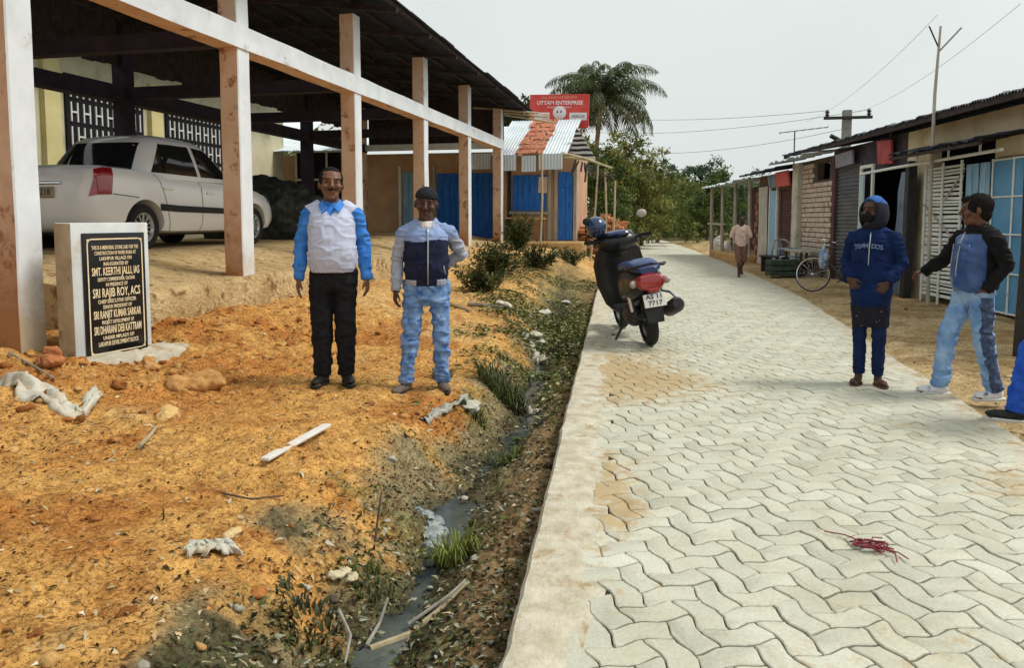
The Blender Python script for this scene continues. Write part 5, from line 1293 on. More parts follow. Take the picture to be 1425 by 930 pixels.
    def part(s, name, mb, mats, vox=.009, its=2, wr=.0, wf=(9, 9, 20), seed=0, mifn=None, head=False, colfn=None, parent=None, folds=None):
        if head:
            Hm = np.array(s.HM); mb.move(lambda V: V @ Hm[:3, :3].T + Hm[:3, 3])
        V, Fq = remesh(mb, vox, its)
        if wr:
            wr = wr * .85; wf = tuple(1.1 * w_ for w_ in wf); n = fbm(V[:, 0] * wf[0] + 3 * seed, V[:, 1] * wf[1], V[:, 2] * wf[2], 3, seed)
            n2 = -.4 + 1.9 * np.maximum(0, 1 - 1.5 * np.abs(fbm(V[:, 0] * wf[0] * .8 + 7, V[:, 1] * wf[1] * .8 + V[:, 2] * 4, V[:, 2] * wf[2] * .7, 2, seed + 5))) ** 2
            amp = wr * (folds(V) if folds else 1)
            V = V + vnormals(V, Fq) * (amp * (.35 * n + .65 * n2))[:, None]
        mi = None
        if mifn is not None: mi = mifn(V[Fq].mean(1))
        return s.mesh(name, V, Fq, mats, mi, colfn(V) if colfn else None, parent)
    def sleeve(s, mb, q, r0, r1, r2, end=1.0, cuff=True, trap=.058):
        J = s.J; a, e, w_ = Vector(J['sh_' + q]), Vector(J['el_' + q]), Vector(J['wr_' + q]); w2 = e.lerp(w_, end)
        P = [a, a.lerp(e, .5), e, e.lerp(w2, .5), w2]; rr = [r0, (r0 + r1) / 2, r1, (r1 + r2) / 2 + .004, r2]
        mb.tube(P, rr, 16); mb.ell(a, (r0 * 1.0,) * 3, 14, 9); mb.ell(e, (r1 * 1.02,) * 3, 12, 8)
        mb.tube([(a.x * .25, .012, 1.452), a.lerp(Vector((0, .01, 1.44)), .12)], [trap, r0 * .96], 14)
        if cuff: mb.tube([w2 - (w2 - e).normalized() * .035, w2 + (w2 - e).normalized() * .012], [r2 + .004, r2 + .003], 14)
        return mb
    def legs(s, mb, rt, rk, rh, end=1.0, waist=(.165, .118), zt=.985, zc=.84):
        J = s.J; b = s.build
        mb.rings([(0, 0, zc - .06, .05, .085), (0, 0, zc - .03, .11 * b, .105 * b), (0, 0, zc, .15 * b, .112 * b), (0, 0, .90, waist[0] * b, waist[1] * b), (0, 0, zt, waist[0] * b * .97, waist[1] * b * .97)], 22, 0, True, 2.3)
        for q in 'ab':
            h, k_, a = Vector(J['hip_' + q]), Vector(J['knee_' + q]), Vector(J['ank_' + q]); a2 = k_.lerp(a, end)
            mb.tube([h + Vector((0, 0, .02)), h.lerp(k_, .5), k_, k_.lerp(a2, .5), a2 - Vector((0, 0, .012))], [rt, (rt + rk) / 2, rk, (rk + rh) / 2, rh], 18); mb.ell(h, (rt * .98,) * 3, 14, 9); mb.ell(k_, (rk,) * 3, 12, 8)
        return mb
    def shoe(s, q, upper, sole, wid=.048, ln=.135, top=.0):
        J = s.J; t_ = Vector(J['toe_' + q]).normalized(); an = Vector(J['ank_' + q]); sd = t_.cross(Vector((0, 0, 1))).normalized(); up = sd.cross(t_); rot = np.array(Matrix((sd, t_, up)).transposed())
        mb = MB(); z0 = -.08
        def ring(y, zc_, rx, rz): return (y, zc_, rx, rz)
        mb.ell(an + t_ * .055 + up * (-.040), (wid, ln, .036), 16, 10, rot); mb.ell(an - t_ * .012 + up * (-.025), (.045, .058, .055 + top), 14, 10, rot); mb.ell(an + t_ * .125 + up * (-.046), (wid * .92, .052, .028), 14, 9, rot)
        V, Fq = remesh(mb, .008, 2); Vl = (V - np.array(an)) @ rot; Vl[:, 2] = np.maximum(Vl[:, 2], -.074); V = Vl @ rot.T + np.array(an)
        o = s.mesh('shoe', V, Fq, upper)
        mb = MB(); n_ = 22; poly = []
        for i in range(n_):
            a = 2 * math.pi * i / n_; yy_ = .052 + (ln + .012) * math.sin(a); ww = wid * (1.04 + .06 * math.sin(a) - .12 * (math.sin(a) < -.2)); poly.append((ww * math.cos(a), yy_))
        mb.prism(poly, -.084, -.062, 'z'); Vs = mb.arr() @ rot.T + np.array(an); s.mesh('sole', Vs, [f for f in mb.F], sole, parent=o)
        return o

def cloth(name, c1, c2, **kw):
    d = dict(scale=12, rough=.9, bump=.25, bscale=260, bdist=.003, spec=.15); d.update(kw); return M(name, c1, c2, **d)
m_hair = M('black_hair', (.010, .009, .009), (.016, .014, .013), 60, rough=.9, spec=.08, bump=.6, bscale=180, bdist=.004)
m_shoeblack = M('black_shoe', (.015, .015, .016), None, rough=.55); m_soleblack = M('sole_black', (.02, .02, .02), None, rough=.9)
m_solewhite = M('sole_white', (.62, .62, .60), None, rough=.8); m_shoewhite = M('white_shoe', (.62, .64, .66), (.74, .75, .76), 20, rough=.6, c3=(.15, .16, .2), scale3=14, ramp3=(.58, .64))
m_shoebrown = M('grey_brown_shoe', (.10, .075, .06), (.17, .13, .11), 20, rough=.8)
m_zip = M('zip_metal', (.5, .52, .55), None, rough=.4, metal=.7)
def face_cam(x, y, off=0): return math.atan2(-x, y) + off
def hair(p, c=(0, .020, .040), r=(.0875, .100, .094), bump_=.003, extra=None):
    mb = MB(); mb.ell(c, r, 22, 14); mb.ell((0, .045, -.015), (.078, .064, .068), 16, 10); [mb.ell((sx * .070, -.012, .030), (.011, .022, .030), 10, 7) for sx in (-1, 1)]
    if extra: extra(mb)
    return p.part('hair', mb, m_hair, .0075, 1, bump_, (35, 35, 35), 3, head=True)

# ---- man in a pale vest over a blue shirt
mx, my = -2.64, 5.41
p = Person('man with moustache in pale lavender vest over bright blue shirt and black trousers', (mx, my, gz(mx, my) + .004), face_cam(mx, my, R(-4)), 1.67, (.17, .078, .045), 1.10, 1.0, head=(R(8), R(-4), R(2)), moustache=True,
           el_a=(-.238, .03, 1.12), el_b=(.238, .03, 1.12), wr_a=(-.258, -.03, .845), wr_b=(.262, -.03, .845), sh_a=(-.175, .005, 1.37), sh_b=(.175, .005, 1.37), ank_a=(-.092, .02, .08), ank_b=(.092, .02, .08), knee_a=(-.092, -.012, .49), knee_b=(.092, -.012, .49), hip_a=(-.088, 0, .88), hip_b=(.088, 0, .88), toe_a=(-.35, -1, 0), toe_b=(.25, -1, 0), curl_a=.3, curl_b=.4)
m_bl = cloth('bright_blue_shirt', (.035, .17, .56), (.07, .26, .70)); m_vest = cloth('lavender_knit', (.45, .49, .66), (.56, .60, .76), scale=40, bump=.5); m_blk_t = cloth('black_trousers', (.009, .009, .011), (.018, .018, .022))
mb = MB()
for q in 'ab': p.sleeve(mb, q, .066, .053, .041, trap=.046)
mb.rings([(0, .0, 1.30, .165, .112), (0, .005, 1.37, .175, .095), (0, .005, 1.42, .112, .078), (0, -.005, 1.475, .070, .072)], 20)
p.part('shirt', mb, m_bl, .009, 2, .013, (10, 10, 22), 1)
mb = MB(); mb.rings([(0, -.02, .915, .172, .145), (0, -.025, .96, .180, .160), (0, -.03, 1.05, .187, .167), (0, -.025, 1.15, .184, .157), (0, -.01, 1.27, .183, .142), (0, .0, 1.36, .182, .120), (0, .004, 1.41, .160, .102), (0, .01, 1.445, .112, .085)], 28, 0, True, 2.25)
for sx in (-1, 1): mb.tube([(sx * .07, .014, 1.455), (sx * .165, .006, 1.385)], [.060, .074], 16)
vo = p.part('vest', mb, [m_vest, m_bl], .008, 2, .007, (7, 7, 15), 2, mifn=lambda c: ((c[:, 1] < -.02) & (c[:, 2] > 1.345) & (np.abs(c[:, 0]) < (c[:, 2] - 1.345) * .62)).astype(int))
mb = MB(); mb.rings([(0, -.02, .895, .166, .14), (0, -.02, .93, .174, .148), (0, -.02, .945, .170, .144)], 28, 0, True, 2.25); p.part('vest_hem', mb, m_vest, .008, 1, .004, (40, 40, 6), 4, parent=vo)
# open shirt collar with the V of the vest
for sx in (-1, 1):
    mb = MB(); mb.add([(sx * .022, -.110, 1.432), (sx * .066, -.042, 1.500), (sx * .098, -.060, 1.455), (sx * .062, -.124, 1.378)], [(0, 1, 2, 3)]); V = p.zm(mb.arr()) * p.k
    o = link('collar', np_mesh('collar', V, mb.F, m_bl, None, False), p.root); mo = o.modifiers.new('s', 'SOLIDIFY'); mo.thickness = .008
mb = MB(); p.legs(mb, .100, .082, .068, .99, (.156, .124), .96, .79); p.part('trousers', mb, m_blk_t, .009, 2, .012, (8, 8, 14), 3)
for q in 'ab': p.shoe(q, m_shoeblack, m_soleblack)
hair(p)

# ---- man in grey and navy jacket, beanie
mx, my = -1.93, 5.56
p = Person('man in grey and navy zip jacket, black beanie and faded jeans', (mx, my, gz(mx, my) + .004), face_cam(mx, my, R(4)), 1.57, (.085, .038, .024), 1.06, .25, head=(R(-6), R(4), R(5)),
           hip_a=(-.10, 0, .90), hip_b=(.10, 0, .90), knee_a=(-.135, -.015, .49), knee_b=(.12, -.01, .49), ank_a=(-.185, .0, .08), ank_b=(.13, .03, .08), toe_a=(-.75, -1, 0), toe_b=(.12, -1, 0),
           el_a=(-.236, .035, 1.12), wr_a=(-.258, -.03, .865), el_b=(.305, .13, 1.16), wr_b=(.13, .20, 1.03), hd_b=((-1, .0, .1), (0, 1, 0), (0, 0, 1)), sh_a=(-.178, .005, 1.37), sh_b=(.182, .01, 1.37), curl_a=.5)
m_jg = cloth('grey_jacket', (.30, .32, .40), (.42, .44, .52)); m_jn = cloth('navy_jacket', (.010, .013, .035), (.022, .026, .06)); m_jb = cloth('blue_grey_yoke', (.20, .28, .50), (.30, .38, .60))
mb = MB()
for q in 'ab': p.sleeve(mb, q, .064, .055, .043)
sl_o = p.part('jacket_sleeves', mb, [m_jg, m_jb], .009, 2, .015, (9, 9, 24), 6, mifn=lambda c: ((c[:, 2] > 1.31)).astype(int))
mb = MB(); mb.rings([(0, -.005, .93, .168, .135), (0, -.01, .99, .182, .152), (0, -.01, 1.1, .186, .153), (0, -.005, 1.25, .188, .146), (0, .0, 1.35, .184, .125), (0, .004, 1.405, .15, .10), (0, .006, 1.45, .10, .09)], 26, 0, True, 2.3)
jo = p.part('jacket', mb, [m_jn, m_jb], .009, 2, .010, (6, 6, 16), 7, mifn=lambda c: (c[:, 2] > 1.285 - .25 * np.abs(c[:, 0]) * 0 + .012 * np.sin(c[:, 0] * 18)).astype(int))
mb = MB(); mb.rings([(0, -.008, .905, .168, .13), (0, -.008, .95, .178, .14), (0, -.008, .965, .172, .134)], 26, 0, True, 2.3); p.part('jacket_hem', mb, [m_jg, m_jn], .008, 1, .004, (35, 35, 5), 8, mifn=lambda c: (np.abs(c[:, 0] + .01) < .085).astype(int), parent=jo)
mb = MB(); mb.tube([(0, -.155, .92), (0, -.171, 1.1), (0.003, -.157, 1.25), (.004, -.135, 1.36), (.004, -.115, 1.42)], .006, 6); V = p.zm(mb.arr()) * p.k; link('zip', np_mesh('zip', V, mb.F, m_zip), jo)
mb = MB(); mb.tube([(.125, -.128, 1.10), (.145, -.118, 1.0)], .006, 6); V = p.zm(mb.arr()) * p.k; link('pocket_zip', np_mesh('pocket_zip', V, mb.F, m_zip), jo)
mb = MB(); mb.rings([(0, -.0, 1.39, .12, .095), (0, -.012, 1.43, .095, .092), (0, -.014, 1.46, .082, .085), (0, -.012, 1.478, .078, .08)], 22); p.part('collar', mb, [m_jg, cloth('white_fleece', (.62, .60, .58), (.72, .70, .68))], .008, 1, .006, (16, 16, 16), 9, mifn=lambda c: ((np.abs(c[:, 0]) < .04) & (c[:, 1] < -.05)).astype(int), parent=jo)
m_jean = cloth('faded_jeans', (.055, .15, .40), (.30, .45, .70), scale=16, ramp=(.34, .72))
mb = MB(); p.legs(mb, .093, .070, .058, .98, (.158, .118), .96, .80); p.part('jeans', mb, m_jean, .009, 2, .018, (9, 9, 24), 10)
for q in 'ab': p.shoe(q, m_shoebrown, m_soleblack)
mb = MB(); mb.rings([(0, .012, .046, .086, .104), (0, .010, .06, .089, .108), (0, .01, .09, .081, .100), (0, .014, .12, .058, .074), (0, .016, .137, .022, .03)], 24); mb.ell((0, .04, .0), (.078, .065, .06), 14, 9)
p.part('beanie', mb, cloth('black_knit', (.012, .012, .016), (.025, .024, .03), scale=60), .0075, 1, .004, (40, 40, 10), 11, head=True)

# ---- hooded boy on the lane
mx, my = 1.55, 6.86
p = Person('youth in dark blue hooded jacket and black face mask, hands in pockets, in sandals', (mx, my, .003), face_cam(mx, my, R(-16)), 1.57, (.075, .034, .024), .98, 0, head=(R(-22), R(-6), 0),
           sh_a=(-.162, .005, 1.385), sh_b=(.162, .005, 1.385), el_a=(-.232, .04, 1.13), wr_a=(-.150, -.145, .975), hd_a=((.55, -.15, -.75), (.3, .9, 0), (.6, -.3, .6)), el_b=(.235, .05, 1.12), wr_b=(.165, -.12, .95), hd_b=((-.5, -.2, -.8), (-.3, .9, 0), (-.6, -.3, .6)), curl_a=.8, curl_b=.7,
           ank_a=(-.085, .0, .08), ank_b=(.075, .03, .08), knee_a=(-.085, -.01, .49), knee_b=(.08, -.01, .49), toe_a=(.05, -1, 0), toe_b=(.75, -1, 0))
m_hd = cloth('dark_blue_fleece', (.004, .013, .058), (.008, .024, .095)); m_lg = cloth('navy_leggings', (.007, .014, .05), (.012, .026, .085)); m_sk = cloth('speckled_dark_shorts', (.012, .013, .02), (.02, .02, .03), c3=(.55, .55, .58), scale3=26, ramp3=(.66, .69))
mb = MB()
for q in 'ab': p.sleeve(mb, q, .067, .060, .050, .97)
mb.rings([(0, .0, .725, .155, .122), (0, -.005, .78, .166, .135), (0, -.01, .86, .172, .140), (0, -.01, .95, .174, .145), (0, -.008, 1.1, .172, .142), (0, -.003, 1.25, .175, .136), (0, .0, 1.36, .165, .116), (0, .004, 1.41, .14, .10), (0, .006, 1.46, .095, .09)], 26, 0, True, 2.3)
jo = p.part('jacket', mb, m_hd, .009, 2, .013, (7, 7, 15), 12)
mb = MB(); mb.tube([(.01, -.151, 1.10), (.012, -.145, 1.25), (.012, -.128, 1.36), (.010, -.11, 1.43)], .0055, 6); V = p.zm(mb.arr()) * p.k; link('zip', np_mesh('zip', V, mb.F, m_zip), jo)
m_print = M('pale_print', (.13, .20, .36), None, rough=.8)
for k_, ch_ in enumerate('TEAM DOS'):
    if ch_ == ' ': continue
    x = -.105 + .03 * k_ + (.0 if k_ < 4 else .005); yb = -.1395 * (1 - min(1, abs(x / .176)) ** 2.3) ** (1 / 2.3) - .012
    me = text_mesh('lettering', ch_, .052, m_print, None, Matrix.Translation(Vector((x, yb, 1.262 + .012 * math.cos(x * 16))) * p.k) @ Matrix.Rotation(x * 1.6, 4, 'Z') @ FX, 1, .001, bold=.0015); link('lettering', me, jo)
mb = MB(); p.legs(mb, .112, .09, .09, .0, (.172, .128), .92, .80); J = p.J
p.part('shorts', (lambda m: (m.rings([(0, 0, .90, .15, .115), (0, 0, .80, .155, .12), (0, 0, .70, .158, .12), (0, 0, .60, .155, .118), (0, 0, .535, .152, .115)], 24, 0, True, 2.4)))(MB()), m_sk, .009, 2, .008, (10, 10, 8), 13)
mb = MB(); p.legs(mb, .090, .060, .050, .95, (.15, .11), .95); p.part('leggings', mb, m_lg, .009, 2, .008, (9, 9, 22), 14)
for q in 'ab':
    J = p.J; t_ = Vector(J['toe_' + q]).normalized(); an = Vector(J['ank_' + q]); sd = t_.cross(Vector((0, 0, 1))).normalized(); rot = np.array(Matrix((sd, t_, sd.cross(t_))).transposed())
    mb = MB(); poly = [(.046 * math.cos(a) * (1.05 + .1 * math.sin(a)), .062 + .128 * math.sin(a)) for a in np.linspace(0, 2 * math.pi, 22, endpoint=False)]; mb.prism(poly, -.083, -.070, 'z')
    mb.tube([(-.046, .09, -.068), (-.03, .10, -.036), (0, .11, -.022), (.03, .10, -.036), (.046, .09, -.068)], .011, 7); mb.tube([(0, .11, -.024), (.004, .15, -.055)], .006, 6)
    V = (mb.arr() @ rot.T + np.array(an)) * p.k; link('sandal', np_mesh('sandal', V, mb.F, cloth('brown_sandal', (.10, .05, .035), (.16, .09, .06))), p.root)
# hood: an open shell round the head, bright blue crown, black lining and sides
V = []; Fs = []; C = []; na, ne = 44, 26
for j in range(ne + 1):
    el = -R(78) + (R(168)) * j / ne
    for i in range(na + 1):
        az = -math.pi + 2 * math.pi * i / na    # 0 = front
        c_ = math.cos(el); x = .108 * c_ * math.sin(az); y = .008 - (.125 if abs(az) < 1.6 else .135) * c_ * math.cos(az); z = -.005 + .148 * math.sin(el)
        if el < -.3: x *= 1 + .25 * (-.3 - el); y = y * (1 + .1 * (-.3 - el))
        V.append((x, y, z)); C.append((.03, .11, .36) if z > .085 else (.012, .014, .025))
for j in range(ne):
    el = -R(78) + R(168) * (j + .5) / ne
    for i in range(na):
        az = -math.pi + 2 * math.pi * (i + .5) / na
        if (abs(az) / R(52)) ** 2 + ((el - .02) / R(50)) ** 2 < 1: continue
        a_ = j * (na + 1) + i; Fs.append((a_, a_ + 1, a_ + na + 2, a_ + na + 1))
Hm = np.array(p.HM); Vh = (np.array(V) @ Hm[:3, :3].T + Hm[:3, 3]); Vh += (.006 * fbm(Vh[:, 0] * 14, Vh[:, 1] * 14, Vh[:, 2] * 14, 3, 4))[:, None]
o = link('hood', np_mesh('hood', p.zm(Vh) * p.k, np.array(Fs), M('hood_cloth', (.85, .85, .85), (1.1, 1.1, 1.1), 20, rough=.9, attr=True), colors=np.array(C)), p.root); mo = o.modifiers.new('s', 'SOLIDIFY'); mo.thickness = .014
mb = MB(); mb.ell((0, -.052, -.048), (.062, .068, .050), 18, 12); mb.ell((0, -.09, -.025), (.022, .03, .03), 12, 8); p.part('face_mask', mb, cloth('black_mask', (.008, .008, .009), (.015, .015, .016)), .0075, 2, 0, head=True)
hair(p)

# ---- youth with outstretched arm
mx, my = 2.25, 6.62
p = Person('youth with short black hair in blue and black jacket reaching one arm out', (mx, my, -.012), face_cam(mx, my, R(-58)), 1.60, (.14, .058, .035), .98, 0, head=(R(-26), R(2), 0),
           sh_a=(-.175, -.02, 1.385), el_a=(-.33, -.05, 1.17), wr_a=(-.45, -.17, 1.035), hd_a=((-.75, -.6, -.25), (0, 0, -1), (.5, -.8, .1)), curl_a=.95,
           sh_b=(.18, .02, 1.385), el_b=(.235, .10, 1.12), wr_b=(.185, -.03, .925), hd_b=((-.35, .0, -.9), (-.9, .3, 0), (-.3, -.8, .4)), curl_b=.6,
           hip_a=(-.09, 0, .90), knee_a=(-.085, -.16, .52), ank_a=(-.07, -.22, .085), toe_a=(-.25, -1, 0), knee_b=(.115, .02, .49), ank_b=(.13, .13, .082), toe_b=(.05, -1, 0))
m_js = M('shiny_blue_nylon', (.022, .06, .20), (.045, .11, .30), 4, rough=.38, spec=.5); m_jk = cloth('black_fleece', (.008, .008, .009), (.015, .015, .016))
mb = MB()
for q in 'ab': p.sleeve(mb, q, .070, .060, .045)
p.part('jacket_sleeves', mb, m_jk, .009, 2, .014, (9, 9, 22), 15)
mb = MB(); mb.rings([(0, .0, .90, .168, .128), (0, -.008, .95, .190, .150), (0, -.01, 1.05, .196, .155), (0, -.006, 1.2, .196, .146), (0, .0, 1.34, .188, .124), (0, .004, 1.40, .145, .10), (0, .006, 1.45, .098, .092), (0, 0, 1.485, .082, .084)], 26, 0, True, 2.3)
jo = p.part('jacket', mb, [m_js, m_jk], .009, 2, .016, (6, 6, 9), 16, mifn=lambda c: ((c[:, 1] > .0 - .25 * np.maximum(0, c[:, 0] - .08)) | (c[:, 2] > 1.41)).astype(int))
mb = MB(); mb.tube([(0, -.13, .92), (0, -.166, 1.05), (0, -.154, 1.2), (0, -.13, 1.34), (0, -.1, 1.43)], .005, 6); V = p.zm(mb.arr()) * p.k; link('zip', np_mesh('zip', V, mb.F, m_zip), jo)
for sx, x0 in ((-.13, 0), (.10, .03)):
    mb = MB(); mb.tube([(sx, -.132, 1.0), (sx * 1.02, -.128, 1.15), (sx * .95, -.118, 1.30)], .0045, 6); V = p.zm(mb.arr()) * p.k; link('piping', np_mesh('piping', V, mb.F, M('pale_piping', (.35, .42, .55), None, rough=.6)), jo)
m_jean2 = cloth('light_blue_jeans', (.13, .27, .52), (.38, .54, .76), scale=6, ramp=(.38, .68)); m_navyst = cloth('dark_side_stripe', (.03, .05, .11), (.10, .13, .22), scale=40)
mb = MB(); p.legs(mb, .098, .074, .068, .99, (.160, .118), .97); p.part('jeans', mb, [m_jean2, m_navyst], .009, 2, .014, (9, 9, 20), 17, mifn=lambda c: ((c[:, 0] > .170) & (c[:, 2] < .86)).astype(int))
for q in 'ab': p.shoe(q, m_shoewhite, m_solewhite)
hair(p, (0, .020, .036), (.090, .104, .099), .004, extra=lambda m: (m.ell((0, .06, -.03), (.066, .05, .06), 14, 9), m.ell((0, -.055, .085), (.055, .045, .03), 14, 8)))

# ---- child walking up the lane
mx, my = 1.37, 19.23
p = Person('child in pinkish T-shirt and brown shorts walking up the lane barelegged', (mx, my, -.03), face_cam(mx, my, R(8)), 1.52, (.085, .038, .026), .84, 0, head=(0, R(4), 0),
           ank_a=(-.055, -.16, .08), knee_a=(-.07, -.14, .48), ank_b=(.06, .30, .26), knee_b=(.08, -.03, .50), toe_b=(.1, -.8, -.7), el_a=(-.24, .06, 1.14), wr_a=(-.245, -.05, .90), el_b=(.24, -.02, 1.13), wr_b=(.23, -.15, .91))
mb = MB()
for q in 'ab': p.sleeve(mb, q, .062, .060, .060, .0, False)
mb.rings([(0, 0, .86, .155, .115), (0, 0, .95, .16, .12), (0, 0, 1.15, .157, .115), (0, 0, 1.33, .165, .105), (0, .0, 1.41, .12, .085), (0, 0, 1.44, .075, .07)], 22, 0, True, 2.3); p.part('t_shirt', mb, cloth('pinkish_tee', (.60, .42, .36), (.72, .56, .50)), .011, 2, .010, (8, 8, 14), 18)
mb = MB(); p.legs(mb, .09, .085, .085, .0, (.150, .115), .92); p.part('shorts', mb, cloth('brown_shorts', (.16, .08, .055), (.24, .13, .10)), .011, 2, .008, (8, 8, 14), 19)
for q in 'ab':
    J = p.J; an = Vector(J['ank_' + q]); t_ = Vector(J['toe_' + q]).normalized(); sd = t_.cross(Vector((0, 0, 1))).normalized(); rot = np.array(Matrix((sd, t_, sd.cross(t_))).transposed())
    mb = MB(); mb.prism([(.046 * math.cos(a), .062 + .128 * math.sin(a)) for a in np.linspace(0, 2 * math.pi, 18, endpoint=False)], -.084, -.070, 'z'); mb.tube([(-.046, .09, -.068), (0, .11, -.022), (.046, .09, -.068)], .011, 7)
    V = (mb.arr() @ rot.T + np.array(an)) * p.k; link('sandal', np_mesh('sandal', V, mb.F, m_shoeblack), p.root)
hair(p)

# ---- someone stepping in at the right edge: only a shoe and trouser leg are in frame
f_ = G(1416, 592, 0)
p = Person('person in bright blue trousers and black shoes stepping in from the right edge', (f_.x + .33, f_.y + .02, .0), face_cam(f_.x, f_.y, R(-72)), 1.66, (.10, .046, .03), 1.0, 0,
           ank_a=(-.06, -.32, .082), knee_a=(-.08, -.24, .50), ank_b=(.10, .16, .10), knee_b=(.10, -.03, .50), toe_a=(-.25, -1, 0))
mb = MB()
for q in 'ab': p.sleeve(mb, q, .078, .062, .046)
mb.rings([(0, 0, .90, .165, .125), (0, 0, 1.05, .18, .14), (0, 0, 1.25, .185, .13), (0, 0, 1.36, .18, .115), (0, .0, 1.42, .12, .09), (0, 0, 1.46, .075, .075)], 22, 0, True, 2.3); p.part('shirt', mb, m_jg, .011, 2, .010, (8, 8, 14), 20)
mb = MB(); p.legs(mb, .098, .074, .066, 1.0, (.160, .118), .95); p.part('trousers', mb, cloth('strong_blue_trousers', (.015, .07, .42), (.03, .11, .55)), .010, 2, .012, (8, 8, 16), 21)
for q in 'ab': p.shoe(q, m_shoeblack, m_solewhite)
hair(p)
# ================================================================== vegetation
m_leaf = leafmat('leaf', None, None); m_bark = M('bark', (.10, .075, .05), (.2, .16, .11), 9, rough=.95, bump=.8, bscale=25, stretch=(1, 1, .3))
def leaf_quads(P, D, Nn, L_, W_, cols, droop=.25):
    """P base points, D directions, Nn normals -> folded six-vertex leaves"""
    n = len(P); Dn = D / np.linalg.norm(D, axis=1)[:, None]; S_ = np.cross(Dn, Nn); S_ /= np.maximum(np.linalg.norm(S_, axis=1), 1e-6)[:, None]; U = np.cross(S_, Dn)
    L_ = np.broadcast_to(L_, n)[:, None]; W_ = np.broadcast_to(W_, n)[:, None]
    a = P; b = P + Dn * L_ * .45 + S_ * W_ * .5 + U * W_ * .15; c = P + Dn * L_ * .45 - S_ * W_ * .5 + U * W_ * .15; m_ = P + Dn * L_ * .5; d = P + Dn * L_ - U * L_ * droop
    V = np.stack([a, b, m_, c, d], 1).reshape(-1, 3); i = np.arange(n)[:, None] * 5
    F = np.concatenate([i + np.array([[0, 1, 2]]), i + np.array([[0, 2, 3]]), i + np.array([[1, 4, 2]]), i + np.array([[2, 4, 3]])])
    return V, F, np.repeat(cols, 5, 0)
def randdir(r, n): v = r.normal(size=(n, 3)); return v / np.linalg.norm(v, axis=1)[:, None]
def limb_tree(name, label, loc, height, crown, nleaf, leafL, c1, c2, seed, group=None, trunk_r=.12, low=.12, spread=1.0, lean=(0, 0), nl=11):
    """tapered trunk with forking limbs; leaves gathered in many uneven sprays at the limb ends"""
    r = np.random.default_rng(seed); root = thing(name, label, 'tree', loc, 0, group)
    mb = MB(); top = np.array([lean[0], lean[1], height * .8]); ends = []
    tr = [np.array([0, 0, -.2])] + [top * f + r.normal(0, .05 * height * .3, 3) * np.array([1, 1, 0]) for f in (.25, .5, .75, 1)]
    mb.tube(tr, [trunk_r, trunk_r * .8, trunk_r * .6, trunk_r * .42, trunk_r * .2], 8)
    for i in range(nl):
        f = low + (1 - low) * (i + r.random()) / nl; b = top * f; az = i * 2.4 + r.normal(0, .4); el = .25 + .8 * f + r.normal(0, .2)
        ln = crown * (.75 + .5 * r.random()) * (1.05 - .55 * abs(f - .45)); d = np.array([math.cos(az) * math.cos(el) * spread, math.sin(az) * math.cos(el) * spread, math.sin(el)])
        m_ = b + d * ln * .5 + np.array([0, 0, .06 * ln]); e = b + d * ln; mb.tube([b, m_, e], [trunk_r * .35, trunk_r * .2, trunk_r * .06], 6); ends.append((e, ln)); ends.append((m_ + r.normal(0, .1 * ln, 3), ln * .8))
        for k in range(2):
            d2 = d + r.normal(0, .55, 3); e2 = m_ + d2 * ln * .5; mb.tube([m_, e2], [trunk_r * .15, trunk_r * .05], 5); ends.append((e2, ln * .7))
    mb.build('trunk', m_bark, root)
    Pn = []; Cn = []; per = nleaf // (len(ends) * 5)
    for e, ln in ends:
        for k in range(5):
            c = e + r.normal(0, .30, 3) * ln * np.array([1, 1, .8]); rad = ln * r.uniform(.12, .3); v = randdir(r, per) * (r.random((per, 1)) ** .45) * rad * np.array([1.15, 1.15, .75])
            Pn.append(c + v); t_ = np.clip(.5 + .28 * r.normal() + .18 * r.normal(size=(per, 1)), 0, 1); Cn.append(np.array(c1) * (1 - t_) + np.array(c2) * t_)
    P = np.concatenate(Pn); C = np.concatenate(Cn); n = len(P)
    keep = P[:, 2] > .12; P = P[keep]; C = C[keep]; n = len(P)
    D = randdir(r, n) + np.array([0, 0, -.25]) + (P - np.array([0, 0, height * .5])) * .25 / max(crown, .1); Nn = randdir(r, n) + np.array([0, 0, 1.0])
    V, F, C = leaf_quads(P, D, Nn, leafL * r.uniform(.6, 1.25, n), leafL * .42 * r.uniform(.7, 1.2, n), C)
    link('crown', np_mesh('crown', V, F, m_leaf, None, False, colors=C), root); return root
def pos(px, Y, z=0): v = onY(px, 305, Y); return (v.x, Y, z)
G1, G2 = (.032, .06, .013), (.13, .18, .035)
G3, G4 = (.03, .062, .032), (.10, .16, .08)  # distance haze put into the far leaves as bluish green
YG1, YG2 = (.08, .10, .016), (.27, .27, .07)
gp = 'trees beyond the lane bend'
limb_tree('tree', 'broad yellowish green tree just right of the palm, behind the blue shuttered shop', pos(868, 37, .2), 3.7, 1.9, 22000, .20, YG1, YG2, 1, gp, nl=14)
limb_tree('tree', 'dark leafy tree behind the scooter mirror at the lane bend', pos(893, 41, .1), 3.1, 1.6, 14000, .20, G1, G2, 2, gp, nl=12)
limb_tree('tree', 'low rounded green bush tree touching the lane beside the earth bank', pos(915, 46, 0), 2.9, 1.5, 8000, .2, YG1, G2, 3, gp)
limb_tree('tree', 'bluish green tree in the middle of the far wood', pos(945, 62, 0), 3.8, 2.2, 10000, .28, G3, G4, 4, gp, nl=13)
limb_tree('tree', 'tallest far tree with feathery crown above the lane end', pos(975, 66, 0), 4.7, 2.0, 9000, .28, G3, G4, 5, gp, nl=13)
limb_tree('tree', 'far grey green tree immediately left of the timber stall', pos(1000, 60, 0), 3.5, 2.0, 9000, .26, G3, G2, 6, gp, nl=13)
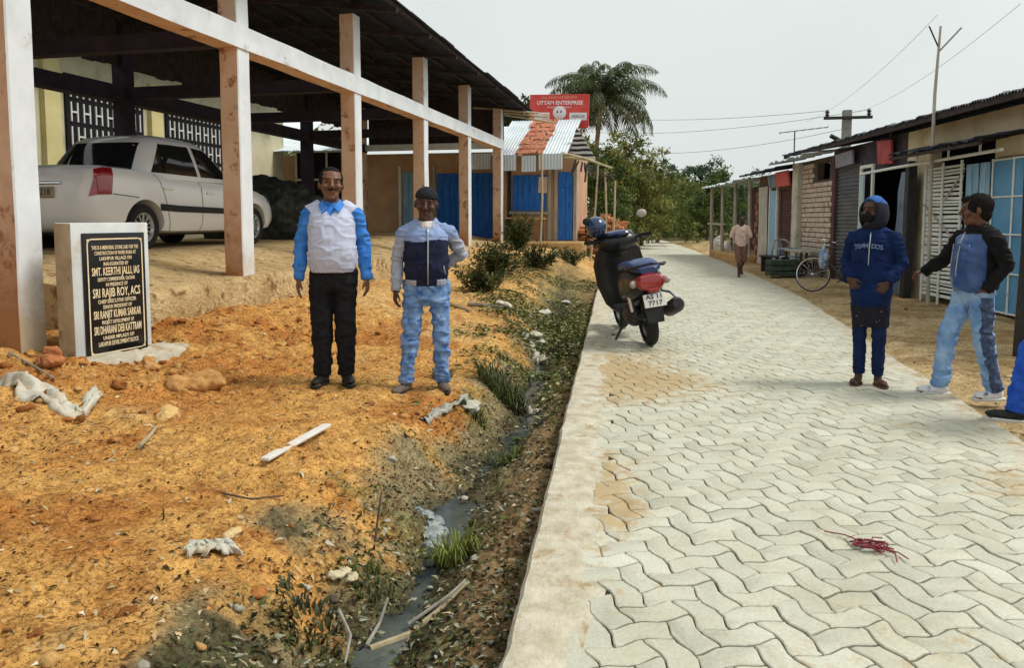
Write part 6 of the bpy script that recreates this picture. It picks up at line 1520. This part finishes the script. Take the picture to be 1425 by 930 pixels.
limb_tree('tree', 'far tree seen between the timber stall poles', pos(1025, 64, 0), 3.3, 2.2, 6000, .28, G1, G4, 7, gp)
limb_tree('tree', 'far dark tree farthest right behind the shop roofs', pos(1062, 70, 0), 3.4, 2.4, 5000, .3, G1, G2, 8, gp)
limb_tree('tree', 'pale stemmed small tree standing at the far lane edge', pos(958, 54, 0), 2.7, 1.4, 6000, .2, YG1, YG2, 9, gp)
limb_tree('tree', 'low dense tree at the foot of the far wood', pos(930, 57, 0), 3.2, 1.7, 7000, .22, G1, YG2, 19, gp)
limb_tree('tree', 'small round tree below the tallest far tree', pos(985, 52, 0), 2.8, 1.5, 6000, .22, G1, G2, 20, gp)
limb_tree('tree', 'dark treetop showing above the shed roof left of the red signboard', pos(722, 34, 0), 7.2, 1.6, 6000, .22, (.012, .022, .008), (.05, .07, .02), 10, None, low=.5)
limb_tree('tree', 'leafy tree glimpsed through the shed between the second and third columns', pos(388, 30, .3), 6.2, 2.3, 8000, .24, YG1, G2, 11, None, low=.3)
limb_tree('tree', 'dark bushy tree hanging over the brick heap beside the shop', pos(830, 30, .2), 3.5, 1.4, 9000, .17, G1, G2, 12, gp, low=.1)
# ---- coconut palm
def palm(loc, H, fr_len, nf, seed):
    r = np.random.default_rng(seed); root = thing('palm_tree', 'tall coconut palm with drooping fronds behind the red signboard', 'tree', loc)
    mb = MB(); P = [np.array([-.9 * (1 - f) ** 1.5 + .06 * math.sin(f * 7), 0, -.3 + (H + .3) * f]) for f in np.linspace(0, 1, 12)]
    mb.tube(P, [.26, .2, .17, .155, .15, .145, .14, .14, .135, .13, .13, .16], 10); mb.build('trunk', M('palm_bark', (.18, .15, .12), (.30, .27, .22), 6, rough=.95, bump=.7, stretch=(.3, .3, 3)), root)
    top = P[-1]; m_fr = M('frond_stem', (.10, .10, .03), (.18, .17, .06), 8, rough=.6)
    for i in range(nf):
        az = i * 2.39996 + r.normal(0, .15); f = i / nf; el = R(88) - f * R(105) + r.normal(0, .1); L_ = fr_len * (.82 + .25 * r.random()) * (.8 if f < .12 else 1)
        rows = []; p = top.copy(); e = el; n = 16; pts = [p.copy()]; dirs = []
        for k in range(n):
            d = np.array([math.cos(az) * math.cos(e), math.sin(az) * math.cos(e), math.sin(e)]); p = p + d * L_ / n; pts.append(p.copy()); dirs.append(d); e -= (.045 + .15 * (k / n)) * (1.1 if el > 0 else .55)
        V = []; F = []; C = []
        mb = MB(); mb.tube(pts, [.035 - .028 * k / n for k in range(n + 1)], 5); sV, sF = mb.arr(), mb.F
        base = np.array([.03, .055, .014]) * (1 - .2 * r.random()); lt = np.array([.11, .13, .035]) if f < .75 else np.array([.16, .12, .045])
        nl_ = 56; Pl = []; Dl = []; Nl = []; Ll = []; Cl = []
        for k in range(nl_):
            q = (.10 + .9 * k / nl_) * n; ki = min(int(q), n - 1); pp = pts[ki] + (pts[ki + 1] - pts[ki]) * (q - ki); d = dirs[ki]; side = np.cross(d, [0, 0, 1.]); side /= max(np.linalg.norm(side), 1e-3); up = np.cross(side, d)
            for s_ in (-1, 1):
                dd = side * s_ * .75 + d * .55 - np.array([0, 0, .35 + .5 * r.random()]); Pl.append(pp); Dl.append(dd); Nl.append(up + r.normal(0, .15, 3)); Ll.append(L_ * .26 * math.sin(math.pi * (.12 + .83 * k / nl_)) * r.uniform(.8, 1.15)); t_ = np.clip(.35 + .3 * r.normal(), 0, 1); Cl.append(base * (1 - t_) + lt * t_)
        V, F, C = leaf_quads(np.array(Pl), np.array(Dl), np.array(Nl), np.array(Ll), .055, np.array(Cl), .35)
        fo = link('frond', np_mesh('frond', V, F, m_leaf, None, False, colors=C), root); link('stem', np_mesh('stem', sV, sF, m_fr, None, True), fo)
    for k in range(6):
        a = k * 1.05; MB().ell((top[0] + .22 * math.cos(a), .22 * math.sin(a), top[2] - .3 - .06 * (k % 2)), (.12, .12, .15), 10, 7).build('coconut', M('coconut_green', (.10, .12, .03), (.2, .17, .06), 6, rough=.5) if k == 0 else bpy.data.materials['coconut_green'], root)
pv = onY(843, 150, 45); palm((pv.x - .3, 45, 0), pv.z + .5, 4.3, 38, 5)

# ---- leafy shrubs by the ditch
def shrub(label, x, y, h, w_, n, seed, c1=(.022, .038, .008), c2=(.10, .12, .025), ll=.09, name='shrub'):
    r = np.random.default_rng(seed); z = gz(x, y); root = thing(name, label, 'shrub', (x, y, z)); mb = MB(); Pn = []; Cn = []; Dn_ = []
    ns = max(8, int(n / 60))
    for i in range(ns):
        az = r.uniform(0, 6.28); el = r.uniform(.55, 1.4); L_ = h * r.uniform(.55, 1.1); d = np.array([math.cos(az) * math.cos(el) * w_ / h, math.sin(az) * math.cos(el) * w_ / h, math.sin(el)])
        p0 = np.array([r.normal(0, .06), r.normal(0, .06), -.03]); pts = [p0, p0 + d * L_ * .5 + r.normal(0, .03, 3), p0 + d * L_ + np.array([0, 0, -.05 * L_])]; mb.tube(pts, [.008, .006, .003], 4)
        for k in range(n // ns):
            f = r.uniform(.2, 1.05); pp = p0 + d * L_ * f + r.normal(0, .03, 3); Pn.append(pp); Dn_.append(d * .5 + randdir(r, 1)[0] + np.array([0, 0, .2])); t_ = np.clip(.4 + .3 * r.normal(), 0, 1); Cn.append(np.array(c1) * (1 - t_) + np.array(c2) * t_)
    n = len(Pn); V, F, C = leaf_quads(np.array(Pn), np.array(Dn_), randdir(r, n) + np.array([0, 0, 1.2]), ll * r.uniform(.6, 1.3, n), ll * .4, np.array(Cn))
    keep_z = V[:, 2].reshape(-1, 5).min(1) > -.05; mb.build('stems', m_bark, root); link('foliage', np_mesh('foliage', V, F, m_leaf, None, False, colors=C), root)
def gp_(px, py, z=.1): v = G(px, py, z); return v.x, v.y
x, y = gp_(722, 374, .1); shrub('tallest dark leafy shrub below the blue shuttered shop', x, y, .95, .60, 2600, 1)
x, y = gp_(690, 395, .1); shrub('wide leafy shrub just right of the man in jacket', x, y, .72, .75, 2600, 2)
x, y = gp_(672, 410, .1); shrub('low shrub beside the jacketed man with pale dry leaves', x, y, .5, .6, 1600, 3, c2=(.15, .15, .04))
x, y = gp_(745, 393, .0); shrub('small green shrub at the ditch edge before the shop ledge', x, y, .48, .7, 1500, 4)
x, y = gp_(795, 388, -.05); shrub('low weedy shrub closest to the scooter', x, y, .38, .7, 1400, 5, c2=(.13, .15, .04), ll=.07)
# ---- grass tufts
def tuft(label, x, y, h, w_, n, seed, c1=(.03, .045, .008), c2=(.16, .18, .05), z=None):
    r = np.random.default_rng(seed); z = gz(x, y) if z is None else z; P = []; D = []; L_ = []; C = []
    V = []; F = []; Cc = []
    for i in range(n):
        az = r.uniform(0, 6.28); rad = w_ * math.sqrt(r.random()) * .6; p = np.array([rad * math.cos(az), rad * math.sin(az), 0.]); a2 = az + r.normal(0, .6); hh = h * r.uniform(.5, 1.15); out = r.uniform(.25, .95) * hh
        w0 = r.uniform(.004, .008); sd = np.array([-math.sin(a2), math.cos(a2), 0]) * w0; d = np.array([math.cos(a2), math.sin(a2), 0]); p[2] = gz(x + p[0], y + p[1]) - z - .02
        t_ = np.clip(.45 + .3 * r.normal(), 0, 1); c = np.array(c1) * (1 - t_) + np.array(c2) * t_; b = len(V)
        for k, (f, zz, wk) in enumerate(((0, 0, 1), (.25, .55, .9), (.65, .92, .6), (1.0, .85 - .3 * r.random(), .1))):
            q = p + d * out * f + np.array([0, 0, hh * zz]); V += [q - sd * wk, q + sd * wk]; Cc += [c, c]
        for k in range(3): F.append((b + 2 * k, b + 2 * k + 1, b + 2 * k + 3, b + 2 * k + 2))
    o = link('grass_tuft', np_mesh('grass_tuft', V, np.array(F), m_leaf, None, False, colors=np.array(Cc)), None, (x, y, z)); tag(o, label, 'grass tuft')
x, y = gp_(700, 532, .0); tuft('spreading dark grass tuft on the ditch bank right of the two men', x, y, .20, .34, 420, 11, (.02, .032, .008), (.11, .13, .035))
x, y = gp_(632, 790, -.28); tuft('bright green grass tuft beside the water in the near ditch', x, y, .16, .13, 170, 12, (.06, .09, .01), (.25, .27, .06))
x, y = gp_(515, 790, -.1); tuft('thin grass tuft on the near ditch bank by the upright stick', x, y, .08, .16, 80, 13)
x, y = gp_(615, 520, .1); tuft('small dry grass tuft at the jacketed man\'s shoes', x, y, .12, .14, 90, 14, (.06, .05, .015), (.22, .19, .07))
x, y = gp_(430, 870, -.15); tuft('dark ragged grass tuft at the lower edge left of the ditch water', x, y, .07, .22, 150, 15, (.015, .022, .008), (.09, .10, .035))
x, y = gp_(700, 640, -.25); tuft('short grass tuft in the middle of the ditch', x, y, .10, .2, 120, 16)
x, y = gp_(660, 600, -.2); tuft('sparse olive grass tuft on the silt above the plank', x, y, .10, .18, 90, 17)
x, y = gp_(768, 640, -.1); tuft('brown dead grass tuft against the concrete edge', x, y, .08, .05, 60, 18, (.06, .04, .02), (.16, .11, .05), z=-.06)

# ================================================================== things lying on the ground (stuff nobody could count, then single things)
lr = np.random.default_rng(21)
m_litter = M('dead_leaf', (.8, .8, .8), (1.1, 1.1, 1.1), 30, rough=1, spec=0, attr=True)
def scatter(n, xr_, yr_, wfn):
    X = lr.uniform(*xr_, n * 4); Y = np.exp(lr.uniform(math.log(yr_[0]), math.log(yr_[1]), n * 4)); w_ = wfn(X, Y); k = lr.random(n * 4) < w_; X, Y = X[k][:n], Y[k][:n]; return X, Y
def leaves(name, n, xr_, yr_, wfn, cols, ll, mat=m_litter, zoff=.006):
    X, Y = scatter(n, xr_, yr_, wfn); n = len(X); Z = terrain(X, Y) + zoff; az = lr.uniform(0, 6.28, n); D = np.stack([np.cos(az), np.sin(az), lr.normal(.12, .25, n)], 1); Nn = np.stack([lr.normal(0, .5, n), lr.normal(0, .5, n), np.ones(n)], 1)
    ci = lr.integers(0, len(cols), n); C = np.array(cols)[ci] * lr.uniform(.6, 1.3, (n, 1)); V, F, C = leaf_quads(np.stack([X, Y, Z], 1), D, Nn, ll * lr.uniform(.4, 1.4, n), ll * lr.uniform(.25, .5, n), C, .2)
    o = link(name, np_mesh(name, V, F, mat, None, False, colors=C)); tag(o, kind='stuff'); return o
def tt(X, Y): return XL(Y) - X
DK = [(.030, .017, .009), (.055, .032, .014), (.09, .05, .02), (.05, .04, .025), (.40, .30, .15)]
leaves('leaf_litter', 6500, (-6, -.4), (1.4, 12), lambda X, Y: (tt(X, Y) > .02) * (.18 + .5 * sstep(0, .5, fbm(X * .9, Y * .9, 0, 3, 51)) + .75 * sstep(1.5, .9, tt(X, Y) / tE(Y))), DK, .030)
leaves('ditch_debris', 7000, (-2.4, -.4), (1.5, 9), lambda X, Y: sstep(1.25, .8, tt(X, Y) / tE(Y)) * (tt(X, Y) > .03), [(.02, .02, .015), (.04, .045, .025), (.12, .13, .08), (.07, .045, .02), (.30, .30, .22), (.08, .10, .03)], .04)
leaves('bank_weeds', 13000, (-4, -.8), (4.8, 17), lambda X, Y: sstep(2.3, 1.0, tt(X, Y) / tE(Y)) * (tt(X, Y) > .04) * (.06 + .94 * sstep(6, 9.5, Y)) * sstep(2.6 - .0 * Y, 1.3, tt(X, Y) / tE(Y)) * sstep(-.5, .3, fbm(X * 1.2, Y * 1.2, 0, 3, 52)), [(.025, .042, .01), (.06, .085, .018), (.12, .13, .035), (.3, .3, .16)], .065, zoff=.02)
leaves('pale_chips', 700, (-5.5, -.6), (1.6, 9), lambda X, Y: (tt(X, Y) > .1) * .6, [(.50, .42, .27), (.6, .55, .42), (.45, .33, .2)], .05)
leaves('road_leaves', 160, (-.4, 4.4), (1.8, 12), lambda X, Y: (X > XL(Y) + .1) * np.where(X > XR(Y), 1, .35), [(.10, .06, .03), (.2, .14, .08), (.06, .04, .02)], .03, zoff=.145) if False else None
def clods(name, n, xr_, yr_, wfn, r0, cols):
    X, Y = scatter(n, xr_, yr_, wfn); n = len(X); bm = bmesh.new(); bmesh.ops.create_icosphere(bm, subdivisions=2, radius=1); bm.verts.ensure_lookup_table(); sv = np.array([v.co[:] for v in bm.verts]); sf = np.array([[v.index for v in f.verts] for f in bm.faces]); bm.free()
    Z = terrain(X, Y); V = []; C = []; k = len(sv)
    for i in range(n):
        rr = r0 * (.35 + 1.1 * lr.random() ** 3); v = sv * (1 + .75 * vnoise(sv[:, 0] * 1.7 + i, sv[:, 1] * 1.4, sv[:, 2] * 1.4, 3))[:, None] * np.array([lr.uniform(.8, 1.4), lr.uniform(.8, 1.3), lr.uniform(.5, .9)]) * rr; a = lr.uniform(0, 6.28); ro = rotm(0, 0, a); V.append(v @ ro.T + np.array([X[i], Y[i], Z[i] + rr * .15])); C.append(np.tile(np.array(cols[lr.integers(len(cols))]) * lr.uniform(.75, 1.2), (k, 1)))
    F = (np.arange(n)[:, None, None] * k + sf[None]).reshape(-1, 3); o = link(name, np_mesh(name, np.concatenate(V), F, m_clod, colors=np.concatenate(C))); tag(o, kind='stuff')
m_clod = M('clod', (.75, .72, .7), (1.15, 1.12, 1.1), 40, rough=1, bump=.8, bscale=70, attr=True, spec=.1)
OR = [(.50, .25, .08), (.36, .15, .045), (.58, .36, .14), (.28, .11, .035)]
clods('soil_clods', 1700, (-6, -1.4), (1.5, 9), lambda X, Y: (tt(X, Y) > tE(Y)) * (.10 + .9 * sstep(-3.4, -4.6, X) * sstep(9.5, 8, Y) + .6 * sstep(-2.6, -3.6, X) * sstep(3.2, 4.2, Y) + .4 * sstep(.1, .6, fbm(X * .8, Y * .8, 0, 3, 53))), .024, OR)
clods('ditch_gravel', 150, (-2.6, -.6), (1.5, 14), lambda X, Y: sstep(1.4, .9, tt(X, Y) / tE(Y)) * (tt(X, Y) > .05) * .7, 0.018, [(.35, .34, .28), (.22, .18, .12), (.46, .44, .36), (.10, .09, .07)])
clods('right_gravel', 320, (1.9, 4.6), (4, 16), lambda X, Y: (X > XR(Y) + .05) * (X < 4.4), .016, [(.35, .24, .13), (.22, .14, .08), (.5, .42, .3)])

# single things on the ground
def rock(label, px, py, z, r, seed, c1, c2, name='stone', flat=.65):
    v = G(px, py, z); zz = gz(v.x, v.y); mb = MB(); rs = np.random.default_rng(seed)
    for k in range(5): mb.ell(tuple(rs.normal(0, .28, 3) * r), tuple(r * rs.uniform(.5, .85, 3) * np.array([1, 1, flat])), 12, 8)
    V, F = remesh(mb, r / 9, 1); V = V + vnormals(V, F) * (r * (.12 * fbm(V[:, 0] * 1.8 / r, V[:, 1] * 2.2 / r, V[:, 2] * 2.2 / r, 5, seed, .65)))[:, None]
    o = link(name, np_mesh(name, V, F, M('rock', c1, c2, 20, rough=.95, bump=.7, bscale=60)), None, (v.x, v.y, zz + r * .2)); tag(o, label, 'stone' if name == 'stone' else 'clod')
ORA, ORB = (.40, .19, .06), (.58, .33, .12)
rock('largest orange earth boulder below the memorial stone footing', 282, 530, .2, .17, 1, ORA, ORB); rock('round pale orange lump of earth in the middle of the dug soil', 236, 574, .17, .085, 2, (.6, .38, .14), (.68, .46, .2))
rock('reddish clod left of the memorial stone footing', 72, 525, .25, .10, 3, (.33, .10, .04), (.48, .2, .08)); rock('squat orange clod just right of the memorial stone footing', 210, 520, .2, .09, 4, ORA, ORB)
rock('flat grey stone slab lying in the ditch beyond the grass tuft', 745, 462, -.1, .16, 5, (.42, .42, .34), (.56, .56, .46), flat=.35)
rock('cream stone on the near ditch bank by the dark grass', 482, 780, -.05, .05, 26, (.5, .44, .28), (.6, .53, .36), flat=.4); rock('white stone in the ditch nearest the grass tuft', 718, 572, -.25, .06, 8, (.55, .55, .5), (.66, .66, .6), flat=.4)
rock('long pale stone across the ditch above the water', 655, 605, -.22, .09, 9, (.40, .38, .3), (.52, .5, .42), flat=.35); rock('tan pebble on the open orange soil right of the white scrap', 322, 752, .05, .04, 10, (.6, .42, .2), (.66, .5, .26))
rock('brown stone set on the paving near the lane edge', 1018, 741, 0, .03, 11, (.12, .09, .06), (.2, .15, .1)); rock('pale boulder among the bank weeds below the tallest shrub', 757, 430, -.1, .13, 12, (.5, .5, .42), (.62, .6, .52), flat=.4)
rock('pale chunk on the weedy bank right of the jacketed man', 700, 433, .05, .10, 13, (.55, .52, .42), (.66, .62, .5), flat=.4); rock('small grey stone by the ditch mouth left of the lane edge', 790, 418, -.1, .09, 14, (.48, .46, .4), (.6, .58, .5), flat=.4)
def slab(label, pxa, pxb, w_, t_, mat, name, cat, lift=.0, tilt=0):
    a, b = G(*pxa), G(*pxb); a.z = gz(a.x, a.y) + lift; b.z = gz(b.x, b.y) + lift; mb = MB(); c = (a + b) / 2; mb.beam(a - c, b - c, w_, t_, .004); o = mb.build(name, mat, None, c); tag(o, label, cat); return o
m_plank = M('white_plank', (.58, .56, .52), (.70, .68, .64), 8, rough=.8, c3=(.42, .34, .24), scale3=5, ramp3=(.6, .7)); m_stick = M('pale_stick', (.30, .24, .14), (.44, .37, .24), 14, rough=.9, stretch=(1, 1, .3)); m_stickg = M('grey_stick', (.20, .19, .16), (.34, .32, .28), 14, rough=.9); m_stickd = M('dark_stick', (.06, .045, .035), (.12, .09, .07), 14, rough=.9)
slab('flat white plank lying on the orange soil before the two men', (368, 640, .12), (456, 596, .12), .055, .018, m_plank, 'plank', 'plank', .035)
def stick(label, pts, r0, mat, lift=.02, name='stick', cat='stick'):
    P = []
    for (px, py, z) in pts:
        v = G(px, py, z); P.append(Vector((v.x, v.y, max(z, gz(v.x, v.y) + lift))))
    c = P[0].copy(); mb = MB(); k = len(P); mb.tube([p_ - c for p_ in P], [r0 * (1 - .4 * i / (k - 1)) for i in range(k)], 7); o = mb.build(name, mat, None, c); tag(o, label, cat)
stick('thick pale branch lying across the water at the near ditch', [(515, 912, -.3), (570, 893, -.3), (610, 868, -.28), (648, 832, -.24)], .016, m_stick, .02)
stick('thin forked twig running alongside the thick pale branch', [(568, 880, -.28), (625, 858, -.26), (648, 828, -.22)], .008, m_stickg, .045)
stick('straight grey stick leaning down the near ditch bank', [(510, 912, -.3), (528, 868, -.24), (540, 832, -.16)], .009, m_stickg, .03)
stick('bent pale twig on the dark debris left of the ditch water', [(472, 850, -.1), (488, 885, -.12), (480, 925, -.14)], .007, m_stickg, .02)
stick('upright thin dark twig standing at the ditch edge', [(522, 755, .0), (526, 720, .1), (531, 685, .2)], .006, m_stickd, 0)
stick('short pale stick lying on the dug soil left of the plank', [(194, 630, .14), (207, 612, .15), (218, 596, .16)], .014, m_stick, .02)
stick('long pale twig below the first column at the left edge', [(14, 512, .25), (45, 530, .24), (78, 545, .22)], .010, m_stickg, .02)
stick('curved twig on the open soil below the plank', [(310, 690, .08), (350, 695, .08), (395, 690, .08)], .006, m_stickd, .012)
stick('small upright dry twig on the open soil', [(225, 738, .05), (228, 722, .1), (227, 708, .16)], .005, m_stickd, 0)
stick('grey pipe lying on the bank beside the jacketed man', [(652, 428, .1), (672, 430, .1), (700, 432, .08)], .035, m_stickg, .03, 'pipe', 'pipe')
stick('pale half-buried log across the bank behind the grey pipe', [(618, 424, .12), (640, 432, .1), (655, 440, .08)], .04, m_stick, .02, 'log', 'log')
# white crumpled plastic, pale strip, painted water glint: thin wrinkled sheets
def rag(label, pts, w_, seed, mat, name='plastic_sheet', cat='plastic sheet', amp=.035):
    P = []
    for (px, py, z) in pts:
        v = G(px, py, z); P.append(np.array([v.x, v.y, gz(v.x, v.y) + .03]))
    P = np.array(P); n = 60; t = np.linspace(0, len(P) - 1, n); C = np.stack([np.interp(t, range(len(P)), P[:, k]) for k in range(3)], 1); T = np.gradient(C, axis=0); T /= np.linalg.norm(T, axis=1)[:, None]; S_ = np.stack([-T[:, 1], T[:, 0], T[:, 2] * 0], 1); m_ = 12; V = []; F = []
    for i in range(n):
        for j in range(m_ + 1):
            u = j / m_ - .5; q = C[i] + S_[i] * w_ * (u * (1 + .7 * float(vnoise(i * .22, seed))) + .25 * float(fbm(i * .16, j * .1, seed + 2, 3, 5))) + T[i] * w_ * .25 * float(fbm(i * .2, j * .35, seed + 9, 3, 7)); h = amp * float(fbm(i * .10, j * .22, seed, 4, seed, .6)) + amp * .5 * (1 - 4 * u * u) - (.02 if abs(u) > .45 else 0); V.append((q[0], q[1], q[2] + h - .01))
    for i in range(n - 1):
        for j in range(m_): a = i * (m_ + 1) + j; F.append((a, a + 1, a + m_ + 2, a + m_ + 1))
    V = np.array(V); c = V.mean(0); o = link(name, np_mesh(name, V - c, np.array(F), mat), None, c); tag(o, label, cat); md = o.modifiers.new('s', 'SOLIDIFY'); md.thickness = .004
m_poly = M('white_plastic', (.44, .42, .34), (.60, .58, .50), 14, rough=.5, c3=(.5, .42, .3), scale3=9, ramp3=(.5, .62))
rag('long crumpled white plastic sheet twisted on the soil at the left edge', [(0, 555, .2), (40, 562, .19), (85, 578, .18), (118, 578, .18), (132, 555, .2)], .12, 2, m_poly, amp=.05)
rag('white scrap of paper on the open orange soil', [(262, 775, .06), (290, 775, .06), (325, 768, .06)], .09, 3, m_poly, 'paper_scrap', 'scrap', .012)
rag('pale crumpled bag caught in the ditch below the grey slab', [(728, 482, -.2), (745, 497, -.2), (765, 500, -.2)], .16, 4, m_poly, 'plastic_bag', 'bag', .05)
rag('white torn bag in the ditch right of the spreading grass tuft', [(722, 560, -.25), (738, 575, -.27), (752, 578, -.27)], .07, 5, m_poly, 'plastic_bag', 'bag', .02)
rag('whitish strip along the ditch water above the stick', [(590, 650, -.3), (612, 628, -.28), (650, 604, -.25)], .05, 6, M('dull_pale', (.26, .25, .2), (.42, .41, .36), 14, rough=.6), 'pale_strip', 'strip', .025)  # thin pale wrinkled strip along the ditch
rag('bluish film painted in for sky glints on the ditch water', [(583, 740, -.34), (600, 760, -.34), (610, 790, -.34)], .12, 7, M('water_glint', (.16, .19, .19), (.34, .38, .38), 20, rough=.3), 'glint_film', 'film', .012)  # pale sheet colour stands in for sky reflected on the ditch water
m_redcord = M('dark_red_cord', (.16, .015, .03), (.24, .03, .05), 30, rough=.6)
def tangle(label, px, py, z, r, n, seed, mat, tail):
    v = G(px, py, z); rs = np.random.default_rng(seed); mb = MB()
    for k in range(n):
        a0 = rs.uniform(0, 6.28); P = []
        for i in range(16): a = a0 + i * .42 * rs.choice([1, 1.3]); q = r * (.35 + .65 * rs.random()); P.append((q * math.cos(a) * 1.2, q * .8 * math.sin(a), .008 + .02 * rs.random()))
        mb.tube(P, .0028, 5)
    for tl in tail: mb.tube([(a * r, b * r, .012 + .01 * (i % 2)) for i, (a, b) in enumerate(tl)], .003, 5)
    zz = gz(v.x, v.y) if v.x < float(XL(v.y)) else .002; o = mb.build('cord_tangle', mat, None, (v.x, v.y, zz)); tag(o, label, 'cord')
tangle('dark red tangle of cord lying on the paving blocks', 1212, 765, 0, .075, 5, 1, m_redcord, [[(-.2, .3), (-1.2, 1.0), (-2.2, 1.6)], [(.5, -.2), (1.0, -1.0), (.9, -1.8)], [(.3, 0), (1.2, -.9), (1.6, -1.3)], [(0, .2), (.3, 1.0), (.9, 1.3)]])
tangle('dark red cord tangled in the near ditch beside the bright grass', 622, 728, -.3, .09, 4, 2, m_redcord, [[(.5, .1), (1.4, .7), (2.2, .9)], [(-.4, 0), (-1.2, -.5), (-1.6, -.7)]])
